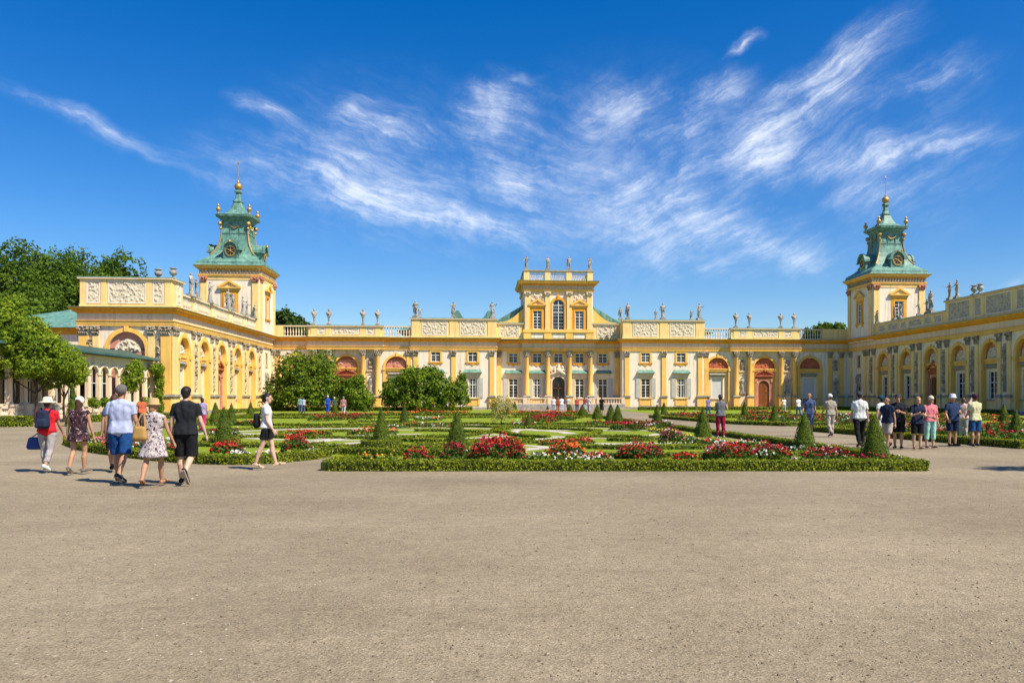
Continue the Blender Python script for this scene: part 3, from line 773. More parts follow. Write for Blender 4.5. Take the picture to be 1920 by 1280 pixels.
# ---------------------------------------------------------------- towers
def tower(cx, label, sides):
    cy = 110.34; org = Vector((cx,cy,0))
    root = tag(empty('palace_tower',org),label,'tower','corner towers of the palace')
    hw = 3.72
    for rot in (0,90,180,270):
        T = TR(cx,cy,0,R(rot)) @ Matrix.Translation((0,-hw,0)); vis = rot in sides
        mb = MB(T); mb.wall(-hw,hw,9.4,17.0,[(0,1.25,12.0,14.75,False)] if vis else [],.2)
        w = mb.build('wall',M['wall'],root,org)
        if not vis: continue
        LM = TR(0,0,0,R(rot)) @ Matrix.Translation((0,-hw,0))
        inst(TWIN, root, LM @ Matrix.Translation((0,0,12.0)))
        for s in (-1,1): inst(TPIL, root, LM @ Matrix.Translation((s*3.2,0,0)))
        mb = MB(T); mb.box(-hw+.9,hw-.9,-.06,0,16.6,16.9); mb.box(-hw+.9,-hw+1.0,-.05,0,10,16.6); mb.box(hw-1.0,hw-.9,-.05,0,10,16.6)
        mb.build('wall_band',M['pale'],w,org)
    sq = [(-hw,-hw),(hw,-hw),(hw,hw),(-hw,hw)]; sq = [(cx+x,cy+y) for x,y in sq]
    mb = MB(); mb.sweep(sq,[(-.2,16.97),(.14,16.97),(.14,17.1),(.2,17.12),(.22,17.28),(-.2,17.28)],True); mb.build('architrave',M['yellow'],root,org)
    mb = MB(); mb.sweep(sq,[(-.2,17.282),(.05,17.282),(.05,17.82),(-.2,17.82)],True); f = mb.build('frieze',M['relief'],root,org)
    mb = MB(); mb.sweep(sq,[(-.2,17.822),(.12,17.822),(.2,17.95),(.36,18.02),(.42,18.18),(.54,18.22),(.6,18.4),(-.2,18.4)],True); c = mb.build('cornice',M['yellow'],root,org)
    for rot in sides:
        T = TR(cx,cy,0,R(rot)); mb, mc = MB(T), MB(T)
        mb.box(-3.55,3.55,-hw-.16,-hw-.101,17.86,17.9)
        for k in range(18):
            x = -3.5+7.0*k/17
            mb.box(x-.1,x+.1,-hw-.34,-hw-.1,17.84,17.99); mc.box(x-.06,x+.06,-hw-.22,-hw-.051,17.34,17.76)
        mb.build('modillion',M['ochre'],c,org); mc.build('frieze_bracket',M['stone'],f,org)
    # copper lantern
    mb = MB(); mb.sqlathe([(4.36,18.4),(4.2,18.5),(4.02,18.62),(3.98,18.92),(3.72,19.12),(3.2,19.42),(2.72,19.88),(2.3,20.5),(2.02,21.1),(1.84,21.7),(1.68,22.6),(1.6,23.6),(1.62,24.5),(1.66,24.56)],cx,cy)
    body = mb.build('copper_roof',M['copper'],root,org)
    mb = MB()
    for rot in (0,90,180,270):
        mb.T = TR(cx,cy,0,R(rot))
        for z in (19.88,20.5,21.7,22.6,23.6): pass
        for x in (-.55,.55): mb.box(x-.02,x+.02,-1.72,-1.6,22.6,24.4)
        mb.box(-1.6,1.6,-1.71,-1.6,22.9,22.95)
    mb.build('seam',M['copper'],body,org)
    mb = MB(); mb.sqlathe([(1.66,24.5),(1.8,24.66),(1.9,24.7),(1.95,24.86),(2.3,25.02),(2.38,25.3),(2.3,25.34),(1.75,25.5),(1.15,25.85),(.8,26.4),(.58,27.0),(.46,27.24)],cx,cy,ch=.22)
    mb.build('bell_roof',M['copper'],root,org)
    mb = MB(); mb.sqlathe([(.46,27.2),(.6,27.27),(.6,27.4),(.42,27.5),(.33,27.8),(.27,28.3),(.3,28.5),(.42,28.6),(.42,28.75),(.28,28.9)],cx,cy,ch=.3)
    mb.build('neck',M['copper'],root,org)
    mb = MB(); mb.sphere((cx,cy,29.36),.5,16,10); b = mb.build('gilded_ball',M['gold'],root,org,smooth=True)
    mb = MB(); mb.tube((cx,cy,29.8),(cx,cy,32.4),.045,.03,6); mb.lathe([(.02,29.8),(.13,29.9),(.12,30.05),(.05,30.2)],cx,cy,8); mb.lathe([(.01,32.3),(.1,32.42),(.06,32.62),(.005,32.8)],cx,cy,6)
    mb.build('spire',M['gold'],root,org)
    for sx in (-1,1):
        for sy_ in (-1,1):
            x, y = cx+sx*1.95, cy+sy_*1.95
            mb = MB(); mb.lathe([(.2,25.3),(.13,25.45),(.12,25.6),(.3,25.85),(.34,26.0),(.2,26.15),(.1,26.25),(.16,26.35),(.18,26.45),(.05,26.62),(.02,26.7)],x,y,10)
            mb.build('gilded_finial',M['gold'],root,org,smooth=True)
            # gilded scroll running down the corner edge
            mb = MB(); prof = [(1.66,24.4),(1.74,23.9),(1.66,23.2),(1.72,22.4),(1.85,21.7),(2.05,21.1),(2.32,20.5),(2.74,19.92)]
            for (ha,za),(hb,zb) in zip(prof,prof[1:]): mb.tube((cx+sx*ha,cy+sy_*ha,za),(cx+sx*hb,cy+sy_*hb,zb),.11,.1,6)
            mb.sphere((cx+sx*1.78,cy+sy_*1.78,24.15),.3,8,6); mb.sphere((cx+sx*1.72,cy+sy_*1.72,23.55),.2,8,6)
            mb.build('gilded_scroll',M['gold'],root,org)
    for rot in (0,90,180,270):
        T = TR(cx,cy,0,R(rot))
        mb = MB(T); yf = -3.35
        mb.box(-.95,.95,yf,-1.7,19.1,20.9)
        pts = [(-1.2,20.55)]+[(-1.05*math.cos(math.pi*i/12),20.6+1.05*math.sin(math.pi*i/12)) for i in range(0,13)]+[(1.2,20.55)]
        mb.prism(pts,yf-.02,-1.6); mb.arch(0,20.6,.82,1.16,yf-.28,yf-.02,N=12); mb.box(-1.4,-.82,yf-.28,yf-.0,20.45,20.62); mb.box(.82,1.4,yf-.28,yf-.0,20.45,20.62)
        mb.box(-1.15,1.15,yf-.12,-1.9,18.95,19.25)
        d = mb.build('dormer',M['copper'],root,org)
        mb = MB(T @ Matrix.Translation((0,yf,20.35)) @ Matrix.Rotation(R(90),4,'X'))
        mb.lathe([(.54,.0),(.54,.1),(.7,.1),(.7,.0)],0,0,20); g = mb.build('round_frame',M['gold'],d,org)
        mb = MB(T); mb.T = T
        mb.add([(.55*math.cos(2*math.pi*k/20),yf-.03,20.35+.55*math.sin(2*math.pi*k/20)) for k in range(20)],[tuple(range(20))])
        mb.build('round_window',M['glassdark'],d,org)
        mb = MB(T)
        for k in range(3):
            a = math.pi*k/3+.5; mb.tube((.55*math.cos(a),yf-.05,20.35+.55*math.sin(a)),(-.55*math.cos(a),yf-.05,20.35-.55*math.sin(a)),.04,.04,5)
        mb.sphere((0,yf-.06,20.35),.13,8,5); mb.sphere((0,yf-.34,21.5),.2,8,6)
        mb.build('gilded_rosette',M['gold'],d,org)
        mb = MB(T)
        for k in range(9):
            t = k/8-.5; mb.sphere((t*1.1,-1.72,23.72+.8*t*t*1.6-.1),.085,6,4)
        for s in (-1,1): mb.sphere((s*.55,-1.7,24.0),.11,6,4)
        mb.build('gilded_swag',M['gold'],root,org)
TWIN = pediment_window(1.25,2.75,.45,1.05,.3)
TPIL = pilaster_tree(.8,.14,10.0,16.25,16.95,'pale',ped=False,capm='pinkred')
tower(CX+1.29-44.24,'palace tower with green copper lantern rising behind the urns and statues, over sunlit arches',(0,90))
tower(CX+1.29+44.24,'palace tower with green copper lantern rising above the shaded wing with glazed windows',(0,270))

# ---------------------------------------------------------------- side wings
def wing(side):
    if side < 0:
        X = -28.96; org = Vector((X,97,0)); T = TR(X,97,0,R(90)); lx = lambda Y: Y-97; y0, y1 = 78.6, 115.05; rot = R(90)
        root = tag(empty('palace_wing',org),'sunlit palace wing with blind arches, ending in a relief topped end wall','palace wing')
    else:
        X = 53.0; org = Vector((X,97,0)); T = TR(X,97,0,R(-90)); lx = lambda Y: 97-Y; y0, y1 = 66.0, 115.05; rot = R(-90)
        root = tag(empty('palace_wing',org),'palace wing in shade with arched glazed windows behind the tourists looking at phones','palace wing')
    IM = lambda x, y=0, z=0: Matrix.Rotation(rot,4,'Z') @ Matrix.Translation((x,y,z))
    a, b = sorted((lx(y0),lx(y1)))
    bays = [81.6,87.3,92.9,98.7,104.5]+([76.0,70.4] if side > 0 else [])
    D = .42
    small = 111.6
    mb = MB(T); mb.wall(a,b,0,8.4,[(lx(Y),2.7,.34,6.15,True) for Y in bays]+[(lx(small),.85,5.9,7.5,False),(lx(small),1.1,.3,2.9,True)],D)
    mb.build('wall',M['wall'],root,org)
    for k, Y in enumerate(sorted(bays)):
        x = lx(Y); door = abs(Y-92.9) < .1; dk = 3+k
        mb = MB(T); mb.arch(x,6.15,1.34,1.7,-.1,.0,zb=.34); mb.box(x-.14,x+.14,-.2,0,7.4,7.9)
        s = mb.build('arch_surround',M['yellow'],root,org)
        mb = MB(T); mb.arch(x,6.15,1.3,1.349,-.02,D+.01,zb=.34); mb.build('arch_reveal',M['yellow'],s,org)
        mb = MB(T); mb.box(x-1.3,x+1.3,D-.16,D+.05,5.2,5.5); mb.box(x-1.3,x+1.3,D-.26,D+.05,5.5,5.75)
        for q in (-1,1): mb.box(min(x+q*1.28,x+q*1.78),max(x+q*1.28,x+q*1.78),-.2,-.101,5.35,5.72)
        mb.build('impost_band',M['yellow'],s,org)
        mb = MB(T); mb.wall(x-1.3,x+1.3,.3,5.2,[(x,1.6,1.5,4.4,False)] if not door else [(x,1.62,.3,3.3,True)],.18,y=D)
        mb.build('bay_wall',M['pale'],root,org)
        mb = MB(T); mb.box(x-1.3,x+1.3,D+.04,D+.07,5.7,6.2); mb.halfdisc(x,6.15,1.31,D+.05); lu = mb.build('lunette',M['pinkred'],root,org)
        mb = MB(T); mb.relief(x-1.15,x+1.15,5.78,6.9,D-.01,200+dk+20*side,.2,.08,arch=True,fill=.15); mb.build('relief',M['relief'],lu,org)
        inst(REDDARK if door else (BLIND if side < 0 else GLAZED), root, IM(x,D,.3 if door else 1.5))
    x = lx(small); mb = MB(T); mb.arch(x,2.9,.55,.75,-.1,0,zb=.3); mb.relief(x-.7,x+.7,3.5,5.0,-.05,33,.3,.08,fill=.3)
    sd = mb.build('side_door',M['stone'],root,org)
    mb = MB(T); mb.box(x-.55,x+.55,.2,.3,.3,2.9); mb.halfdisc(x,2.9,.55,.2); mb.build('door_leaf',M['darkwood'],sd,org)
    mb = MB(T)
    for f in (-1,1): mb.box(x+f*.42-.08,x+f*.42+.08,-.05,0,5.8,7.6)
    mb.box(x-.5,x+.5,-.12,0,5.72,5.9); mb.box(x-.5,x+.5,-.05,0,7.5,7.64); sw = mb.build('slit_window',M['yellow'],root,org)
    mb = MB(T); mb.box(x-.43,x+.43,.2,.3,5.9,7.5); mb.build('pane',M['glassdark'],sw,org)
    pairs = [84.6,90.2,96.1,101.8,107.8,79.15]+([73.2,67.6] if side > 0 else [])
    for k, Y in enumerate(sorted(pairs)):
        x = lx(Y); dd = .78 if Y > 80 or side > 0 else .36
        for q in (-1,1): inst(WPIL, root, IM(x+q*dd,0,0))
        if Y > 80 or side > 0:
            mb = MB(T); mb.box(x-.42,x+.42,-.02,0,2.1,7.3); st = mb.build('ornament_strip',M['wall'],root,org)
            mb = MB(T); mb.relief(x-.3,x+.3,2.2,7.2,-.03,300+k+11*side,.3,.075,freq=1.5,fill=.1); mb.build('trophy_relief',M['stone'],st,org)
    inst(WPIL, root, IM(lx(113.9),0,0)); inst(WPIL, root, IM(lx(109.6),0,0)) if side > 0 else None
    mb = MB(T); mb.box(a,b,-.1,0,0,.3); mb.build('plinth',M['plinth'],root,org)
    e = .16
    if side < 0: path = [(-37.35,96),(-37.35,78.44),(X+e,78.44),(X+e,114.4)]
    else: path = [(X-e,114.4),(X-e,66)]
    entablature(path, root, org)
    # body and roof
    mb = MB()
    if side < 0: mb.box(X-8.3,X-.3,79.2,115,9.5,9.8); mb.box(X-8.3,X-8.1,79.2,115,0,9.5)
    else: mb.box(X+.3,X+10,66,115,9.5,9.8); mb.box(X+9.8,X+10,66,115,0,9.5); mb.box(X+.3,X+10,65.8,66,0,9.8); mb.box(X+1.5,X+1.6,66,115,0,9.5)
    mb.build('roof_deck',M['copperdark'],root,org)
    # parapets along the court
    if side < 0:
        parapet(T,lx(78.65),lx(81.2),10.0,12.75,-.05,[(lx(79.5),lx(80.6))],root,org,[],seed=400)
        pos = [84.6,90.2,96.1,101.8,107.8]
        cur = 81.25
        for Y in pos:
            mb = MB(T); balustrade_mb(lx(cur),lx(Y-.9),10.03,11.6,.1,mb); mb.build('balustrade',M['frieze'],root,org)
            parapet(T,lx(Y-.9),lx(Y+.9),10.0,11.65,-.05,[(lx(Y-.42),lx(Y+.42))],root,org,[],seed=410+int(Y),coping=True)
            cur = Y+.9
    else:
        parapet(T,lx(89.7),lx(66.0),10.0,12.75,-.05,[(lx(b)+.35,lx(a)-.35) for a,b in ((84.6,89.6),(82.6,84.6),(77.6,82.6),(75.6,77.6),(70.6,75.6))],root,org,[lx(Y) for Y in (89.4,84.6,82.6,77.6,75.6,70.6)],.7,seed=500,relm='stonerelief',amp=.12)
        parapet(T,lx(106.5),lx(89.75),10.0,11.65,-.05,[(lx(b)+.3,lx(a)-.3) for a,b in ((103.6,106.0),(100.2,103.6),(98.2,100.2),(94.6,98.2),(92.4,94.6),(90.2,92.4))],root,org,[lx(Y) for Y in (106.2,103.6,100.2,98.2,94.6,92.4)],.7,seed=520,relm='stonerelief',amp=.1)
    if side < 0:
        # end wall with the big relief lunette
        TE = TR(-33.0,78.6,0)
        mb = MB(TE); mb.wall(-4.25,4.04,0,8.4,[(0,3.3,.34,6.1,True)],.35); mb.box(-4.25,-4.2,.001,18,0,8.4); mb.build('wall',M['wall'],root,org)
        mb = MB(TE); mb.box(-1.65,1.65,.2,.24,.3,6.2); mb.halfdisc(0,6.1,1.66,.2); lu = mb.build('lunette',M['pinkred'],root,org)
        mb = MB(TE); mb.relief(-1.2,1.2,5.9,7.35,.17,61,.22,.055,arch=True,fill=.3); mb.build('relief',M['relief'],lu,org)
        mb = MB(TE); mb.arch(0,6.1,1.64,2.03,-.12,0,zb=.34); mb.box(-.2,.2,-.24,0,7.75,8.25); mb.build('arch_surround',M['yellow'],root,org)
        for x in (-3.8,-2.75,2.2,3.5):
            inst(WPIL if x not in (-3.8,3.5) else EPIL, root, TR(-33.0-org.x+x,78.6-org.y,0))
        for x in (-3.25,2.82):
            mb = MB(TE); mb.box(x-.3,x+.3,-.03,0,3.2,7.2); st = mb.build('ornament_strip',M['wall'],root,org)
            mb = MB(TE); mb.relief(x-.28,x+.28,3.3,7.1,-.04,70+x,.28,.06,freq=1.4,fill=.14); mb.build('trophy_relief',M['stone'],st,org)
        parapet(TE,-4.2,4.0,10.0,12.8,-.05,[(-3.6,-2.35),(-1.7,1.75),(2.3,3.3)],root,org,[-3.9,-2.05,2.0,3.65],.5,seed=430,amp=.09)
        mb = MB(TE); mb.box(-4.2,-3.8,.4,7,10,12.6); mb.build('parapet_return',M['pale'],root,org)
        # lower annex behind with a hipped copper roof
        mb = MB(); mb.box(-53,-37.2,88.2,104,0,8.2)
        ax = mb.build('annex_wall',M['wall'],root,org)
        mb = MB(); mb.sweep([(-53.1,104),(-53.1,88.1),(-37.0,88.1)],[(-.2,8.2),(.06,8.2),(.1,8.5),(.3,8.55),(.35,8.85),(-.2,8.85)]); mb.build('annex_cornice',M['ochre'],ax,org)
        mb = MB(); v = [(-53.7,87.5,8.86),(-36.8,87.5,8.86),(-36.8,104,8.86),(-53.7,104,8.86),(-45.5,95.5,11.6),(-36.8,95.5,11.6)]
        mb.add(v,[(0,1,5,4),(2,3,4,5),(3,0,4)]); mb.build('annex_roof',M['copper'],ax,org)
    return root
WPIL = pilaster_tree(.56,.14,m='pale')
EPIL = pilaster_tree(.85,.2)
wing(-1); wing(1)

# ---------------------------------------------------------------- arcaded loggia in front of the end wall
ORGA = Vector((-30.2,60,0))
loggia = tag(empty('arcade_building',ORGA),'low stone arcade with dark green roof running behind the young trees','arcade')
TA = TR(-30.2,60,0,R(90)); L_ = 17.4
n = 16; pitch = 1.74
ops = [(L_-1.0-pitch*k,1.36,1.25,3.42,True) for k in range(n)]
mb = MB(TA); mb.wall(L_-.3-pitch*n,L_+.0,1.2,4.95,ops,.16); mb.build('arcade_wall',M['frieze'],loggia,ORGA)
mb = MB()
for k in range(n+1):
    x = L_-1.0-pitch*(k-.5)
    mb = MB(TA); mb.lathe([(.2,1.22),(.21,1.3),(.15,1.38),(.145,3.2),(.13,3.28),(.22,3.42),(.22,3.5)],x,-.06,10); c = mb.build('column',M['frieze'],loggia,ORGA)
    mb = MB(TA); mb.box(x-.3,x+.3,-.36,.24,0,1.08); mb.box(x-.36,x+.36,-.42,.3,1.08,1.22); mb.build('pedestal',M['relief'],c,ORGA)
for k in range(n):
    x = ops[k][0]
    mb = MB(TA); mb.arch(x,3.42,.68,.84,-.09,0); mb.build('arch_surround',M['relief'],loggia,ORGA)
    mb = MB(TA); balustrade_mb(x-.56,x+.56,.15,1.12,-.05,mb,.2,.16); mb.build('balustrade',M['relief'],loggia,ORGA)
    if k % 3 != 1:
        mb = MB(TA); mb.box(x-.02,x+.02,.1,.14,1.25,3.9); mb.box(x-.62,x+.62,.1,.14,2.75,2.81); mb.build('glazing_bar',M['white'],loggia,ORGA)
mb = MB(TA); mb.box(L_-.3-pitch*n,L_,4.2,4.4,0,5); 
for k in range(n): mb.box(ops[k][0]-.9,ops[k][0]-.6,4.1,4.2,0,4.6)
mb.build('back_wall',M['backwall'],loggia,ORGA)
mb = MB(TA)
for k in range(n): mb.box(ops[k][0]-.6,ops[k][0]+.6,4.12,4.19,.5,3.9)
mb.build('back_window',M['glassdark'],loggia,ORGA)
mb = MB(TA); mb.prism([(L_-.3-pitch*n,4.96),(L_+.25,4.96),(L_+.25,5.02),(L_-.3-pitch*n,5.02)],-.5,4.4)
e0, e1 = L_-.3-pitch*n, L_+.25
mb.add([(e0,-.62,5.0),(e1,-.62,5.0),(e1,-.55,5.16),(e0,-.55,5.16),(e1,2.6,5.9),(e0,2.6,5.9),(e0,4.5,5.9),(e1,4.5,5.9)],[(0,1,2,3),(3,2,4,5),(5,4,7,6)])
mb.build('roof',M['copperdark'],loggia,ORGA)
mb = MB(TA); mb.box(e0,e1-.2,-.7,4.4,.0,.14); mb.build('floor_slab',M['plinth'],loggia,ORGA)
# ================================================================ figures
def V3(*a): return Vector(a)
def limbs(H, pose, w=1.0):
    """joints of a standing or walking person, facing +Y, feet on z = 0. pose: hipL,kneeL,hipR,kneeR (rad), arms: (swing, out, bend, inward) L/R, lean"""
    J = {}
    thigh, shin = .245*H, .245*H
    for s, k in ((-1,'L'),(1,'R')):
        a, b = pose.get('hip'+k,0), pose.get('knee'+k,0)
        hip = V3(s*.052*H*w, 0, 0)
        knee = hip+V3(s*.004*H, math.sin(a)*thigh, -math.cos(a)*thigh)
        ank = knee+V3(-s*.006*H, math.sin(a-b)*shin, -math.cos(a-b)*shin)
        pitch = pose.get('foot'+k, max(0,(b-a))*.9)
        toe = ank+V3(s*.02*H, math.cos(pitch)*.115*H, -math.sin(pitch)*.115*H)
        heel = ank+V3(0, -.03*H, 0)
        J['hip'+k],J['knee'+k],J['ank'+k],J['toe'+k],J['heel'+k] = hip,knee,ank,toe,heel
    low = min(min(J['ank'+k].z, J['toe'+k].z) for k in 'LR')
    dz = .036*H-low
    for k in J: J[k].z += dz
    pz = J['hipL'].z
    ln = pose.get('lean',0)
    def up(h, y=0, x=0): return V3(x, y+math.sin(ln)*h*H, pz+math.cos(ln)*h*H)
    J['pel'], J['waist'], J['chest'], J['neck'] = up(.01), up(.09), up(.215), up(.315)
    J['head'] = up(.40, pose.get('nod',0)*.06*H+.012*H)
    for s, k in ((-1,'L'),(1,'R')):
        sw, ou, be, inn = pose.get('arm'+k,(0,.12,.2,0))
        sh = up(.268, 0, s*.101*H*w)
        ua, fa = .165*H, .145*H
        el = sh+V3(s*math.sin(ou)*ua, math.sin(sw)*math.cos(ou)*ua, -math.cos(sw)*math.cos(ou)*ua)
        d = V3(s*math.sin(ou-inn), math.sin(sw+be)*math.cos(ou-inn), -math.cos(sw+be)*math.cos(ou-inn)).normalized()
        wr = el+d*fa
        J['sh'+k],J['el'+k],J['wr'+k],J['hd'+k] = sh,el,wr,d
    return J
def hand(mb, wr, d, side, H, curl=.5):
    """palm, four fingers of different length with two bends, thumb from the side of the palm"""
    d = d.normalized(); inw = V3(-side,0,0); inw = (inw-d*inw.dot(d)).normalized(); fw = d.cross(inw)*(-side if True else 1); 
    if fw.y < 0: fw = -fw
    r = .0052*H
    pc = wr+d*.05*H
    for t in (-.012,0,.012): mb.capsule(wr+fw*t*.6*H, pc+fw*t*1.25*H, .0085*H, .0085*H, 8)
    for t, l in ((.02,.040),(.0072,.046),(-.0062,.043),(-.019,.034)):
        a = pc+fw*t*H; b = a+(d*math.cos(curl*.5)+inw*math.sin(curl*.5))*l*.5*H; c = b+(d*math.cos(curl*1.5)+inw*math.sin(curl*1.5))*l*.55*H
        mb.capsule(a,b,r,r*.95,7); mb.capsule(b,c,r*.95,r*.8,7)
    a = wr+d*.018*H+fw*.016*H; b = a+(d*.75+fw*.7+inw*.2).normalized()*.03*H; c = b+(d*.95+fw*.15+inw*.3).normalized()*.024*H
    mb.capsule(a,b,r*1.25,r*1.1,7); mb.capsule(b,c,r*1.1,r*.85,7)
def torso(mb, J, H, w, g=0., depth=1., belly=0., flat_bottom=None):
    mb.capsule(J['pel']+V3(0,-.008*H,0), J['waist']+V3(0,belly*.02*H,0), .064*H*depth+g, .055*H*depth+belly*.012*H+g, 12)
    mb.capsule(J['waist']+V3(0,belly*.02*H,0), J['chest']+V3(0,-.003*H,.02*H), .055*H*depth+belly*.012*H+g, .063*H*depth+g, 12)
    for s in (-1,1):
        x = s*.042*H*w
        mb.capsule(J['pel']+V3(x*1.05,-.006*H,0), J['waist']+V3(x*.85,belly*.02*H,0), .062*H*depth+g, .052*H*depth+belly*.012*H+g, 12, f0=flat_bottom is not None)
        mb.capsule(J['waist']+V3(x*.85,belly*.02*H,0), J['chest']+V3(x*1.1,0,0), .052*H*depth+belly*.012*H+g, .062*H*depth+g, 12)
        mb.capsule(J['chest']+V3(x*1.1,0,0), J['chest']+V3(x*1.3,-.004*H,.05*H), .062*H*depth+g, .045*H+g, 12)
        mb.capsule(J['chest']+V3(0,-.008*H,.062*H), J['sh'+('L' if s<0 else 'R')]+V3(-s*.012*H,0,-.004*H), .044*H+g, .034*H+g, 10)
        mb.capsule(J['neck']+V3(0,-.008*H,-.012*H), J['sh'+('L' if s<0 else 'R')]+V3(-s*.02*H,-.004*H,.008*H), .034*H+g*.6, .026*H+g, 10)
def body_mesh(H, J, w, female, voxel, pose, name='person', mats=()):
    mb = MB(); f = .93 if female else 1.0
    torso(mb, J, H, w*.97, -.006*H, f)
    for s, k in ((-1,'L'),(1,'R')):
        mb.capsule(J['hip'+k]+V3(s*.006*H,0,.0), J['knee'+k], .052*H*(1.06 if female else 1), .031*H, 12)
        m = J['knee'+k].lerp(J['ank'+k],.33)+V3(0,-.012*H,0)
        mb.capsule(J['knee'+k], m, .030*H, .0335*H, 12); mb.capsule(m, J['ank'+k], .0325*H, .019*H, 12)
        mb.capsule(J['ank'+k]+V3(0,-.01*H,-.008*H), J['toe'+k]+V3(0,0,.0), .021*H, .014*H, 10)
        mb.capsule(J['sh'+k], J['el'+k], .0285*H*f, .0215*H*f, 10)
        m2 = J['el'+k].lerp(J['wr'+k],.3)
        mb.capsule(J['el'+k], m2, .0215*H*f, .0225*H*f, 10); mb.capsule(m2, J['wr'+k], .0225*H*f, .0145*H*f, 10)
        hand(mb, J['wr'+k], J['hd'+k], s, H, pose.get('curl',.6))
    mb.capsule(J['neck']-V3(0,.008*H,.02*H), J['head']-V3(0,.012*H,.02*H), .031*H*f, .029*H*f, 12)
    hd = J['head']; yaw = pose.get('look',0); RZ = Matrix.Rotation(yaw,3,'Z')
    def hp(x,y,z): return hd+RZ @ V3(x*H,y*H,z*H)
    mb.capsule(hp(0,-.012,.018), hp(0,.006,.022), .049*H, .046*H, 14)       # skull
    mb.capsule(hp(0,.008,.0), hp(0,.022,-.040), .042*H, .024*H, 12)         # face and jaw
    mb.capsule(hp(0,.052,.010), hp(0,.062,-.012), .006*H, .009*H, 8)        # nose
    mb.capsule(hp(-.018,.044,.02), hp(.018,.044,.02), .008*H, .008*H, 8)    # brow
    mb.capsule(hp(-.012,.042,-.03), hp(.012,.042,-.03), .0065*H, .0065*H, 8)  # mouth
    for s in (-1,1): mb.capsule(hp(s*.048,-.004,.012), hp(s*.05,-.008,-.012), .008*H, .006*H, 7)
    return remesh(mb, voxel, 3, name, mats), hp
def cloth(mb, voxel, name, m, parent, it=3, M_=None):
    me = remesh(mb, voxel, it, name, [m]); n = len(me.vertices); sd = len(name)*1.7+parent.location.x
    co = np.empty(n*3,dtype=np.float32); no = np.empty(n*3,dtype=np.float32); me.vertices.foreach_get('co',co); me.vertices.foreach_get('normal',no)
    co = co.reshape(-1,3); no = no.reshape(-1,3)
    f = np.array([noise.noise(Vector((x*11+z*5+sd,y*11,z*4.5+sd)))+.6*noise.noise(Vector((x*22-z*9,y*22+sd,z*10))) for x,y,z in co])
    co += no*(f*.011)[:,None]; me.vertices.foreach_set('co',co.reshape(-1)); me.update()     # creases
    return link(name, me, parent, M_)
CM = {}
def cmat(key, col, rough=.85, pattern=None):
    if key in CM: return CM[key]
    if pattern is None: m = mat(key, col, rough, .1, 6, bump=.3, bscale=6, spec=.15, obj=True)
    else:
        m, nt, b = nodes(key); L = nt.links.new
        tc = N(nt,'ShaderNodeTexCoord'); n1 = N(nt,'ShaderNodeTexNoise'); n1.inputs['Scale'].default_value = pattern[1]; n1.inputs['Detail'].default_value = 2; n1.inputs['Distortion'].default_value = 1.2
        L(tc.outputs['Object'],n1.inputs['Vector'])
        rp = N(nt,'ShaderNodeValToRGB'); L(n1.outputs['Fac'],rp.inputs['Fac']); rp.color_ramp.interpolation = 'CONSTANT'
        cs = [col]+list(pattern[0]); 
        rp.color_ramp.elements[0].color = (*cs[0],1); rp.color_ramp.elements[0].position = 0
        rp.color_ramp.elements[1].color = (*cs[1],1); rp.color_ramp.elements[1].position = pattern[2] if len(pattern) > 2 else .48
        for i, c in enumerate(cs[2:]):
            e = rp.color_ramp.elements.new(.56+.07*i); e.color = (*c,1)
        L(rp.outputs['Color'],b.inputs['Base Color']); b.inputs['Roughness'].default_value = rough; b.inputs['Specular IOR Level'].default_value = .15
    CM[key] = m; return m
SKIN = [mat('skin_fair',(.55,.33,.22),.55,.06,8,obj=True,spec=.3), mat('skin_tanned',(.44,.235,.135),.55,.06,8,obj=True,spec=.3), mat('skin_light',(.60,.38,.27),.55,.06,8,obj=True,spec=.3)]
EYE_M = mat('eye_dark',(.03,.02,.015),.2,.0,4)

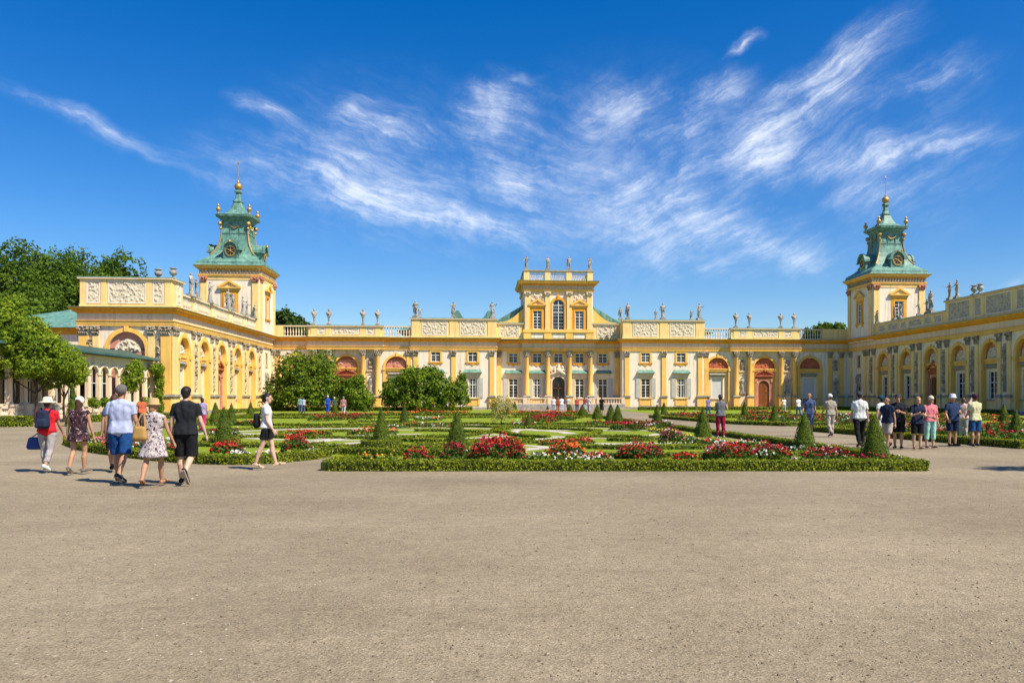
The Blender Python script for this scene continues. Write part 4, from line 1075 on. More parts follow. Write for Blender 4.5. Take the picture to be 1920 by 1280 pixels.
def person(px, py, H, yaw, label, pose, skin=1, female=False, w=1.0, vox=.011, top=None, bottom=None, dress=None, shoes=None, hair=None, hat=None, group=None, loc=None, socks=None, belly=0):
    """px,py: image point of the feet -> the place on the ground; yaw 0 = walking away from the camera"""
    x, y = loc if loc else G(px,py)
    root = tag(empty('person',(x,y,0),yaw),label,'person',group)
    J = limbs(H, pose, w)
    me, hp = body_mesh(H, J, w, female, vox, pose, 'body', [SKIN[skin]])
    link('body', me, root)
    g = .008*H; cv = max(vox,.011)
    hd = J['head']
    for s in (-1,1):
        mb = MB(); mb.sphere(hp(s*.019,.0495,.007),.0065*H,6,4); mb.build('eye',EYE_M,root)
    def add(name, mb, m, it=2): cloth(mb, cv, name, m, root, it)
    if top:
        mb = MB(); torso(mb, J, H, w, g, .98 if not female else .93, belly)
        hem = top.get('hem',-.03); pz = J['pel'].z
        for s, k in ((-1,'L'),(1,'R')):
            x_ = s*.045*H*w
            mb.capsule(V3(x_,-.004*H+belly*.02*H,pz+hem*H), J['waist']+V3(x_*.9,belly*.02*H,0), .068*H+g*1.7, .054*H+belly*.012*H+g, 12, f0=True)
            if s < 0: mb.capsule(V3(0,-.006*H+belly*.02*H,pz+hem*H), J['waist']+V3(0,belly*.02*H,0), .070*H+g*1.7, .057*H+belly*.012*H+g, 12, f0=True)
            sl = top.get('sleeve',.55)
            if sl > 0:
                if sl <= 1: mb.capsule(J['sh'+k], J['sh'+k].lerp(J['el'+k],sl), .033*H+g*.7, .031*H+g*.6, 10, f1=True)
                else:
                    mb.capsule(J['sh'+k], J['el'+k], .033*H+g*.6, .026*H+g*.6, 10); mb.capsule(J['el'+k], J['el'+k].lerp(J['wr'+k],sl-1), .026*H+g*.5, .020*H+g*.5, 10, f1=True)
        add(top.get('name','t_shirt'), mb, top['m'], 9)
    if bottom:
        mb = MB(); ln = bottom['len']; loose = bottom.get('loose',.012)*H
        mb.capsule(J['pel']+V3(-.04*H*w,-.004*H,0), J['pel']+V3(.04*H*w,-.004*H,0), .058*H+g*.5, .058*H+g*.5, 12)
        mb.capsule(J['pel']+V3(0,-.006*H,.0), J['waist']+V3(0,0,-.04*H), .058*H+g*.3, .05*H+g*.2, 12, f1=True)
        for s, k in ((-1,'L'),(1,'R')):
            a = J['hip'+k]
            if ln <= 1:
                mb.capsule(a+V3(s*.006*H,0,-.02*H), a.lerp(J['knee'+k],ln), .055*H+g, .036*H+loose+.012*H*(1-ln), 12, f1=True)
            else:
                mb.capsule(a+V3(s*.006*H,0,-.02*H), J['knee'+k], .055*H+g, .033*H+loose*.6, 12)
                mb.capsule(J['knee'+k], J['knee'+k].lerp(J['ank'+k],ln-1), .034*H+loose*.6, .025*H+loose*(.9 if ln > 1.8 else 1.0), 12, f1=True)
                if ln > 1.5: mb.capsule(J['knee'+k], J['knee'+k].lerp(J['ank'+k],.33)+V3(0,-.012*H,0), .034*H+loose*.5, .036*H+loose*.5, 12)
        add(bottom.get('name','shorts'), mb, bottom['m'], 6)
    if dress:
        mb = MB(); torso(mb, J, H, w, g, .94)
        pz = J['pel'].z; b = dress['hem']*H; fl = dress.get('flare',1.25)
        for s in (-1,1):
            mb.capsule(V3(s*.05*H*w*fl,dress.get('dy',0)*H,pz-b), J['waist']+V3(s*.03*H*w,0,-.01*H), .075*H*fl, .056*H+g, 14, f0=True)
        mb.capsule(V3(0,dress.get('dy',0)*H,pz-b), J['waist']+V3(0,0,-.01*H), .095*H*fl, .06*H+g, 14, f0=True)
        sl = dress.get('sleeve',0)
        if sl:
            for k in 'LR': mb.capsule(J['sh'+k], J['sh'+k].lerp(J['el'+k],sl), .033*H+g*.6, .031*H+g*.6, 10, f1=True)
        add('dress', mb, dress['m'], 9)
    if shoes:
        for s, k in ((-1,'L'),(1,'R')):
            mb = MB(); a, t, h = J['ank'+k], J['toe'+k], J['heel'+k]
            d = (t-a).normalized(); dn = d.cross(V3(1,0,0)); 
            if dn.z > 0: dn = -dn
            if not shoes.get('open'):
                mb.capsule(a-d*.028*H+dn*.006*H, t+d*.004*H, .026*H, .019*H, 10); mb.capsule(a, a+(J['knee'+k]-a)*.05, .025*H, .024*H, 10, f1=True)
            else:
                mb.capsule(a+d*.055*H+V3(-.012*H,0,0)-dn*.002*H, a+d*.055*H+V3(.012*H,0,0)-dn*.002*H, .020*H, .020*H, 8)
            for q in (-.010,.010): mb.capsule(a-d*.03*H+dn*.024*H+V3(q*H,0,0), t+dn*.008*H+V3(q*H,0,0), .011*H, .010*H, 8)
            sh = link('shoe', remesh(mb, cv*.85, 2, 'shoe', [shoes['m']]), root)
            if shoes.get('sole'):
                mb = MB(); a0 = a-d*.036*H+dn*.030*H; t0 = t+d*.010*H+dn*.014*H
                for q in (-.011,.011): mb.capsule(a0+V3(q*H,0,0), t0+V3(q*H,0,0), .0085*H, .0085*H, 8)
                link('sole', remesh(mb, cv*.8, 1, 'sole', [shoes['sole']]), sh)
    if hair:
        mb = MB(); L_ = hair.get('len',0); r = hair.get('r',.0)
        mb.capsule(hp(0,-.018,.022), hp(0,-.002,.03), (.048+r)*H, (.0465+r)*H, 14); mb.capsule(hp(0,-.026,.0), hp(0,-.03,-.02), (.040+r)*H, (.032+r)*H, 12)
        if L_ > 0: mb.capsule(hp(0,-.026,.01), hp(0,-.036,.01-L_), .046*H, (.036 if not hair.get('tail') else .016)*H, 12)
        if hair.get('bob'):
            for s in (-1,1): mb.capsule(hp(s*.034,-.012,.02), hp(s*.04,-.012,-.05), .024*H, .02*H, 10)
        mb2 = remesh(mb, cv*.9, 2, 'hair', [hair['m']]); link('hair', mb2, root)
    if hat:
        mb = MB(); rz = Matrix.Rotation(pose.get('look',0),4,'Z'); T = Matrix.Translation(hd) @ rz; mb.T = T
        t = hat['type']
        if t == 'cap':
            mb.capsule((0,-.012*H,.024*H),(0,-.0*H,.034*H),.0555*H,.054*H,14)
            b = -1 if hat.get('back') else 1
            for q in (-.02,0,.02): mb.capsule((q*H,b*.03*H,.034*H),(q*H*.8,b*(.092-abs(q)*.6)*H,.026*H),.0075*H,.006*H,8)
        else:
            br = {'sun':.105,'bucket':.078,'straw':.09}[t]
            mb.lathe([(br*H,.010*H),(br*H,.018*H),(.058*H,.034*H),(.056*H,.072*H),(.042*H,.088*H),(.012*H,.092*H)][::1],0,-.008*H,18)
            mb.lathe([(.056*H,.02*H),(.0585*H,.06*H)],0,-.008*H,18)
        link('hat', remesh(mb, cv*.75, 2, 'hat', [hat['m']]) if t == 'cap' else mb.mesh('hat',hat['m'],smooth=True), root)
    return root, J
WALK = lambda a=.34, sw=.3: dict(hipL=a,kneeL=.12,hipR=-a*.75,kneeR=.42,armL=(-sw,.14,.25,.0),armR=(sw*1.1,.14,.35,.05),lean=.03)
WALKR = lambda a=.34, sw=.3: dict(hipR=a,kneeR=.12,hipL=-a*.75,kneeL=.42,armR=(-sw,.14,.25,.0),armL=(sw*1.1,.14,.35,.05),lean=.03)
STAND = lambda: dict(hipL=.05,kneeL=.05,hipR=-.04,kneeR=.06,armL=(.0,.14,.2,.05),armR=(.05,.14,.25,.05))
PHONE = lambda: dict(hipL=.03,kneeL=.04,hipR=.0,kneeR=.1,armL=(.25,.2,1.75,.95),armR=(.25,.2,1.75,.95),nod=.35)

# ---------------------------------------------------------------- statues, busts and urns
def statue_mesh(seed, H=2.0, kind='robe'):
    r = random.Random(seed); mb = MB()
    pose = dict(hipL=r.uniform(-.05,.25),kneeL=r.uniform(.1,.4),hipR=0,kneeR=.03,armL=(r.uniform(-.3,1.2),r.uniform(.2,.9),r.uniform(.3,1.8),r.uniform(0,.8)),armR=(r.uniform(-.3,.8),r.uniform(.15,.6),r.uniform(.3,1.7),r.uniform(0,.9)),nod=.1,look=r.uniform(-.6,.6),lean=r.uniform(-.04,.06))
    J = limbs(H, pose, 1.05); torso(mb, J, H, 1.05, .01*H, 1.05)
    for s, k in ((-1,'L'),(1,'R')):
        mb.capsule(J['sh'+k],J['el'+k],.034*H,.028*H,8); mb.capsule(J['el'+k],J['wr'+k],.028*H,.018*H,8); mb.capsule(J['wr'+k],J['wr'+k]+J['hd'+k]*.07*H,.02*H,.016*H,8)
        mb.capsule(J['hip'+k],J['knee'+k],.058*H,.042*H,8); mb.capsule(J['knee'+k],J['ank'+k],.042*H,.028*H,8); mb.capsule(J['ank'+k],J['toe'+k],.028*H,.02*H,8)
    mb.capsule(J['neck'],J['head'],.032*H,.03*H,8); mb.capsule(J['head']+V3(0,-.01*H,.015*H),J['head']+V3(0,.01*H,.0),.058*H,.045*H,10)
    mb.capsule(J['head']+V3(0,-.03*H,.03*H),J['head']+V3(0,-.05*H,-.03*H),.04*H,.03*H,8)
    if kind == 'robe':
        for k in range(9):      # hanging folds
            a = 2*math.pi*k/9; mb.capsule(V3(.085*H*math.cos(a),.075*H*math.sin(a),.03*H),V3(.055*H*math.cos(a+.3),.045*H*math.sin(a+.3),.52*H),.034*H,.026*H,7)
        s = r.choice((-1,1)); mb.capsule(V3(s*.1*H,-.03*H,.82*H),V3(-s*.09*H,.05*H,.50*H),.035*H,.045*H,8); mb.capsule(V3(-s*.09*H,.05*H,.5*H),V3(-s*.13*H,-.02*H,.2*H),.045*H,.025*H,8)
    else:
        mb.capsule(V3(-.05*H,-.05*H,.45*H),V3(.05*H,-.06*H,.0),.06*H,.05*H,8); mb.capsule(V3(-.06*H,0,.53*H),V3(.06*H,0,.5*H),.06*H,.06*H,8)
        mb.capsule(V3(.1*H,-.04*H,.8*H),V3(.16*H,-.09*H,.25*H),.045*H,.03*H,8)
    me = remesh(mb, .028, 2, 'figure', [M['statue']])
    p = MB(); p.box(-.17*H,.17*H,-.15*H,.15*H,-.10*H,.02*H); p.box(-.2*H,.2*H,-.18*H,.18*H,-.13*H,-.10*H)
    return me, p.mesh('base',[M['statue']]), .13*H
def bust_mesh(seed, H=1.75):
    mb = MB()
    mb.capsule(V3(-.28*H/1.75,0,.98*H),V3(.28*H/1.75,0,.98*H),.15,.15,10); mb.capsule(V3(-.12,0,.85*H),V3(.12,0,.95*H),.22,.24,10); mb.capsule(V3(0,0,.62*H),V3(0,0,.85*H),.12,.27,10)
    mb.capsule(V3(0,0,1.0*H),V3(0,.02,1.12*H),.1,.09,8); mb.capsule(V3(0,-.02,1.2*H),V3(0,.03,1.16*H),.15,.125,10)
    for s in (-1,1): mb.capsule(V3(s*.3,-.02,.95*H),V3(s*.1,.1,.66*H),.12,.1,8)
    me = remesh(mb,.03,2,'figure',[M['statue']])
    p = MB(); p.lathe([(.1,.25),(.14,.32),(.09,.5),(.13,.8),(.15,1.1)],0,0,10); p.box(-.28,.28,-.28,.28,0,.2); p.box(-.22,.22,-.22,.22,.2,.27)
    return me, p.mesh('base',[M['statue']])
def urn_mesh(H=1.1):
    p = MB(); p.lathe([(.14,.2),(.1,.3),(.12,.36),(.3,.5),(.36,.68),(.3,.84),(.2,.92),(.22,.98),(.34,1.02),(.34,1.08),(.2,1.12)],0,0,14)
    a = p.mesh('bowl',[M['statue']],smooth=True)
    p = MB(); p.sqlathe([(.28,0),(.28,.12),(.2,.14),(.16,.22)])
    return a, p.mesh('base',[M['statue']])
STAT = [statue_mesh(k, 2.0, 'robe' if k % 3 else 'nude') for k in range(1,8)]
BUST = [bust_mesh(1)]
URN = urn_mesh()
def put_statue(X, Y, Z, h, k, rz, label, group, name='statue', cat='statue'):
    fm, bm, off = STAT[k % len(STAT)]
    sc = h/2.16
    o = empty(name,(X,Y,Z),rz); o.scale = (sc,sc,sc); tag(o,label,cat,group)
    link('figure',fm,o,Matrix.Translation((0,0,off))); link('base',bm,o,Matrix.Translation((0,0,off)))
    return o
def put_pair(meshes, X, Y, Z, sc, rz, name, label, cat, group):
    o = empty(name,(X,Y,Z),rz); o.scale = (sc,sc,sc); tag(o,label,cat,group)
    link('figure' if name == 'bust' else 'bowl',meshes[0],o); link('base',meshes[1],o); return o
PI = math.pi
# ================================================================ ground and garden surfaces
def groundmat():
    m, nt, b = nodes('gravel'); L = nt.links.new
    geo = N(nt,'ShaderNodeNewGeometry'); P = geo.outputs['Position']
    def nz(s, d=4, r=.6):
        n = N(nt,'ShaderNodeTexNoise'); n.inputs['Scale'].default_value = s; n.inputs['Detail'].default_value = d; n.inputs['Roughness'].default_value = r; L(P,n.inputs['Vector']); return n.outputs['Fac']
    big, midn, peb = nz(.35,4), nz(4,5), nz(38,3,.7)
    rp = N(nt,'ShaderNodeValToRGB'); L(big,rp.inputs['Fac']); rp.color_ramp.elements[0].position=.3; rp.color_ramp.elements[1].position=.7
    rp.color_ramp.elements[0].color = (.245,.199,.132,1); rp.color_ramp.elements[1].color = (.31,.255,.172,1)
    out = rp.outputs['Color']
    vo = N(nt,'ShaderNodeTexVoronoi'); vo.inputs['Scale'].default_value = 62; L(P,vo.inputs['Vector'])
    sepc = N(nt,'ShaderNodeSeparateColor'); L(vo.outputs['Color'],sepc.inputs[0])
    for src, lo, hi, a, c in ((midn,.3,.7,.90,1.08),(peb,.3,.7,.78,1.2),(sepc.outputs[0],0,1,.78,1.2)):
        mp = N(nt,'ShaderNodeMapRange'); mp.inputs[1].default_value=lo; mp.inputs[2].default_value=hi; mp.inputs[3].default_value=a; mp.inputs[4].default_value=c; L(src,mp.inputs[0])
        mx = N(nt,'ShaderNodeMix', data_type='RGBA', blend_type='MULTIPLY'); mx.inputs[0].default_value=1; L(out,mx.inputs[6]); L(mp.outputs[0],mx.inputs[7]); out = mx.outputs[2]
    # worn, paler lanes and damper, darker patches
    mpw = N(nt,'ShaderNodeMapping'); mpw.inputs['Rotation'].default_value = (0,0,R(-14)); mpw.inputs['Scale'].default_value = (.10,.5,1); L(P,mpw.inputs[0])
    nw_ = N(nt,'ShaderNodeTexNoise'); nw_.inputs['Scale'].default_value = 1; nw_.inputs['Detail'].default_value = 5; nw_.inputs['Roughness'].default_value = .6; nw_.inputs['Distortion'].default_value = .6; L(mpw.outputs[0],nw_.inputs['Vector'])
    for src, lo, hi, a, c in ((nw_.outputs['Fac'],.3,.7,.92,1.06),(nz(.13,4),.35,.65,.88,1.08),(nz(140,2),.6,.74,1.0,.5),(nz(9,4),.3,.7,.88,1.1)):
        mp = N(nt,'ShaderNodeMapRange'); mp.inputs[1].default_value=lo; mp.inputs[2].default_value=hi; mp.inputs[3].default_value=a; mp.inputs[4].default_value=c; L(src,mp.inputs[0])
        mx = N(nt,'ShaderNodeMix', data_type='RGBA', blend_type='MULTIPLY'); mx.inputs[0].default_value=1; L(out,mx.inputs[6]); L(mp.outputs[0],mx.inputs[7]); out = mx.outputs[2]
    L(out,b.inputs['Base Color']); b.inputs['Roughness'].default_value=.95; b.inputs['Specular IOR Level'].default_value=.1
    bp = N(nt,'ShaderNodeBump'); bp.inputs['Strength'].default_value=.36; bp.inputs['Distance'].default_value=.02
    ad = N(nt,'ShaderNodeMath',operation='ADD'); L(vo.outputs['Distance'],ad.inputs[0]); L(peb,ad.inputs[1]); L(ad.outputs[0],bp.inputs['Height'])
    b2 = N(nt,'ShaderNodeBump'); b2.inputs['Strength'].default_value=.16; b2.inputs['Distance'].default_value=.12; L(nz(2.6,4),b2.inputs['Height']); L(bp.outputs[0],b2.inputs['Normal'])
    L(b2.outputs[0],b.inputs['Normal']); return m
M['gravel'] = groundmat()
M['whitegravel'] = mat('white_gravel',(.58,.52,.42),.95,.12,3,fine=40,bump=.2,bscale=60)
M['lawn'] = mat('mown_lawn',(.24,.30,.026),.9,.2,.8,col2=(.17,.235,.02),fine=14,bump=.6,bscale=40,spec=.1)
M['soil'] = mat('flowerbed_soil',(.07,.05,.03),.95,.2,4)
def sheet(name, poly, z, m, sub=0):
    me = bpy.data.meshes.new(name); me.from_pydata([(x,y,z) for x,y in poly],[],[tuple(range(len(poly)))]); me.materials.append(M[m])
    if me.polygons[0].normal.z < 0: me.flip_normals()
    return tag(link(name,me),kind='structure')
sheet('gravel_ground',[(-400,-80),(400,-80),(400,600),(-400,600)],0,'gravel')
GP = lambda L: [G(*p) for p in L]
PART_C = [(9.9,17.8),(-3.4,18.8),(-3.1,20.6),(-4.2,23.0),(-4.9,22.2),(-6.0,20.8),(-8.2,22.0),(-11.6,25.6),(-14.5,30.2),(-16.5,40),(-18.6,56),(-20.5,74),(9.4,74)]
sheet('parterre_lawn',PART_C,.012,'lawn')
sheet('parterre_lawn',[(16.6,46.5),(15.3,73),(15.6,77),(49,77),(49,48)],.012,'lawn')
sheet('parterre_lawn',[(16.9,40),(17.2,31.5),(17.9,25.4),(40,23),(48,40)],.012,'lawn')
sheet('lawn',[(-27.5,88),(4.5,88),(4.5,111),(-27.5,111)],.012,'lawn')
sheet('lawn',[(17.2,81),(51.5,81),(51.5,111),(17.2,111)],.012,'lawn')
sheet('lawn',[(-29,62),(-22,62),(-22.5,84),(-29,84)],.012,'lawn')
def curve(pts, n=8):
    """Catmull-Rom through points"""
    P = [Vector((*p,0)) for p in pts]; out = []
    for i in range(len(P)-1):
        a, b, c, d = P[max(0,i-1)], P[i], P[i+1], P[min(len(P)-1,i+2)]
        for k in range(n):
            t = k/n; out.append((.5*((2*b)+(c-a)*t+(2*a-5*b+4*c-d)*t*t+(3*b-a-3*c+d)*t**3)).xy[:])
    out.append(P[-1].xy[:]); return out
def resample(path, step):
    P = [Vector((*p,0)) for p in path]; out = [P[0]]; need = step
    for a, b in zip(P,P[1:]):
        l = (b-a).length; t = need
        while t <= l: out.append(a+(b-a)*(t/l)); t += step
        need = t-l
    if (out[-1]-P[-1]).length > step*.3: out.append(P[-1])
    return [(p.x,p.y) for p in out]
def ribbon(name, path, w, z, m):
    path = resample(path,.25); n = len(path); vs = []
    for i,(x,y) in enumerate(path):
        a, b = path[max(0,i-1)], path[min(n-1,i+1)]; dx, dy = b[0]-a[0], b[1]-a[1]; l = math.hypot(dx,dy) or 1
        ww = w/2*(.9+.2*noise.noise(Vector((x*2,y*2,0)))); vs += [(x-dy/l*ww,y+dx/l*ww,z),(x+dy/l*ww,y-dx/l*ww,z)]
    me = bpy.data.meshes.new(name); me.from_pydata(vs,[],[(2*i,2*i+1,2*i+3,2*i+2) for i in range(n-1)]); me.materials.append(M[m])
    if me.polygons[0].normal.z < 0: me.flip_normals()
    return tag(link(name,me),kind='structure')
def spiral(cx, cy, r0, r1, a0, a1, n=26, sy_=1.0):
    return [(cx+(r0+(r1-r0)*i/n)*math.cos(a0+(a1-a0)*i/n), cy+sy_*(r0+(r1-r0)*i/n)*math.sin(a0+(a1-a0)*i/n)) for i in range(n+1)]

# ---------------------------------------------------------------- clipped hedges
LM = {'hedge': leafmat('box_leaves',(.085,.12,.006),(.30,.34,.02),1.0,.3),
      'yew': leafmat('yew_leaves',(.03,.06,.006),(.145,.195,.016),1.5,.12),
      'lime': leafmat('bright_leaves',(.085,.165,.012),(.37,.47,.04),.5,.5),
      'magnolia': leafmat('glossy_leaves',(.05,.105,.009),(.26,.36,.03),.8,.4),
      'tree': leafmat('tree_leaves',(.035,.08,.009),(.18,.28,.03),.35,.45),
      'dark': leafmat('dark_tree_leaves',(.018,.05,.010),(.09,.15,.026),.35,.3),
      'bed': leafmat('bedding_leaves',(.03,.075,.012),(.13,.21,.035),2,.3),
      'yellowleaf': leafmat('yellow_leaves',(.26,.25,.05),(.52,.48,.14),1,.4)}
M['core'] = mat('hedge_core',(.055,.075,.008),.95,.2,6)
M['bark'] = mat('bark',(.085,.062,.042),.95,.25,5,bump=.6,bscale=20)
BL = {k: mat('bloom_'+k,c,.6,.15,9,spec=.2) for k, c in dict(red=(.55,.022,.02),crimson=(.36,.012,.045),white=(.78,.75,.66),orange=(.80,.17,.03),pink=(.68,.20,.27),violet=(.50,.40,.62),yellow=(.72,.50,.06)).items()}
def hedge(path, w, h, label, group=None, leaf=.03, dens=1.0, seed=0, z0=0, m='hedge'):
    path = resample(path,.3); n = len(path); rs = np.random.RandomState(seed+11)
    c0 = Vector((*path[n//2],0))
    mb = MB(); k = .86
    q0, q1 = Vector(path[0]), Vector(path[-1]); d0, d1 = (Vector(path[1])-q0).normalized()*.06, (Vector(path[-2])-q1).normalized()*.06
    cp = [tuple(q0+d0)]+path[1:-1]+[tuple(q1+d1)]
    mb.sweep(cp,[(-w/2*k,z0),(-w/2*k,h*.86),(-w/2*k*.8,h*.94),(w/2*k*.8,h*.94),(w/2*k,h*.86),(w/2*k,z0)])
    o = mb.build('box_hedge',M['core'],None,c0); o.location = c0
    tag(o,label,'hedge',group)
    P = np.array(path); seg = np.linalg.norm(np.diff(P,axis=0),axis=1); cum = np.concatenate([[0],np.cumsum(seg)]); Lt = cum[-1]
    area = Lt*(2*h+w)+2*w*h; N_ = int(area/(leaf*leaf*2)*1.25*dens)
    s = rs.random(N_)*Lt; i = np.clip(np.searchsorted(cum,s)-1,0,n-2); t = (s-cum[i])/np.maximum(seg[i],1e-6)
    C = P[i]+(P[i+1]-P[i])*t[:,None]; D = (P[i+1]-P[i])/seg[i][:,None]; Nn = np.stack([D[:,1],-D[:,0]],1)
    u = rs.random(N_)*(2*h+w); off = np.where(u<h,-w/2,np.where(u<h+w,-w/2+(u-h),w/2)); z = np.where(u<h,u,np.where(u<h+w,h,2*h+w-u))
    nv = np.zeros((N_,3)); sidem = np.where(u<h,-1,np.where(u<h+w,0,1)); nv[:,:2] = Nn*sidem[:,None]; nv[:,2] = (sidem==0)
    ends = rs.random(N_) < 2.2*(2*w*h)/area; e0 = rs.random(N_)<.5
    ei = np.where(e0,0,n-1); De = np.where(e0[:,None],-(P[1]-P[0])/seg[0],(P[-1]-P[-2])/seg[-1])
    C = np.where(ends[:,None],P[ei],C); Ne = np.stack([De[:,1],-De[:,0]],1); Nn = np.where(ends[:,None],Ne,Nn)
    off = np.where(ends,(rs.random(N_)-.5)*w,off); z = np.where(ends,rs.random(N_)*h,z); nv[ends,:2] = De[ends]; nv[ends,2] = 0
    bump = np.array([noise.noise(Vector((a*2.3,b*2.3,c*3))) for a,b,c in zip(C[:,0]+Nn[:,0]*off,C[:,1]+Nn[:,1]*off,z)])*.035+rs.normal(size=N_)*.012
    X = np.empty((N_,3)); X[:,:2] = C+Nn*off[:,None]; X[:,2] = np.maximum(z,.02)+z0; X += nv*bump[:,None]
    X -= np.array(c0); A,B = rand_axes(rs,N_,leaf,.25,nv,.5)
    link('foliage',quads('foliage',X,A,B,LM[m]),o)
    return o
def cone_mesh(h, r, leaf, seed, m='yew', sq=False):
    rs = np.random.RandomState(seed); n = int(math.pi*r*math.hypot(r,h)/(leaf*leaf*2)*1.9)
    t = 1-np.sqrt(rs.random(n)); a = rs.random(n)*2*math.pi
    prof = lambda t: r*(1-t)**.84*(1+.10*np.sin(t*3.0))+.05*r
    rr = prof(t)*1.1; bl = np.array([noise.noise(Vector((math.cos(q)*2+seed,math.sin(q)*2,p*5))) for q,p in zip(a,t)])
    rr = rr*(1+.05*bl)+rs.normal(size=n)*.006
    X = np.stack([rr*np.cos(a),rr*np.sin(a),.03+t*h*(.985+.015*bl)],1); nv = np.stack([np.cos(a),np.sin(a),np.full(n,.35)],1)
    A,B = rand_axes(rs,n,leaf,.1,nv,.3); f = quads('foliage',X,A,B,LM[m])
    mb = MB(); mb.lathe([(prof(q)*.9+.001,.01+q*h*.96) for q in [i/10 for i in range(11)]],0,0,14)
    return mb.mesh('core',M['core']), f
def blossoms(name, X, size, mats, mi, rs, parent, nv=None):
    n = len(X); k = 3; XX = np.repeat(X,k,0)+rs.normal(size=(n*k,3))*size*.45; A,B = rand_axes(rs,n*k,size*.75,.9)
    return link(name,quads(name,XX,A,B*1.5,None,np.repeat(mi,k),mats),parent)
def flower_patch(pts_fn, n, h, pal, label, group, leaf=.05, bloom=.036, nb=None, seed=0, dome=True, leafm='bed', c0=None):
    """pts_fn(rs,n) -> n x 3 array (x,y,profile 0..1); pal = list of (colour, weight)"""
    rs = np.random.RandomState(seed+5)
    Q = pts_fn(rs,n); c = Vector((float(Q[:,0].mean()),float(Q[:,1].mean()),0)) if c0 is None else c0
    root = tag(empty('flower_bed',c),label,'flower bed',group)
    z = np.maximum(.04,h*Q[:,2]*(.35+.65*rs.random(n)**.5)); X = np.stack([Q[:,0]-c.x,Q[:,1]-c.y,z],1)
    A,B = rand_axes(rs,n,leaf,.5); link('leaves',quads('leaves',X,A,B,LM[leafm]),root)
    nb = nb or n//6; Q = pts_fn(rs,nb); z = h*Q[:,2]*(.98+.2*rs.normal(size=nb))+.03; z = np.maximum(z,.05); X = np.stack([Q[:,0]-c.x,Q[:,1]-c.y,z],1)
    cols = [p[0] for p in pal]; wts = np.cumsum([p[1] for p in pal]); wts = wts/wts[-1]
    f = np.array([noise.noise(Vector((a*1.3+seed,b*1.3,0)))*.5+.5 for a,b in Q[:,:2]]); f = np.clip((f-.5)*1.9+.5+rs.normal(size=nb)*.12,0,.999)
    mi = np.searchsorted(wts,f); blossoms('blossoms',X,bloom,[BL[c_] for c_ in cols],np.clip(mi,0,len(cols)-1),rs,root)
    return root
def mound(x, y, rx, ry, h, pal, label, group='flower mounds in the parterre', seed=0, dens=900, **k):
    def fn(rs,n):
        a = rs.random(n)*2*math.pi; q = np.sqrt(rs.random(n)); px = q*np.cos(a); py = q*np.sin(a)
        return np.stack([x+px*rx*CS+py*ry*SN, y-px*rx*SN+py*ry*CS, np.sqrt(np.maximum(0,1-q**2.6))*.85+.15],1)
    return flower_patch(fn,int(dens*rx*ry*3.1*(1+h)),h,pal,label,group,seed=seed,**k)
def strip(path, w, h, pal, label, group='flower ribbons of the parterre', seed=0, dens=260, **k):
    P = np.array(resample(path,.25)); sg = np.linalg.norm(np.diff(P,axis=0),axis=1); cum = np.concatenate([[0],np.cumsum(sg)])
    def fn(rs,n):
        s = rs.random(n)*cum[-1]; i = np.clip(np.searchsorted(cum,s)-1,0,len(P)-2); t = ((s-cum[i])/sg[i])[:,None]
        C = P[i]+(P[i+1]-P[i])*t; D = (P[i+1]-P[i])/sg[i][:,None]; v = rs.random(n)*2-1
        C = C+np.stack([D[:,1],-D[:,0]],1)*(v*w/2)[:,None]
        hm = np.array([.75+.5*noise.noise(Vector((a*.9,b*.9,seed))) for a,b in C])
        return np.stack([C[:,0],C[:,1],hm*np.sqrt(np.maximum(.05,1-v**4))],1)
    return flower_patch(fn,int(dens*cum[-1]*w),h,pal,label,group,seed=seed,**k)
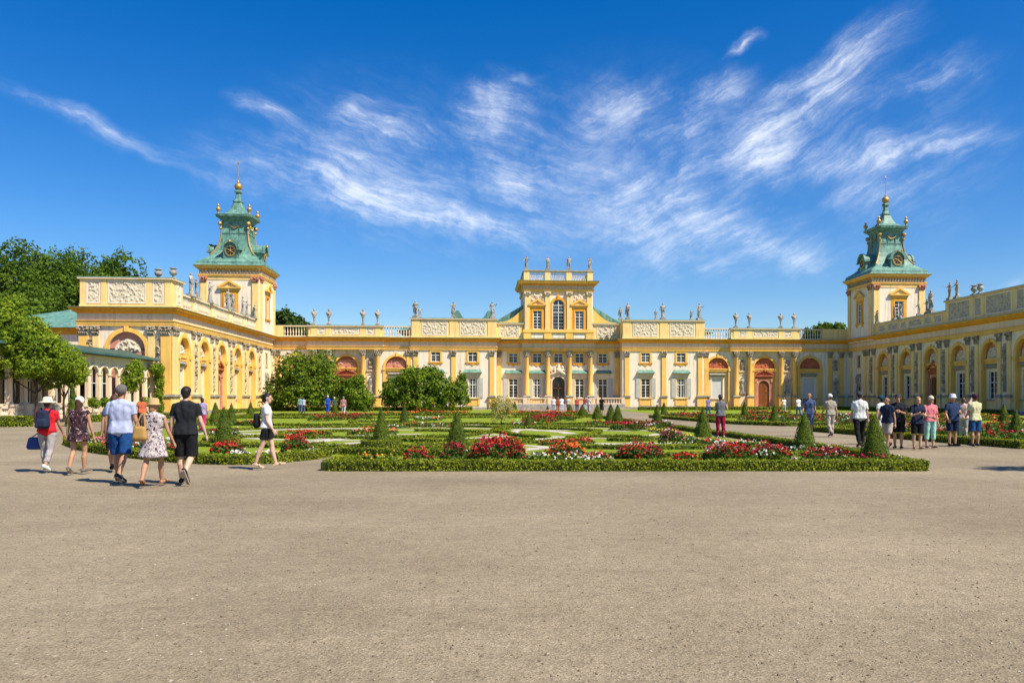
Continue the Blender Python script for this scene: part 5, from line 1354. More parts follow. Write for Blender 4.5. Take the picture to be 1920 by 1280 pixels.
# ---------------------------------------------------------------- trees
def tree(name, x, y, label, cat, blobs, trunk, leaf, n, lm, group=None, seed=0, gap=.0, freq=.5, limbs_=True, foot=0, flowers=None, shell=.45):
    """blobs: (dx,dy,z,rx,ry,rz) ellipsoids of the crown; trunk: (radius, height)"""
    rs = np.random.RandomState(seed+3); r = random.Random(seed)
    root = tag(empty(name,(x,y,0)),label,cat,group)
    tr, th = trunk
    if tr > 0:
        mb = MB(); prev = Vector((0,0,-.05)); pr = tr*1.25
        for k in range(1,6):
            p = Vector((r.uniform(-.12,.12)*tr*3,r.uniform(-.12,.12)*tr*3,th*k/5)); mb.capsule(prev,p,pr,tr*(1.15-.09*k),9); prev = p; pr = tr*(1.15-.09*k)
        if limbs_:
            for dx,dy,z,rx,ry,rz in blobs:
                e = Vector((dx,dy,z-.1*rz)); s = Vector((0,0,th*r.uniform(.72,1.0))); m = s.lerp(e,.5)+Vector((0,0,-.08*(e-s).length))
                mb.capsule(s,m,tr*.5,tr*.32,7); mb.capsule(m,e,tr*.32,tr*.12,7)
                for q in range(3):
                    v = Vector((r.uniform(-1,1)*rx,r.uniform(-1,1)*ry,r.uniform(-.3,.9)*rz))*.75; mb.capsule(m.lerp(e,.6),e+v,tr*.16,tr*.04,5)
        mb.build('trunk',M['bark'],root)
    V = np.array([b[3]*b[4]*b[5] for b in blobs])**.72; cnt = (V/V.sum()*n).astype(int); XS, NS = [], []
    for (dx,dy,z,rx,ry,rz),c in zip(blobs,cnt):
        v = rs.normal(size=(c,3)); v /= np.linalg.norm(v,axis=1)[:,None]
        q = (shell+(1-shell)*rs.random(c)**.6); ph = rs.random()*10
        lump = np.array([noise.noise(Vector((a*2.2+ph,b*2.2,d*2.2))) for a,b,d in v])
        q = q*(1+.42*lump)
        X = v*q[:,None]*np.array([rx,ry,rz])+np.array([dx,dy,z]); XS.append(X); NS.append(v)
    X = np.concatenate(XS); Nv = np.concatenate(NS)
    if gap:
        f = np.array([noise.fractal(Vector((a*freq+seed,b*freq,c*freq)),.8,2.0,2) for a,b,c in X]); k = f > -gap*.6+.0 if gap < 0 else f > (gap-.55)
        X, Nv = X[k], Nv[k]
    k = X[:,2] > foot+.02; X, Nv = X[k], Nv[k]
    A,B = rand_axes(rs,len(X),leaf,.35,Nv*.7); link('crown',quads('crown',X,A,B,LM[lm]),root)
    if flowers:
        i = rs.choice(len(X),flowers[1]); blossoms('blossoms',X[i]*1.02,flowers[2],[BL[flowers[0]]],np.zeros(flowers[1],int),rs,root)
    return root
def crown(seed, R_, zc, rz, k=9, spread=.62, sub=.5):
    r = random.Random(seed); out = [(0,0,zc,R_*.7,R_*.7,rz*.75)]
    for i in range(k):
        a = 2*math.pi*i/k*1.618*1.0+r.uniform(0,.7); e = r.uniform(-.75,.95); rr = spread*R_*math.sqrt(max(.1,1-e*e*.75))
        s = R_*sub*r.uniform(.7,1.15); out.append((rr*math.cos(a),rr*math.sin(a),zc+e*rz*.68,s,s,s*.8*rz/R_ if rz > R_ else s*.8))
    return out

rs = np.random.RandomState(77); n = 9000
D = 4.3+11*rs.random(n)**1.5; U = (rs.random(n)-.58)*1.45*D
X = np.stack([U*CS+D*SN, -U*SN+D*CS, np.zeros(n)],1); r_ = (.004+.011*rs.random(n)**4)
oc = np.array([(1,0,0),(-.9,.2,0),(.1,1,0),(0,-1,.1),(.1,0,.7),(0,0,-.5)]); fo = np.array([(0,2,4),(2,1,4),(1,3,4),(3,0,4)])
V = oc[None]*r_[:,None,None]*(.7+.6*rs.random((n,6,1))); an = rs.random(n)*6.28; ca, sa = np.cos(an)[:,None], np.sin(an)[:,None]
V = np.stack([V[:,:,0]*ca-V[:,:,1]*sa, V[:,:,0]*sa+V[:,:,1]*ca, V[:,:,2]],2)+X[:,None,:]; V[:,:,2] += .002
Fc = (fo[None]+6*np.arange(n)[:,None,None]).reshape(-1,3)
me = bpy.data.meshes.new('pebbles'); me.from_pydata(V.reshape(-1,3).tolist(),[],Fc.tolist())
for k, c in enumerate(((.30,.24,.16),(.16,.12,.08),(.42,.37,.29))): me.materials.append(mat('pebble_%s' % ('beige','dark','pale')[k],c,.9,.2,30))
me.polygons.foreach_set('material_index',np.repeat(rs.choice(3,n,p=(.35,.45,.2)),4).astype(np.int32))
tag(link('pebbles',me),'loose small stones scattered over the gravel forecourt','pebbles',kind='stuff')
# ================================================================ statues on the palace
ORD = ['first','second','third','fourth','fifth','sixth','seventh','eighth','ninth']
for k, c in enumerate((-4.6,-1.55,1.55,4.6)):
    put_statue(CX+c,YB+.2,20.0,1.95,k,PI,['stone statue on the leftmost corner post of the middle storey railing','stone statue second from the left on the middle storey railing','stone statue second from the right on the middle storey railing','stone statue on the rightmost corner post of the middle storey railing'][k],'statues on the middle storey railing')
for k, (px, h, lab) in enumerate(((779,2.35,'tall statue with a smaller companion above the leftmost carved roof panel'),(850,2.25,'statue with outstretched arm between two carved panels, leftward of the middle storey'),(923,2.3,'broad draped statue standing right beside the left flank of the middle storey'),
        (1177,2.3,'tall statue above the panel just rightward of the middle storey'),(1242.5,2.3,'tall statue midway between the two carved panels rightward of the middle storey'),(1311,2.35,'tall statue at the outer end of the parapet beside the green roof slope'))):
    put_statue(fx(px,115.2),115.2,12.75,h,k+2,PI+.2*(k%3-1),lab,'statues on the panelled parapets')
for k, (px, h, lab) in enumerate(((787,1.45,'small statue leaning on the leftmost tall parapet statue'),(1163,1.75,'smaller statue at the parapet corner facing the middle storey'),(1229.5,1.4,'child sized statue at the foot of the midway parapet statue'),(1296,1.5,'small statue carrying a load beside the outermost parapet statue'))):
    put_statue(fx(px,115.35),115.35,12.75,h,k+4,PI,lab,'small companion statues')
for k, c in enumerate((-34.1,-32.1,-27.45,-25.45,25.45,27.45,32.1,34.1)):
    put_pair(BUST[0],CX+c,114.9,11.65,1.0,PI+.15*(k%3-1),'bust','stone bust on the '+('left' if c < 0 else 'right')+' gallery parapet, '+ORD[k%4]+' of the four from the left','bust','busts on the gallery parapets')
for s in (-1,1):
    for j, c in enumerate((26.45,33.1)):
        inner = 'nearer to the entrance' if j == 0 else 'nearer to the tower'
        put_statue(CX+s*c,YG-.14,2.2,2.3,j+2+s,PI,'draped niche statue between paired columns of the '+('left' if s < 0 else 'right')+' gallery, '+inner,'niche statues of the galleries','niche_statue')
put_statue(CX+40.35,YG-.14,2.2,2.2,5,PI,'niche statue in the shaded corner beside the right tower','niche statues of the galleries','niche_statue')
WL = [(358.6,2.3,1),(368.4,1.9,3),(393.8,2.2,4),(428,2.2,2),(436.8,1.9,5),(455.6,2.1,6),(462.7,1.7,0),(478,1.7,1)]
for k, (px, h, m) in enumerate(WL):
    put_statue(-29.0,sy(px,-29.0),11.65,h,m,PI/2+PI+.3*(k%3-1),ORD[k]+' statue along the sunlit wing balustrade, counted from the urns towards the tower','statues on the sunlit wing')
for k, px in enumerate((297,322)):
    X, Y = ((fx(297,80.6),80.6) if k == 0 else (-29.3,sy(322,-29.3)+.4))
    put_pair(URN,X,Y,12.8,1.0,0,'urn',['stone urn on the relief topped end wall, farther from its corner','stone urn at the corner of the relief topped end wall'][k],'urn','urns on the wing parapets')
WR = [(1645.8,1.75,0),(1677,1.8,2),(1688,1.9,4),(1722.6,1.8,5),(1738,1.8,1),(1745,2.7,6)]
for k, (px, h, m) in enumerate(WR):
    put_statue(53.15,sy(px,53.15),11.65,h,m,PI/2+.3*(k%3-1),ORD[k]+' statue along the shaded wing parapet, counted outward from the tower','statues on the shaded wing')
for k, (px, h, m) in enumerate(((1781,2.0,3),(1794.6,2.05,0))):
    put_statue(53.15,sy(px,53.15),12.75,h,m,PI/2,['stooping statue at the start of the raised parapet of the shaded wing','upright statue beside the stooping one on the raised parapet'][k],'statues on the shaded wing')
for k, px in enumerate((1826.5,1838)):
    put_pair(URN,53.2,sy(px,53.2),12.75,1.0,0,'urn',['stone urn on the shaded raised parapet, nearer to the statues','stone urn on the shaded raised parapet, farther from the statues'][k],'urn','urns on the wing parapets')

# ================================================================ parterre
h_ = 'low clipped box hedges edging the parterre'
hedge([(9.95,17.75),(-3.45,18.8),(-3.2,20.4)],.46,.225,'long straight box hedge along the very front of the flower garden',h_,.028,1.15,1)
hedge([(9.9,17.9),(10.4,22),(10.55,27),(10.1,38),(9.6,52),(9.3,72)],.42,.2,'box hedge along the right edge of the middle parterre beside the wide path',h_,.035,.8,2)
hedge(curve([(-4.5,23.3),(-4.7,22.2),(-5.6,20.9),(-6.8,21.0),(-8.4,22.2),(-11.6,25.7),(-13.6,28.6),(-14.9,31.0),(-15.6,34.5)]),.5,.22,'curved box hedge behind the legs of the strolling group',h_,.03,1.1,3)
hedge(curve([(-15.6,34.7),(-16.8,42),(-18.6,55),(-20.3,73)]),.45,.22,'long box hedge on the garden edge facing the sunlit wing',h_,.05,.8,4)
hedge([(-20.3,73.6),(-6,73.9),(9.2,73.9)],.5,.24,'far box hedge along the gravel road before the palace',h_,.07,.7,5)
hedge(curve([(-4.3,24.2),(-3.0,23.6),(-1.2,23.0),(1.0,22.6)]),.45,.2,'short hedge just behind the left end of the front hedge',h_,.034,1,6)
inner = 'low clipped hedges inside the parterre'
HL = [([(1.4,22.4),(4,22.0),(7,21.9),(9.2,22.2)],'inner hedge behind the tall red flower mounds'),
 ([(-3.9,31.5),(-2.2,30.2),(0,29.8),(1.8,30.8)],'curved hedge around the foot of the lefthand front cone'),
 ([(2.6,26.2),(5,25.4),(7.4,25.6),(9.4,27)],'hedge behind the red and white star bed'),
 ([(-13.8,31.6),(-10,29.2),(-7,27.8),(-5.4,28.4)],'hedge behind the woman in black shorts'),
 ([(-17,50),(-9,48),(-2,49.6),(3,48.6),(9.2,50)],'wavy hedge crossing the lawn near the far red ribbon'),
 ([(-19.4,66),(-9,64.5),(1,65.8),(9.0,66.4)],'wavy hedge crossing the lawn nearest to the road')]
for k, (p, lab) in enumerate(HL):
    Y = p[0][1]; hedge(curve(p),.42,.14,lab,inner,.036+.0009*(Y-20),.85,20+k)
SP = [(-1.0,26.4,2.3,.6,.4,5.4,'spiral box scroll left of the tall cone'),(5.2,31,2.2,.6,2.6,-2.4,'spiral box scroll behind the red star bed'),(-9.4,32.2,2.2,.5,.2,5.2,'spiral box scroll behind the walking woman'),(-6,53,2.6,.8,3,-2,'spiral box scroll near the far red ribbon'),(5,62,3,.8,.5,5.4,'spiral box scroll near the palace road')]
for k, (cx,cy,r0,r1,a0,a1,lab) in enumerate(SP):
    hedge(spiral(cx,cy,r0,r1,a0,a1),.3,.13,lab,'spiral box scrolls',.034+.0009*(cy-20),.9,40+k)
EL = [(-4.5,36.5,9.6,9.5,3.5,9.0,'large oval hedge around the lefthand parterre'),(-4.5,36.5,4.6,3.6,2.0,7.6,'small oval hedge in the heart of the parterre'),(4.8,38.5,4.2,6.5,-.6,4.2,'oval hedge beside the wide path')]
for k, (cx,cy,rx,ry,a0,a1,lab) in enumerate(EL):
    pts = [(cx+rx*math.cos(a0+(a1-a0)*i/40)*(1+.06*math.sin(5*(a0+(a1-a0)*i/40))),cy+ry*math.sin(a0+(a1-a0)*i/40)) for i in range(41)]
    hedge(pts,.34,.12,lab,'oval hedge rings',.05,.85,140+k)
for cx,cy,rx,ry,w in ((-4.5,36.5,8.4,7.9,.7),(-4.5,36.5,5.9,5.0,.6),(4.8,38.5,3.4,5.2,.5),(-1.0,26.6,3.0,1.9,.5),(5.4,30.6,2.9,2.0,.5)):
    ribbon('gravel_band',[(cx+rx*math.cos(6.28*i/48),cy+ry*math.sin(6.28*i/48)) for i in range(46)],w,.018+.0004*rx,'whitegravel')
# pale gravel bands and lawns between them
for pts, w in (([(441,838),(500,838),(560,833),(640,823)],.8),([(575,842),(606,845),(640,850)],.5),([(632,836),(660,843),(720,844),(780,842),(834,838)],.75),([(632,836),(650,832),(700,829)],.6),([(985,842),(1040,840),(1100,834)],.6),([(1060,836),(1105,834)],.8),([(1128,834),(1165,832)],.6),
             ([(890,816),(960,815),(1020,818)],.9),([(905,846),(985,841)],.4),([(600,824),(690,816),(790,814)],.7),([(700,797),(800,795),(900,797)],.8),([(500,806),(600,803),(720,806)],.6),([(780,783),(900,781),(1010,783)],.9),([(1000,808),(1100,806),(1180,809)],.6),([(430,812),(520,815),(590,812)],.5)):
    ribbon('gravel_band',[G(*p) for p in pts],w,.022,'whitegravel')
RC = [('crimson',3),('red',3)]; RW = [('red',3),('crimson',3),('white',1.6)]; OR = [('orange',3),('red',1.5)]; MX = [('red',2),('white',2),('crimson',2),('yellow',1)]
def MD(px, py, w, h, pal, lab, seed, **k):       # px: centre, py: base row, w: width in px
    x, y = G(px,py); d = x*SN+y*CS; r = w*d/FPX/2; h *= .84
    return mound(x,y+min(r,.8)*.5,r,min(r,.9),h,pal,lab,seed=seed,**k)
MD(935,868,112,.6,RC,'largest mound of dark red flowers right of the tall front cone',1,bloom=.042)
MD(782,868,56,.32,RC,'small red flower mound left of the tall front cone',2)
MD(852,866,54,.46,[('crimson',1)],'crimson flowers around the foot of the tall front cone',3)
MD(1062,866,80,.46,OR+[('white',.35)],'loose orange red mound above white edging at the front hedge',4)
MD(1205,862,90,.42,RW,'wide red mound by the front hedge, under the crimson clump',5)
MD(1262,836,50,.6,[('crimson',2),('pink',1)],'upright crimson clump behind the wide front red mound',6)
MD(1375,864,100,.42,RC+[('white',.6),('pink',.6)],'bright red mound at the front hedge, left of the last two cones',7)
MD(1450,862,80,.34,RW,'red and white flowers next to the foot of the second last cone',8)
MD(1560,866,90,.34,RW+[('orange',1)],'mixed flowers between the last two cones',9)
MD(1120,868,60,.22,[('white',2),('red',2),('orange',1)],'low mixed white and red edging flowers near the front hedge middle',10)
MD(1290,868,60,.22,[('white',1.5),('orange',1),('red',1)],'low mixed pale flowers along the front hedge toward the right end',11)
MD(550,853,52,.58,[('red',3),('crimson',2)],'round red flower dome beside the walking woman in white',12,bloom=.04)
MD(585,858,40,.2,[('white',1)],'white flowers at the foot of the round red dome',13)
MD(500,861,56,.2,[('white',2),('yellow',1)],'white and yellow flowers behind the walking woman',14)
MD(420,855,60,.4,RC,'red flowers around the cone behind the man in black',15)
MD(445,860,46,.2,[('white',1)],'white flowers below the cone behind the man in black',16)
MD(190,842,60,.4,[('pink',1),('white',2)],'pink and white flowers between the two women and the man in blue',17)
MD(205,851,40,.45,[('red',2),('crimson',1)],'red flowers right beside the man in blue shorts',18)
MD(330,855,60,.4,MX,'mixed flowers between the woman in dress and the man in black',19)
MD(255,852,40,.4,MX,'mixed flowers behind the straw hat woman bag',20)
gr = 'flower ribbons of the parterre'
SR = [([(660,818),(700,815),(745,815)],.7,.3,OR,'orange red ribbon left of the front cone'),([(560,822),(610,817)],.8,.28,OR,'short orange ribbon behind the round red dome'),([(595,790),(640,786),(685,788)],1.6,.5,RC,'far red ribbon behind the lefthand hedges'),([(1000,795),(1030,788),(1062,790)],1.8,.5,RC,'dark red ribbon straight before the palace door'),
 ([(1030,836),(1060,833),(1100,831)],1.0,.16,[('red',1)],'flat red patch with white gravel darts'),([(1165,808),(1200,804),(1250,806)],1.4,.45,RW,'red ribbon near the right edge of the parterre'),([(1105,800),(1150,798)],1.0,.35,RC,'short red ribbon below the row of small cones'),
 ([(700,805),(780,802),(860,803)],.7,.25,MX,'mixed ribbon behind the two front cones'),([(780,790),(830,788)],.8,.3,[('white',2),('orange',1)],'pale ribbon below the magnolia bush'),([(960,800),(1010,800)],.9,.3,RW,'red and white ribbon around the small dwarf cone'),
 ([(400,800),(450,797),(500,800)],.9,.35,RC,'red ribbon among the cones near the sunlit wing'),([(390,822),(450,820)],.8,.35,RW,'red and white ribbon right of the man in black'),([(720,778),(800,777),(880,778)],1.2,.35,OR,'faint orange ribbon beside the palace road'),([(930,778),(1000,777),(1100,778)],1.2,.4,OR,'long orange ribbon below the terrace steps'),
 ([(880,860),(1000,866),(1130,872)],.6,.25,[('white',2),('yellow',1)],'thin pale edging behind the front hedge middle'),([(1480,870),(1600,872),(1690,874)],.6,.25,RW,'thin edging flowers at the right end of the front hedge'),([(660,868),(740,870)],.6,.25,[('yellow',2),('orange',1)],'yellow edging flowers behind the left end of the front hedge'),
 ([(1290,832),(1400,842),(1520,850)],.6,.22,[('white',2),('red',1)],'pale flowers along the right border hedge'),([(1190,800),(1290,824)],.5,.22,[('white',1),('yellow',1)],'pale flowers under the cones of the right border')]
for k, (p, w, h, pal, lab) in enumerate(SR):
    Y = G(*p[0])[1]; strip([G(*q) for q in p],w,h,pal,lab,gr,70+k,bloom=.036+.0007*(Y-18),leaf=.05+.0008*(Y-18),dens=320 if Y < 40 else 130)
# garden on the far side of the wide path
h2 = 'low clipped hedges across the wide path'
hedge([G(1222,783),G(1300,789),G(1387,795.5),G(1470,798.5),G(1562,798.5)],.5,.22,'hedge across the wide path under the row of far red flowers',h2,.06,.9,60)
hedge([G(1530,808.5),G(1620,816),G(1711,824),G(1800,831),G(1925,841)],.5,.25,'hedge just behind the group of tourists looking at phones',h2,.04,1,61)
hedge([G(1533,807.5),G(1600,804),G(1680,803)],.5,.22,'short hedge end turning off behind the man in khaki',h2,.05,.9,62)
for k, (p, lab) in enumerate((([(20,56),(28,54),(40,56)],'thin hedge row across the far lawn, nearest'),([(19,64),(28,62),(44,64)],'thin hedge row across the far lawn, middle'),([(17,71),(28,70),(46,71)],'thin hedge row across the far lawn, farthest'),([(20,36),(28,34),(38,37)],'hedge row behind the red beds of the tourists'))):
    hedge(curve(p),.5,.2,lab,h2,.07,.8,64+k)
SR2 = [([(1262,783),(1300,786),(1335,788)],1.8,.45,RC,'red ribbon across the path left of the woman in crimson trousers'),([(1400,789),(1450,791),(1500,792)],1.8,.4,RW,'red and white ribbon right of the woman in crimson trousers'),([(1555,797),(1600,800),(1640,803)],2.2,.55,RW+[('violet',.8)],'red bed behind the man in khaki'),([(1565,786),(1600,787),(1630,788)],2.0,.6,[('violet',1),('white',1)],'violet and white flowers behind the man in khaki'),
 ([(1690,812),(1760,818),(1840,824),(1920,829)],1.3,.5,RW,'long red bed behind the phone group'),([(1850,812),(1920,816)],1.5,.55,RC,'dense red bed at the far right picture edge'),([(1500,783),(1560,783),(1650,785)],2.0,.35,OR,'orange ribbon before the shaded corner'),([(1400,778),(1480,779)],2.4,.4,RC,'far red ribbon before the oak door'),([(1680,797),(1780,801),(1880,806)],1.4,.4,OR,'orange ribbon beyond the phone group'),([(1700,784),(1800,786),(1900,789)],2,.4,OR,'far orange ribbon before the shaded wing')]
for k, (p, w, h, pal, lab) in enumerate(SR2):
    Y = G(*p[0])[1]; strip([G(*q) for q in p],w,h,pal,lab,'flower ribbons across the wide path',110+k,bloom=.04+.0007*(Y-18),leaf=.06+.0008*(Y-18),dens=160 if Y < 45 else 90)
# hedge strips along the foot of the palace
fh = 'hedge strips at the foot of the palace'
hedge([(-27,104.5),(-12,104.5),(-1.5,104.5)],.9,.45,'dark hedge strip under the magnolia bushes along the gallery',fh,.09,.7,80)
hedge([(20,104.5),(35,104.5),(51,104.5)],.9,.45,'dark hedge strip along the foot of the right gallery',fh,.09,.7,81)
hedge([(49.5,104),(49.8,90),(50,74)],.9,.45,'dark hedge strip along the foot of the shaded wing',fh,.08,.7,82)
hedge([(-26.6,84),(-26.6,95),(-26.6,103)],.9,.4,'dark hedge strip along the foot of the sunlit wing',fh,.08,.7,83)
hedge([(-38,44),(-31,46.8),(-25.6,48.6)],.9,.6,'short clipped hedge at the picture edge before the arcade','hedges before the arcade',.06,.8,84)
hedge([(-26.5,57),(-24.8,64),(-24.5,70)],.7,.45,'low hedge behind the strolling group before the arcade','hedges before the arcade',.06,.8,85)
# clipped yew cones
CONES = [(715,842,764,30,'tall yew cone rising from a box hedge collar, front middle'),(857,860,768,38,'tall yew cone with crimson flowers at its foot'),(1640,866,774,44,'biggest yew cone at the right end of the front hedge'),(1508,848,769,35,'large yew cone second from the right end of the front hedge'),(1318,819,763,26,'yew cone beside the woman in crimson trousers'),(1232,804,757,20,'yew cone on the path edge before the right block windows'),
 (758,795,757,16,'yew cone before the left magnolia bush gap'),(420,836,760,29,'yew cone wrapped in red flowers behind the man in black'),(404,794,753,19,'slim yew cone nearest the sunlit wing, beside the man in black'),(434,795,755,17,'slim yew cone second from the man in black'),(470,781,752,13,'far slim yew cone beside the woman in black shorts'),
 (1158,793,757,19,'outer yew cone of the row right of the entrance'),(1145,791,756,18,'yew cone just left of the outer one in the entrance row'),(1120,786,757,18,'middle yew cone of the entrance row'),(1092,781,757,16,'yew cone right of the entrance steps visitors'),(1069,777,757,12,'smallest yew cone nearest the entrance steps'),(965,769,752,9,'tiny yew cone before the left terrace railing'),
 (1245,777,753,11,'far yew cone across the path before the shuttered windows'),(1452,795,758,17,'yew cone before the brown oak door'),(1396,781,752,13,'far yew cone before the niche statue, left of the oak door'),(628,779,757,14,'yew cone between the far walkers'),(991,803,776,15,'dwarf yew cone in the middle of the parterre'),(1882,795,756,18,'yew cone before the shaded wing, left of its pair'),(1905,823,769,26,'yew cone at the far right picture edge'),(1286,792,760,0,''),
 (138,801,733,0,''),(685,772,757,9,'tiny yew cone right of the left bush')]
CM_ = [cone_mesh(1.0,.24,.02,k) for k in range(3)]
for k, (px, pb, pt, w, lab) in enumerate(CONES):
    if not w: continue
    x, y = G(px,pb); d = x*SN+y*CS; h = (pb-pt)*d/FPX; r = w*d/FPX/2*(1.1 if d < 40 else 1.02)
    o = tag(empty('topiary_cone',(x,y,0),k*1.1),lab,'topiary','clipped yew cones')
    core, f = cone_mesh(h,r,max(.014,.0008*d),k) if d < 40 else CM_[k % 3]
    if d >= 40: o.scale = (r/.24,r/.24,h)
    link('core',core,o); link('foliage',f,o)
x, y = G(715,842); hedge(spiral(x,y,.52,.52,0,6.2,18),.3,.3,'round box collar around the front middle cone',inner,.03,1,90)
# pale feathery shrub in the middle
x, y = G(940,800); tree('feathery_shrub',x,y,'pale feathery shrub rising above the red mounds','shrub',[(0,0,1.0,.75,.75,.75),(-.35,0,1.3,.4,.4,.5),(.35,.1,1.2,.4,.4,.5)],(.03,.5),.045,2600,'yellowleaf',seed=4,gap=.35,freq=2)

# ================================================================ trees and bushes
def at(px, Y): return fx(px,Y)
Y = 101; tree('magnolia_bush',at(572,Y),Y,'large round magnolia bush at the corner of the sunlit wing','bush',[(0,0,3.6,3.6,3,3.1),(-2.9,0,2.4,2.2,2.2,2.2),(2.3,-.5,3.0,2.4,2.4,2.5),(-1.2,-1,5.2,2.3,2,2.0),(1.8,.2,5.6,2.2,2,1.7),(.3,-1.6,1.8,3.2,2,1.8),(-3.9,.5,1.2,1.6,1.5,1.3),(3.6,0,1.6,1.6,1.6,1.5)],(.14,2.0),.17,15000,'magnolia','flowering bushes',5,gap=.16,freq=.8,flowers=('white',60,.1))
tree('magnolia_bush',at(665,Y-1),Y-1,'smaller dark bush leaning on the large magnolia','bush',[(0,0,2.0,1.8,1.6,1.9),(1.0,-.3,1.2,1.5,1.4,1.2),(-.8,0,3.0,1.2,1.2,1.2),(.4,.2,3.4,.9,.9,1.0)],(.08,1.0),.15,6500,'magnolia','flowering bushes',6,gap=.14,freq=.9)
tree('magnolia_bush',at(786,Y),Y,'wide magnolia bush hiding the left block windows','bush',[(0,0,3.2,2.6,2.2,2.0),(-2.6,0,2.6,2.0,1.8,1.7),(2.5,0,2.8,2.1,1.8,1.8),(-.8,-.8,4.3,1.7,1.6,1.2),(1.2,.2,4.4,1.6,1.5,1.2),(-3.6,.3,1.6,1.2,1.2,1.2),(3.4,0,1.4,1.5,1.4,1.3),(0,-1,1.2,2.6,1.6,1.2)],(.12,1.6),.17,13000,'magnolia','flowering bushes',8,gap=.17,freq=.8,flowers=('white',40,.1))
tree('young_tree',at(863,Y),Y,'slender young tree just right of the wide magnolia','tree',[(0,0,2.6,1.0,.9,1.9),(.2,0,4.0,.6,.6,.9),(.3,0,1.4,.9,.8,.8)],(.06,1.8),.14,2600,'magnolia','young trees',9,gap=.3,freq=1.2)
# tall trees behind the wing
for k, (px, Yt, top, rad, seed, n) in enumerate(((8,112,437,6.2,1,13000),(70,120,458,5.2,2,13000),(128,126,462,5.6,3,14000),(188,121,456,6.0,4,15000),(228,138,482,3.8,5,7000),(30,100,560,4.2,6,8000),(158,128,470,5.2,7,13000),(98,118,470,4.6,8,11000))):
    x = at(px,Yt); H = zz(top,x,Yt)
    b = crown(seed+30,rad,H*.60,H*.38,12,.72,.5)
    tree('deciduous_tree',x,Yt,['tall dark tree at the left picture edge, partly cut off','tall tree second from the picture edge behind the low annex','tall tree in the middle of the clump behind the wing','tall tree nearest the relief topped end wall','lower tree peeping out above the relief parapet','shorter tree standing in front of the tall clump','tall tree filling the clump above the relief parapet corner','bushy tree between the two tallest of the clump'][k],'tree',b,(.38,H*.55),.22,int(n*2.1),'tree','tall trees behind the palace',seed,gap=.26,freq=.30,shell=.55)
for k, (px, Yt, top, rad, seed, n) in enumerate(((531,140,563,3.6,11,6000),(574,150,591,2.6,12,3600),(1538,150,601,2.6,13,3000),(1568,146,596,3.2,14,4500),(1524,155,608,1.8,15,2000),(622,150,602,1.4,16,1200))):
    x = at(px,Yt); H = zz(top,x,Yt); b = crown(seed+50,rad,H*.72,H*.26,9,.7,.5)
    tree('deciduous_tree',x,Yt,['dark tree top beside the left tower, above the balustrade','smaller tree top rightward of the dark one by the left tower','low tree top in the middle of the clump by the right tower','tallest tree top touching the right tower','smallest tree top of the clump by the right tower','tree tip showing between two busts'][k],'tree',b,(.3,H*.6),.28,n*2,'dark' if k < 2 else 'tree','tree tops behind the galleries',seed,gap=.2,freq=.4,shell=.55)
# young trees before the arcade
x, y = G(68,793); tree('young_tree',x,y,'bright green tree with thin trunk at the picture edge before the arcade','tree',[(0,0,4.6,1.7,1.7,1.5),(-1.6,0,5.0,1.5,1.4,1.4),(1.2,.2,4.0,1.4,1.3,1.2),(-.6,-.6,5.6,1.1,1.2,.9),(.8,0,5.0,1.1,1.2,.9),(-2.4,.2,4.0,1.2,1.2,1.1),(-1.3,.4,6.1,.8,.9,.6),(1.8,-.2,3.8,.9,.9,.8),(.2,-.8,3.5,1.2,1.1,.7)],(.10,2.6),.10,15000,'lime','trees before the arcade',21,gap=.2,freq=1.0,shell=.4)
x, y = G(120,791); tree('young_tree',x,y,'smaller bright green tree with yellowish crown right of the picture edge tree','tree',[(0,0,4.0,1.3,1.2,1.2),(.6,.1,3.4,1.0,1.0,.9),(-.5,0,4.8,.9,.9,.8),(.5,0,2.9,.7,.7,.6),(-.5,-.3,2.9,1.0,.9,.8)],(.08,2.0),.10,7000,'lime','trees before the arcade',22,gap=.22,freq=1.1,shell=.4)
x, y = G(18,797); tree('young_tree',x-2.0,y+4,'darker tree cut off by the picture edge before the arcade','tree',[(0,0,5.4,2.0,1.8,1.7),(-.8,0,6.6,1.5,1.5,1.2),(.9,.3,5.8,1.3,1.3,1.1),(.6,0,4.0,1.5,1.5,1.1),(-.4,.5,7.6,1.0,1.0,.8)],(.13,3.0),.115,13000,'lime','trees before the arcade',23,gap=.2,freq=.9,shell=.4)
x, y = G(248,791); tree('standard_tree',x,y,'small standard tree with oval crown before the arcade columns','tree',[(0,0,3.1,.72,.72,.9),(.2,.1,3.7,.5,.5,.5),(-.2,0,2.5,.6,.6,.5)],(.05,2.0),.085,3600,'lime','trees before the arcade',24,gap=.2,freq=1.6)
x, y = G(137,799); o = tag(empty('topiary_spindle',(x,y,0)),'narrow dark spindle of clipped yew between the two hatted women','topiary'); c, f = cone_mesh(2.5,.36,.045,9); link('core',c,o); link('foliage',f,o)
x = -29.6; y = sy(301,x); tree('climbing_ivy',x,y-.4,'ivy climbing the last arcade column beside the wing','climbing plant',[(0,0,.8,.45,.5,.8),(0,.1,2.0,.42,.5,.8),(.05,0,3.2,.45,.55,.8),(0,-.3,4.2,.5,.9,.6),(.1,-.9,4.3,.45,.6,.45)],(.06,3.5),.10,4200,'lime',seed=25,gap=.1,freq=1.5,limbs_=False)
for k, px in enumerate((174,196,214,270)):
    x = -28.9; y = sy(px,x); o = tree('potted_plant',x,y,'potted leafy plant before the arcade, '+ORD[k]+' from the trees','plant',[(0,0,1.35,.42,.42,.35),(.1,.1,1.1,.35,.35,.25)],(.04,.9),.075,650,'lime','potted plants before the arcade',30+k,limbs_=False)
    mb = MB(); mb.lathe([(.2,0),(.24,.05),(.3,.5),(.34,.55),(.28,.56)],0,0,10); mb.build('pot',M['stone'],o)
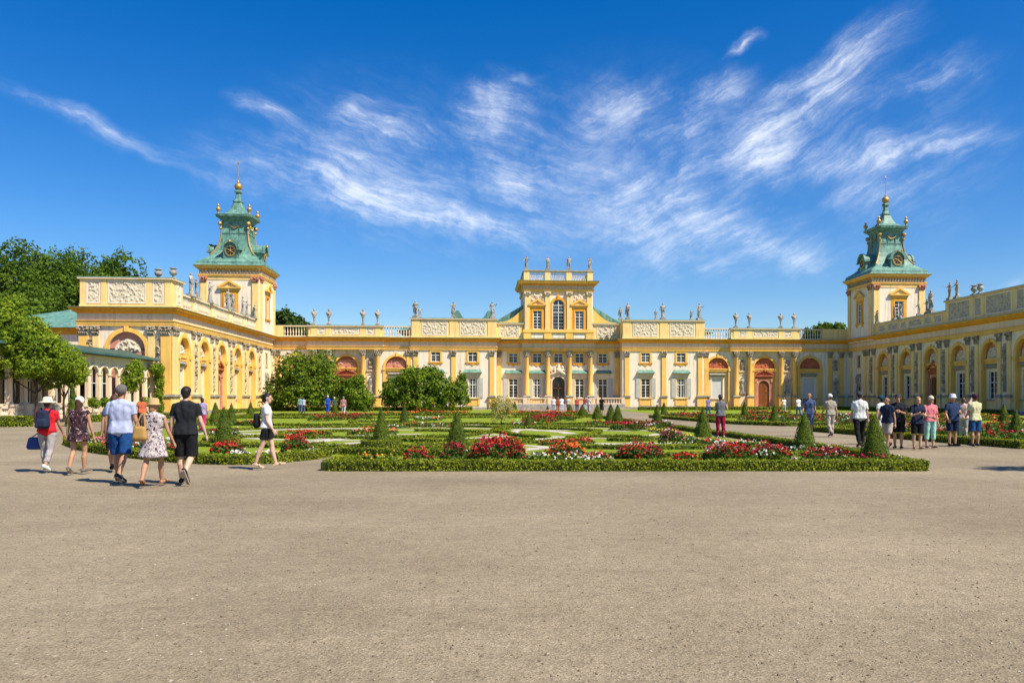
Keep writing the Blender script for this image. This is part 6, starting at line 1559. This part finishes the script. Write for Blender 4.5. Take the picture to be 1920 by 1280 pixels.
# tree standing beside the photographer: only its shade falls into the picture
tree('deciduous_tree',17.0,14.7,'tree outside the picture whose shade falls on the gravel at the right','tree',[(0,0,6.6,1.5,.8,.6),(-1.0,.3,6.0,.8,.4,.4),(1.0,-.3,6.2,1.1,.6,.5)],(.12,5.6),.11,1700,'lime',None,41,gap=.3,freq=1.2)
# ================================================================ people
BLK, NVY = cmat('black_cloth',(.012,.012,.014)), cmat('navy_cloth',(.018,.026,.055))
def rbox(mb, w, d, h, c, n=3):
    n = n*2+1      # soft bag body from capsules
    x, y, z = c; r = d/2
    for i in range(n):
        q = -w/2+r+(w-2*r)*i/max(1,n-1); mb.capsule((x+q*.8,y,z+h-r),(x+q,y,z+r),r*.8,r,10)
def bag(name, lab, root, build, m, straps=None, cat='bag'):
    """a bag is a thing of its own: placed at its carrier's spot"""
    mb = MB(); build(mb)
    o = tag(empty(name,root.location,root.rotation_euler.z),lab,cat)
    link('bag_body',remesh(mb,.012,8,'bag_body',[m]),o)
    if straps:
        mb = MB()
        for pts, r in straps:
            for a, b in zip(pts,pts[1:]): mb.capsule(a,b,r,r,7)
        mb.build('strap',m,o)
    return o
ST = 'tourists strolling toward the arcade'
HAIRB, HAIRD, HAIRBL, HAIRG = [mat(n,c,.6,.2,20,obj=True) for n, c in (('hair_brown',(.075,.035,.018)),('hair_black',(.016,.012,.010)),('hair_blond',(.36,.21,.08)),('hair_grey',(.25,.23,.21)))]
WHITE, SOLE = cmat('white_cloth',(.74,.73,.71)), cmat('shoe_sole',(.42,.34,.24))
# 1 woman in sun hat
r, J = person(88,885,1.62,.06,'woman in red top and cream sun hat carrying a navy backpack',dict(WALK(.22,.25),armL=(.15,.2,.75,.1)),1,True,1.06,.009,
  top=dict(m=cmat('red_cloth',(.62,.018,.03)),sleeve=.55,hem=.0),bottom=dict(m=cmat('grey_trousers',(.36,.33,.32)),len=1.75,name='trousers',loose=.014),shoes=dict(m=WHITE),hair=dict(m=HAIRB,len=.03),hat=dict(type='sun',m=cmat('cream_straw',(.72,.64,.47))),group=ST)
c, H = J['chest'], 1.62
bag('backpack','navy backpack on the back of the woman in red',r,lambda mb: (rbox(mb,.31,.17,.44,(0,-.20,c.z-.26),4),rbox(mb,.26,.1,.2,(0,-.29,c.z-.24),3)),NVY,[([(s*.10,-.14,c.z+.12),(s*.11,-.02,c.z+.19),(s*.12,.10,c.z+.1)],.018) for s in (-1,1)],'backpack')
w_ = J['wrL']; bag('shopping_bag','blue shopping bag carried by the woman in red',r,lambda mb: rbox(mb,.36,.14,.30,(w_.x-.10,w_.y,w_.z-.42),4),cmat('blue_bag',(.035,.07,.22)),[([(w_.x-.18,w_.y,w_.z-.16),(w_.x-.02,w_.y,w_.z-.03),(w_.x+.02,w_.y,w_.z-.16)],.012)])
# 2 woman in dark floral tunic
person(148,889,1.63,-.05,'woman in dark floral tunic and white cap',dict(WALKR(.12,.12),armL=(0,.2,.15,0),armR=(0,.22,.15,0)),1,True,1.06,.009,
  dress=dict(m=cmat('dark_floral',(.022,.014,.018),.85,(((.12,.05,.06),(.05,.02,.03),(.40,.33,.33)),13,.5)),hem=.12,flare=1.12),shoes=dict(m=cmat('grey_sneaker',(.16,.14,.12)),sole=SOLE),hair=dict(m=HAIRB,len=.10,r=.003),hat=dict(type='cap',m=WHITE),group=ST)
# 3 man in light blue
person(226,906,1.86,0,'man in pale blue T-shirt, blue shorts and grey flat cap',dict(WALK(.2,.1),armL=(-.05,.22,.3,.1),armR=(.08,.24,.35,.1)),1,False,1.04,.009,
  top=dict(m=cmat('pale_blue_cloth',(.42,.47,.66)),sleeve=.62,hem=-.035),bottom=dict(m=cmat('royal_blue_shorts',(.012,.06,.20)),len=.97,loose=.022),shoes=dict(m=cmat('dark_sneaker',(.03,.04,.05)),sole=SOLE),hair=dict(m=HAIRB,r=-.004),hat=dict(type='cap',m=cmat('grey_cap',(.14,.125,.12))),group=ST,belly=.5)
# 4 woman in floral dress
r, J = person(288,912,1.60,.0,'woman in floral dress and straw hat with a tan bag',dict(WALKR(.26,.12),armL=(.1,.12,.5,.1),armR=(.05,.28,.25,-.05),look=-.5),1,True,1.08,.009,
  dress=dict(m=cmat('light_floral',(.05,.035,.06),.85,(((.50,.44,.42),(.20,.14,.18),(.60,.55,.50)),14,.42)),hem=.21,flare=1.3,dy=-.02),shoes=dict(m=cmat('tan_sandal',(.22,.10,.05)),open=True),hair=dict(m=HAIRBL,len=.06),hat=dict(type='bucket',m=cmat('straw_hat',(.48,.33,.15))),group=ST)
c = J['chest']; bag('shoulder_bag','tan leather bag hanging from the straw hat woman shoulder',r,lambda mb: rbox(mb,.28,.15,.30,(-.17,-.19,c.z-.36),4),cmat('tan_leather',(.40,.235,.075)),[([(-.26,-.18,c.z-.12),(-.17,-.12,c.z+.14),(-.12,.02,c.z+.17)],.014),([(-.08,-.18,c.z-.12),(-.13,-.10,c.z+.12),(-.12,.02,c.z+.17)],.014)])
# 5 man in black
person(348,908,1.85,.04,'man in black T-shirt and black shorts stepping forward',dict(WALK(.14,.08),kneeR=.95,hipR=.02,footR=1.15,armL=(-.05,.2,.25,.1),armR=(.05,.26,.35,.05)),2,False,1.03,.009,
  top=dict(m=cmat('black_shirt',(.016,.018,.022)),sleeve=.6,hem=-.035),bottom=dict(m=BLK,len=.98,loose=.024),shoes=dict(m=cmat('black_sneaker',(.02,.02,.022)),sole=SOLE),hair=dict(m=HAIRD,r=.003),group=ST)
# 6 woman in white walking across
r, J = person(500,880,1.70,-PI/2+.12,'woman in white T-shirt and black shorts walking across with a black bag',dict(hipL=.26,kneeL=.05,hipR=-.22,kneeR=.12,armL=(-.1,.1,.2,.05),armR=(.12,.12,.45,.05),footR=.45),2,True,.95,.009,
  top=dict(m=WHITE,sleeve=.5,hem=-.005),bottom=dict(m=BLK,len=.62,loose=.018),shoes=dict(m=cmat('cream_sandal',(.50,.38,.24)),open=True),hair=dict(m=HAIRD,len=.035,r=.003),group=ST)
c = J['chest']; bag('shoulder_bag','black bag on the back of the woman in white',r,lambda mb: rbox(mb,.24,.16,.36,(-.02,-.22,c.z-.36),3),BLK,[([(-.06,-.16,c.z-.03),(-.10,-.02,c.z+.17),(-.1,.1,c.z+.05)],.014)])
# 7, 8 half hidden walkers
person(214,884,1.70,.1,'walker half hidden behind the man in pale blue',WALK(.2,.2),1,True,1.0,.012,top=dict(m=cmat('denim',(.06,.10,.20)),sleeve=.5),bottom=dict(m=NVY,len=.95),shoes=dict(m=BLK),hair=dict(m=HAIRB,len=.05),group=ST)
person(379,812,1.62,.2,'woman in violet top and pink trousers half hidden behind the man in black',WALK(.15,.1),1,True,1.0,.013,top=dict(m=cmat('violet_floral',(.30,.25,.45),.85,(((.10,.08,.2),(.5,.4,.5)),20)),sleeve=.6),bottom=dict(m=cmat('pink_trousers',(.55,.03,.16)),len=1.9,name='trousers'),shoes=dict(m=WHITE),hair=dict(m=HAIRD,len=.05),group=ST)
person(266,806,1.68,.4,'visitor in orange top beside the small standard tree',STAND(),0,True,1.0,.014,top=dict(m=cmat('orange_red',(.55,.13,.06)),sleeve=.5),bottom=dict(m=BLK,len=1.9,name='trousers'),shoes=dict(m=BLK),hair=dict(m=HAIRB,len=.06),group=ST)
# tourists on the wide path
TP = 'tourists standing on the wide path'
person(1351,822,1.75,.1,'woman in grey vest and crimson trousers on the path edge',dict(hipL=.12,kneeL=.05,hipR=-.08,kneeR=.1,armL=(.2,.15,1.7,.9),armR=(.3,.5,2.2,.3)),1,True,1.0,.011,top=dict(m=cmat('grey_vest',(.13,.14,.16)),sleeve=.0,hem=-.03),bottom=dict(m=cmat('crimson_trousers',(.28,.01,.045)),len=1.88,name='trousers',loose=.014),shoes=dict(m=SOLE),hair=dict(m=HAIRB,len=.0,r=.004),group=TP)
person(1517,818,1.82,PI-.4,'man in blue waistcoat top and denim shorts behind the second cone',WALK(.12,.15),1,False,1.06,.012,top=dict(m=cmat('blue_vest',(.07,.10,.20)),sleeve=.55),bottom=dict(m=cmat('denim_shorts',(.10,.15,.27)),len=1.1,loose=.018),shoes=dict(m=BLK),hair=dict(m=HAIRB,r=.0),group=TP)
person(1557,819,1.76,.1,'man in khaki clothes and white cap walking away',WALKR(.12,.3),1,False,1.05,.012,top=dict(m=cmat('khaki_shirt',(.32,.29,.22)),sleeve=.6,hem=-.03),bottom=dict(m=cmat('khaki_trousers',(.38,.34,.27)),len=1.85,name='trousers',loose=.02),shoes=dict(m=cmat('grey_shoe',(.15,.14,.13))),hair=dict(m=HAIRB),hat=dict(type='cap',m=WHITE,back=True),group=TP)
person(1612,839,1.82,-.2,'man in white shirt with crossed straps and black trousers',WALKR(.28,.1),0,False,1.02,.011,top=dict(m=cmat('white_shirt',(.62,.64,.62)),sleeve=.7,hem=-.02),bottom=dict(m=BLK,len=1.9,name='trousers',loose=.018),shoes=dict(m=cmat('brown_shoe',(.09,.06,.04))),hair=dict(m=HAIRD),hat=dict(type='cap',m=cmat('dark_cap',(.05,.055,.06)),back=True),group=TP)
person(1652,834,1.70,.5,'woman in white dress and teal cap behind the biggest cone',STAND(),0,True,1.0,.012,dress=dict(m=WHITE,hem=.2,flare=1.1,sleeve=.4),shoes=dict(m=WHITE),hair=dict(m=HAIRD,len=.04),hat=dict(type='cap',m=cmat('teal_cap',(.01,.06,.10))),group=TP)
person(1664,843,1.66,2.2,'person in beige shorts stepping out from behind the biggest cone',WALK(.3,.2),1,False,1.0,.012,top=dict(m=NVY,sleeve=.5),bottom=dict(m=cmat('beige_shorts',(.42,.36,.29)),len=.95,loose=.02),shoes=dict(m=cmat('brown_shoe',(.09,.06,.04))),hair=dict(m=HAIRD),group=TP)
person(1684,842,1.74,PI-.5,'man in black top and dark cap bent over his phone',PHONE(),1,False,1.06,.011,top=dict(m=cmat('black_tee',(.02,.024,.032)),sleeve=.55,hem=-.04),bottom=dict(m=BLK,len=.9,loose=.022),shoes=dict(m=BLK),hair=dict(m=HAIRD,len=.02),hat=dict(type='cap',m=cmat('dark_cap',(.05,.055,.06))),group=TP)
r, J = person(1720,843,1.66,PI-.1,'woman in navy blouse and black shorts holding a phone',PHONE(),0,True,1.06,.011,top=dict(m=NVY,sleeve=.6,hem=-.05),bottom=dict(m=BLK,len=.92,loose=.02),shoes=dict(m=cmat('red_sandal',(.2,.05,.04)),open=True),hair=dict(m=HAIRBL,len=.02,r=.004,bob=True),group=TP)
m_ = (J['wrL']+J['wrR'])/2; p = empty('mobile_phone',r.location,r.rotation_euler.z); tag(p,'small phone in the hands of the navy blouse woman','phone')
mb = MB(Matrix.Translation(m_+V3(0,.10,.04)) @ Matrix.Rotation(R(-40),4,'X')); mb.box(-.036,.036,-.005,.005,-.07,.07); mb.build('case',BLK,p)
mb = MB(Matrix.Translation(m_+V3(0,.10,.04)) @ Matrix.Rotation(R(-40),4,'X')); mb.box(-.032,.032,-.0065,-.0052,-.064,.064); mb.build('screen',M['glass'],p)
person(1744,841,1.68,PI+.05,'woman in pink shirt, mint trousers and cream cap',dict(STAND(),armR=(.25,.12,1.0,.5),nod=.2),0,True,1.06,.011,top=dict(m=cmat('pink_shirt',(.66,.20,.23)),sleeve=.8,hem=-.02,name='shirt'),bottom=dict(m=cmat('mint_trousers',(.33,.62,.56)),len=1.45,name='trousers',loose=.018),shoes=dict(m=cmat('brown_shoe',(.09,.06,.04)),open=True),hair=dict(m=HAIRBL,len=.05,bob=True),hat=dict(type='cap',m=cmat('cream_cap',(.62,.56,.42))),group=TP)
person(1786,837,1.74,PI,'man in navy V-neck top and white bucket hat with legs apart',dict(hipL=.02,kneeL=.04,hipR=.0,kneeR=.05,armL=(.3,.15,1.5,.7),armR=(.1,.25,.6,.2)),1,False,1.06,.011,top=dict(m=cmat('navy_shirt',(.025,.045,.10)),sleeve=.6,hem=-.04),bottom=dict(m=cmat('navy_shorts',(.012,.02,.06)),len=.92,loose=.022),shoes=dict(m=BLK),hair=dict(m=HAIRG),hat=dict(type='bucket',m=cmat('white_hat',(.62,.63,.66))),group=TP,belly=.8)
person(1806,826,1.64,-.6,'person in pink with raised arm behind the bucket hat man',dict(STAND(),armR=(2.4,.3,.4,.0)),0,True,1.0,.013,top=dict(m=cmat('rose_shirt',(.62,.42,.38)),sleeve=1.9),bottom=dict(m=cmat('grey_trousers',(.36,.33,.32)),len=1.9,name='trousers'),shoes=dict(m=BLK),hair=dict(m=HAIRB,len=.04),group=TP)
person(1828,837,1.76,.1,'man in pale yellow T-shirt, blue shorts and dark cap turned away',dict(hipL=.02,kneeL=.04,hipR=.0,kneeR=.05,armL=(.2,.12,.9,.5),armR=(.25,.14,.8,.4)),1,False,1.04,.011,top=dict(m=cmat('pale_yellow_cloth',(.58,.57,.33)),sleeve=.6,hem=-.04),bottom=dict(m=cmat('blue_shorts',(.015,.07,.18)),len=.95,loose=.022),shoes=dict(m=cmat('dark_sneaker',(.03,.04,.05))),hair=dict(m=HAIRB),hat=dict(type='cap',m=cmat('plum_cap',(.04,.018,.03))),group=TP)
# far visitors by the road and at the steps
FV = 'distant visitors near the palace'
def far(px, py, H, yaw, lab, tc, bc, hc=HAIRB, fem=False, ln=1.9, hat=None, pose=None, dress=False):
    k = dict(dress=dict(m=cmat(*tc),hem=.30,flare=1.05,sleeve=.5)) if dress else dict(top=dict(m=cmat(*tc),sleeve=.6),bottom=dict(m=cmat(*bc),len=ln,name='trousers' if ln > 1.4 else 'shorts'))
    return person(px,py,H,yaw,lab,pose or WALK(.15,.2),1,fem,1.05,.017,shoes=dict(m=BLK),hair=dict(m=hc,len=.02 if fem else 0),hat=hat,group=FV,**k)
WC = ('white_cloth',(.74,.73,.71))
far(563,775.5,1.72,.2,'distant walker in teal vest and blue jeans by the large magnolia',('teal_vest',(.16,.32,.33)),('jeans',(.05,.10,.22)))
far(569,775,1.66,.3,'distant companion in grey beside the teal vest walker',('pale_grey',(.45,.45,.5)),('dark_grey',(.08,.08,.1)),fem=True)
far(614.5,776,1.80,0,'distant man all in bright blue with white cap',('bright_blue',(.015,.08,.50)),('bright_blue',(.015,.08,.50)),hat=dict(type='cap',m=WHITE,back=True))
far(627,775,1.66,.1,'distant walker in dark green next to the bright blue man',('dark_green',(.03,.10,.09)),('jeans',(.05,.10,.22)),hat=dict(type='cap',m=WHITE))
far(644,781,1.72,0,'distant walker in rose top and pale trousers',('rose_top',(.42,.20,.22)),('pale_grey',(.45,.45,.5)),HAIRG,True)
far(1038,773.5,1.74,PI,'visitor in white shirt left of the entrance door',WC,('light_denim',(.35,.37,.42)),pose=STAND())
far(1046,772,1.70,PI,'visitor in rust red before the entrance door',('rust_red',(.38,.08,.03)),('rust_red',(.38,.08,.03)),fem=True,pose=STAND())
far(1053,774,1.76,.2,'visitor all in white before the entrance door',WC,('pale_blue_trousers',(.50,.55,.66)),fem=True,pose=STAND())
far(1065,772,1.72,PI-.5,'visitor in white top right of the entrance door',WC,('tan_trousers',(.30,.22,.14)),pose=STAND())
far(1082,774,1.72,PI,'visitor in red top and dark trousers by the steps',('red_top',(.50,.10,.08)),('dark_grey',(.08,.08,.1)),fem=True,pose=STAND())
far(1096,772,1.70,.8,'visitor in burgundy with folded arms by the railing',('burgundy',(.25,.03,.05)),('pale_grey',(.45,.45,.5)),pose=STAND())
far(1104,772.5,1.72,-.8,'visitor in white top by the right railing',WC,('pale_grey',(.45,.45,.5)),HAIRB,True,pose=STAND())
far(1128,777,1.76,0,'visitor in long black dress before the right railing',('black_cloth',(.012,.012,.014)),None,HAIRD,True,pose=STAND(),dress=True)
far(1328,783,1.70,.4,'distant walker in violet behind the woman in crimson trousers',('violet_top',(.20,.16,.34)),('jeans',(.05,.10,.22)),fem=True)
far(1470,774,1.66,PI,'distant visitor in white before the gallery niche',WC,('pale_grey',(.45,.45,.5)),fem=True)
far(1497,783,1.72,.3,'distant walker in striped white beside the second cone',('white_shirt',(.62,.64,.62)),('jeans',(.05,.10,.22)))
far(1896,772,1.7,PI,'distant visitor in white hat before the shaded wing',WC,('dark_grey',(.08,.08,.1)),hat=dict(type='sun',m=WHITE))
# ================================================================ sky, sun, camera
SUN_EL, SUN_DIR = R(52), Vector((.78,-.62,0)).normalized()      # direction towards the sun in plan
sd = Vector((SUN_DIR.x*math.cos(SUN_EL), SUN_DIR.y*math.cos(SUN_EL), math.sin(SUN_EL)))
sun = bpy.data.lights.new('sun','SUN'); sun.energy = 5.0; sun.angle = R(.53); sun.color = (1,.91,.76)
so = bpy.data.objects.new('sun',sun); COL.objects.link(so); so.rotation_euler = (-sd).to_track_quat('-Z','Y').to_euler()
so.location = (40,-30,60)
W = bpy.data.worlds.new('World'); SC.world = W; W.use_nodes = True
nt = W.node_tree; L = nt.links.new; nt.nodes.clear()
out = N(nt,'ShaderNodeOutputWorld'); bg = N(nt,'ShaderNodeBackground'); L(bg.outputs[0],out.inputs[0])
sky = N(nt,'ShaderNodeTexSky', sky_type='NISHITA'); sky.sun_disc = False
sky.sun_elevation = SUN_EL; sky.sun_rotation = math.atan2(SUN_DIR.x,SUN_DIR.y)
sky.air_density = 1.0; sky.dust_density = .6; sky.ozone_density = 4.0; sky.altitude = 100
hs = N(nt,'ShaderNodeHueSaturation'); hs.inputs['Saturation'].default_value = 1.43; hs.inputs['Hue'].default_value = .510; hs.inputs['Value'].default_value = 1.0
L(sky.outputs[0],hs.inputs['Color'])
tc = N(nt,'ShaderNodeTexCoord'); sp = N(nt,'ShaderNodeSeparateXYZ'); L(tc.outputs['Generated'],sp.inputs[0])
def mth(op, a, b=None, c=None, clamp=False):
    n = N(nt,'ShaderNodeMath', operation=op); n.use_clamp = clamp
    for i, v in enumerate((a,b,c)):
        if v is None: continue
        if isinstance(v,(int,float)): n.inputs[i].default_value = v
        else: L(v,n.inputs[i])
    return n.outputs[0]
az = mth('ARCTAN2', sp.outputs[0], sp.outputs[1])
hor = mth('SQRT', mth('ADD', mth('MULTIPLY',sp.outputs[0],sp.outputs[0]), mth('MULTIPLY',sp.outputs[1],sp.outputs[1])))
el = mth('ARCTAN2', sp.outputs[2], hor)
cb = N(nt,'ShaderNodeCombineXYZ'); L(az,cb.inputs[0]); L(el,cb.inputs[1]); P0 = cb.outputs[0]
# gentle warp so that no streak is straight
nw = N(nt,'ShaderNodeTexNoise'); nw.inputs['Scale'].default_value = 5; nw.inputs['Detail'].default_value = 4; L(P0,nw.inputs['Vector'])
vs_ = N(nt,'ShaderNodeVectorMath', operation='SUBTRACT'); L(nw.outputs['Color'],vs_.inputs[0]); vs_.inputs[1].default_value = (.5,.5,.5)
sc_ = N(nt,'ShaderNodeVectorMath', operation='SCALE'); L(vs_.outputs[0],sc_.inputs[0]); sc_.inputs['Scale'].default_value = .06
wp = N(nt,'ShaderNodeVectorMath', operation='ADD'); L(P0,wp.inputs[0]); L(sc_.outputs[0],wp.inputs[1])
nf = N(nt,'ShaderNodeTexNoise'); nf.inputs['Scale'].default_value = 22; nf.inputs['Detail'].default_value = 4; nf.inputs['Roughness'].default_value = .6; L(P0,nf.inputs['Vector'])
vf = N(nt,'ShaderNodeVectorMath', operation='SUBTRACT'); L(nf.outputs['Color'],vf.inputs[0]); vf.inputs[1].default_value = (.5,.5,.5)
sf = N(nt,'ShaderNodeVectorMath', operation='SCALE'); L(vf.outputs[0],sf.inputs[0]); sf.inputs['Scale'].default_value = .022
wf = N(nt,'ShaderNodeVectorMath', operation='ADD'); L(wp.outputs[0],wf.inputs[0]); L(sf.outputs[0],wf.inputs[1]); PW_ = wf.outputs[0]
def skyang(px, py):
    u, v = (px-CX0)/FPX, (HOR-py)/FPX
    x, y = u*CS+SN, -u*SN+CS
    return math.atan2(x,y), math.atan2(v,math.hypot(x,y))
CIRRUS = [  # x0,y0,x1,y1,half width,amount   (read off the photograph, turned into sky angles)
 (-40,150,380,325,15,.4),(520,350,1080,480,20,.75),(1100,330,1420,150,20,.5),(1250,330,1720,60,26,.5),(1480,330,1900,255,16,.6),(1380,210,1720,0,20,.6),(300,290,560,350,45,.3),(420,178,565,250,18,.8),(490,300,770,372,48,1.0),(560,330,760,400,36,.6),
 (700,360,1040,470,26,.7),(640,235,850,255,30,.7),(590,220,710,185,22,.3),(850,190,1040,240,50,.8),(880,300,1120,410,60,.75),
 (1060,215,1270,205,46,.75),(1240,215,1420,130,24,.7),(1160,290,1340,265,38,.6),(1330,300,1520,215,44,.9),(1400,250,1660,100,46,.8),(1500,170,1720,20,36,.7),
 (1330,330,1600,260,44,.7),(1540,300,1890,265,28,.65),(1080,400,1370,420,54,.75),(1120,350,1330,450,50,.65),(1355,100,1435,46,9,.55),(905,168,1015,139,8,.4),
 (1330,445,1590,500,26,.55),(1170,470,1420,515,26,.35),(1640,190,1880,105,28,.5),(1540,385,1760,345,34,.5),(900,330,1500,340,150,.42),(1100,420,1620,470,60,.35),(500,330,1000,420,70,.3),(1450,250,1900,330,110,.25),(440,270,1000,340,120,.28),(1810,570,1960,525,14,.5)]
tot = None
for x0,y0,x1,y1,w,amt in CIRRUS:
    a0, a1 = skyang(x0,y0), skyang(x1,y1)
    dx, dy = a1[0]-a0[0], a1[1]-a0[1]; ln = math.hypot(dx,dy)/2; ang = math.atan2(dy,dx)
    mp = N(nt,'ShaderNodeMapping', vector_type='TEXTURE'); L(PW_,mp.inputs['Vector'])
    mp.inputs['Location'].default_value = ((a0[0]+a1[0])/2,(a0[1]+a1[1])/2,0); mp.inputs['Rotation'].default_value = (0,0,ang)
    mp.inputs['Scale'].default_value = (ln*1.3,w/FPX*1.75,1)
    g = N(nt,'ShaderNodeTexGradient', gradient_type='QUADRATIC_SPHERE'); L(mp.outputs[0],g.inputs[0])
    tot = mth('MULTIPLY',g.outputs['Fac'],amt) if tot is None else mth('MULTIPLY_ADD',g.outputs['Fac'],amt,tot)
# fibres: two drawn-out noise fields, combed down to the right in the west and up to the right in the east
def fibre(rot, sx, sy_, off):
    mp = N(nt,'ShaderNodeMapping'); mp.inputs['Rotation'].default_value = (0,0,rot); L(PW_,mp.inputs[0])
    m2 = N(nt,'ShaderNodeMapping'); m2.inputs['Scale'].default_value = (sx,sy_,1); m2.inputs['Location'].default_value = (off,off*.7,0); L(mp.outputs[0],m2.inputs[0])
    n = N(nt,'ShaderNodeTexNoise'); n.inputs['Scale'].default_value = 1; n.inputs['Detail'].default_value = 8; n.inputs['Roughness'].default_value = .72; n.inputs['Distortion'].default_value = .15; L(m2.outputs[0],n.inputs['Vector']); return n.outputs['Fac']
fw, fe = fibre(R(16),9,50,3.1), fibre(R(-26),9,50,7.7)
mixf = N(nt,'ShaderNodeMapRange'); mixf.inputs[1].default_value = skyang(1000,300)[0]; mixf.inputs[2].default_value = skyang(1250,300)[0]; L(az,mixf.inputs[0])
mf = N(nt,'ShaderNodeMix', data_type='FLOAT'); L(mixf.outputs[0],mf.inputs[0]); L(fw,mf.inputs[2]); L(fe,mf.inputs[3])
fr_ = N(nt,'ShaderNodeMapRange'); fr_.inputs[1].default_value=.33; fr_.inputs[2].default_value=.74; fr_.inputs[3].default_value=.0; fr_.inputs[4].default_value=1.75; L(mf.outputs[0],fr_.inputs[0])
tot = mth('MULTIPLY',tot,mth('MULTIPLY_ADD',mth('MULTIPLY',fr_.outputs[0],fr_.outputs[0]),.7,.24))
np_ = N(nt,'ShaderNodeTexNoise'); np_.inputs['Scale'].default_value = 11; np_.inputs['Detail'].default_value = 5; np_.inputs['Roughness'].default_value = .65; L(P0,np_.inputs['Vector'])
pm = N(nt,'ShaderNodeMapRange'); pm.inputs[1].default_value=.38; pm.inputs[2].default_value=.64; pm.inputs[3].default_value=.3; pm.inputs[4].default_value=1.6; L(np_.outputs['Fac'],pm.inputs[0])
tot = mth('MULTIPLY',tot,pm.outputs[0])
den = mth('SUBTRACT',1.0,mth('POWER',2.718,mth('MULTIPLY',tot,-1.1)),clamp=True)
den = mth('MULTIPLY',den,.86)
mx = N(nt,'ShaderNodeMix', data_type='RGBA'); L(den,mx.inputs[0]); L(hs.outputs[0],mx.inputs[6]); mx.inputs[7].default_value = (7.2,7.6,8.2,1)
L(mx.outputs[2],bg.inputs['Color']); bg.inputs['Strength'].default_value = .102
W.cycles.sampling_method = 'MANUAL'; W.cycles.sample_map_resolution = 512

cam = bpy.data.cameras.new('camera'); co = bpy.data.objects.new('camera',cam); COL.objects.link(co); SC.camera = co
co.location = (0,0,EYE); co.rotation_euler = (R(90),0,-PSI)
cam.sensor_width = 36; cam.lens = FPX*36/1920; cam.shift_x = (960-CX0)/1920; cam.shift_y = (HOR-640)/1920
cam.clip_start = .1; cam.clip_end = 3000
SC.view_settings.view_transform = 'Standard'; SC.view_settings.look = 'None'; SC.view_settings.gamma = 1; SC.view_settings.exposure = .55
SC.view_settings.use_curve_mapping = False
SC.render.engine = 'CYCLES'
SC.cycles.max_bounces = 5; SC.cycles.diffuse_bounces = 3; SC.cycles.glossy_bounces = 2; SC.cycles.transparent_max_bounces = 8; SC.cycles.transmission_bounces = 2
SC.cycles.use_denoising = True
SC.cycles.caustics_reflective = False; SC.cycles.caustics_refractive = False
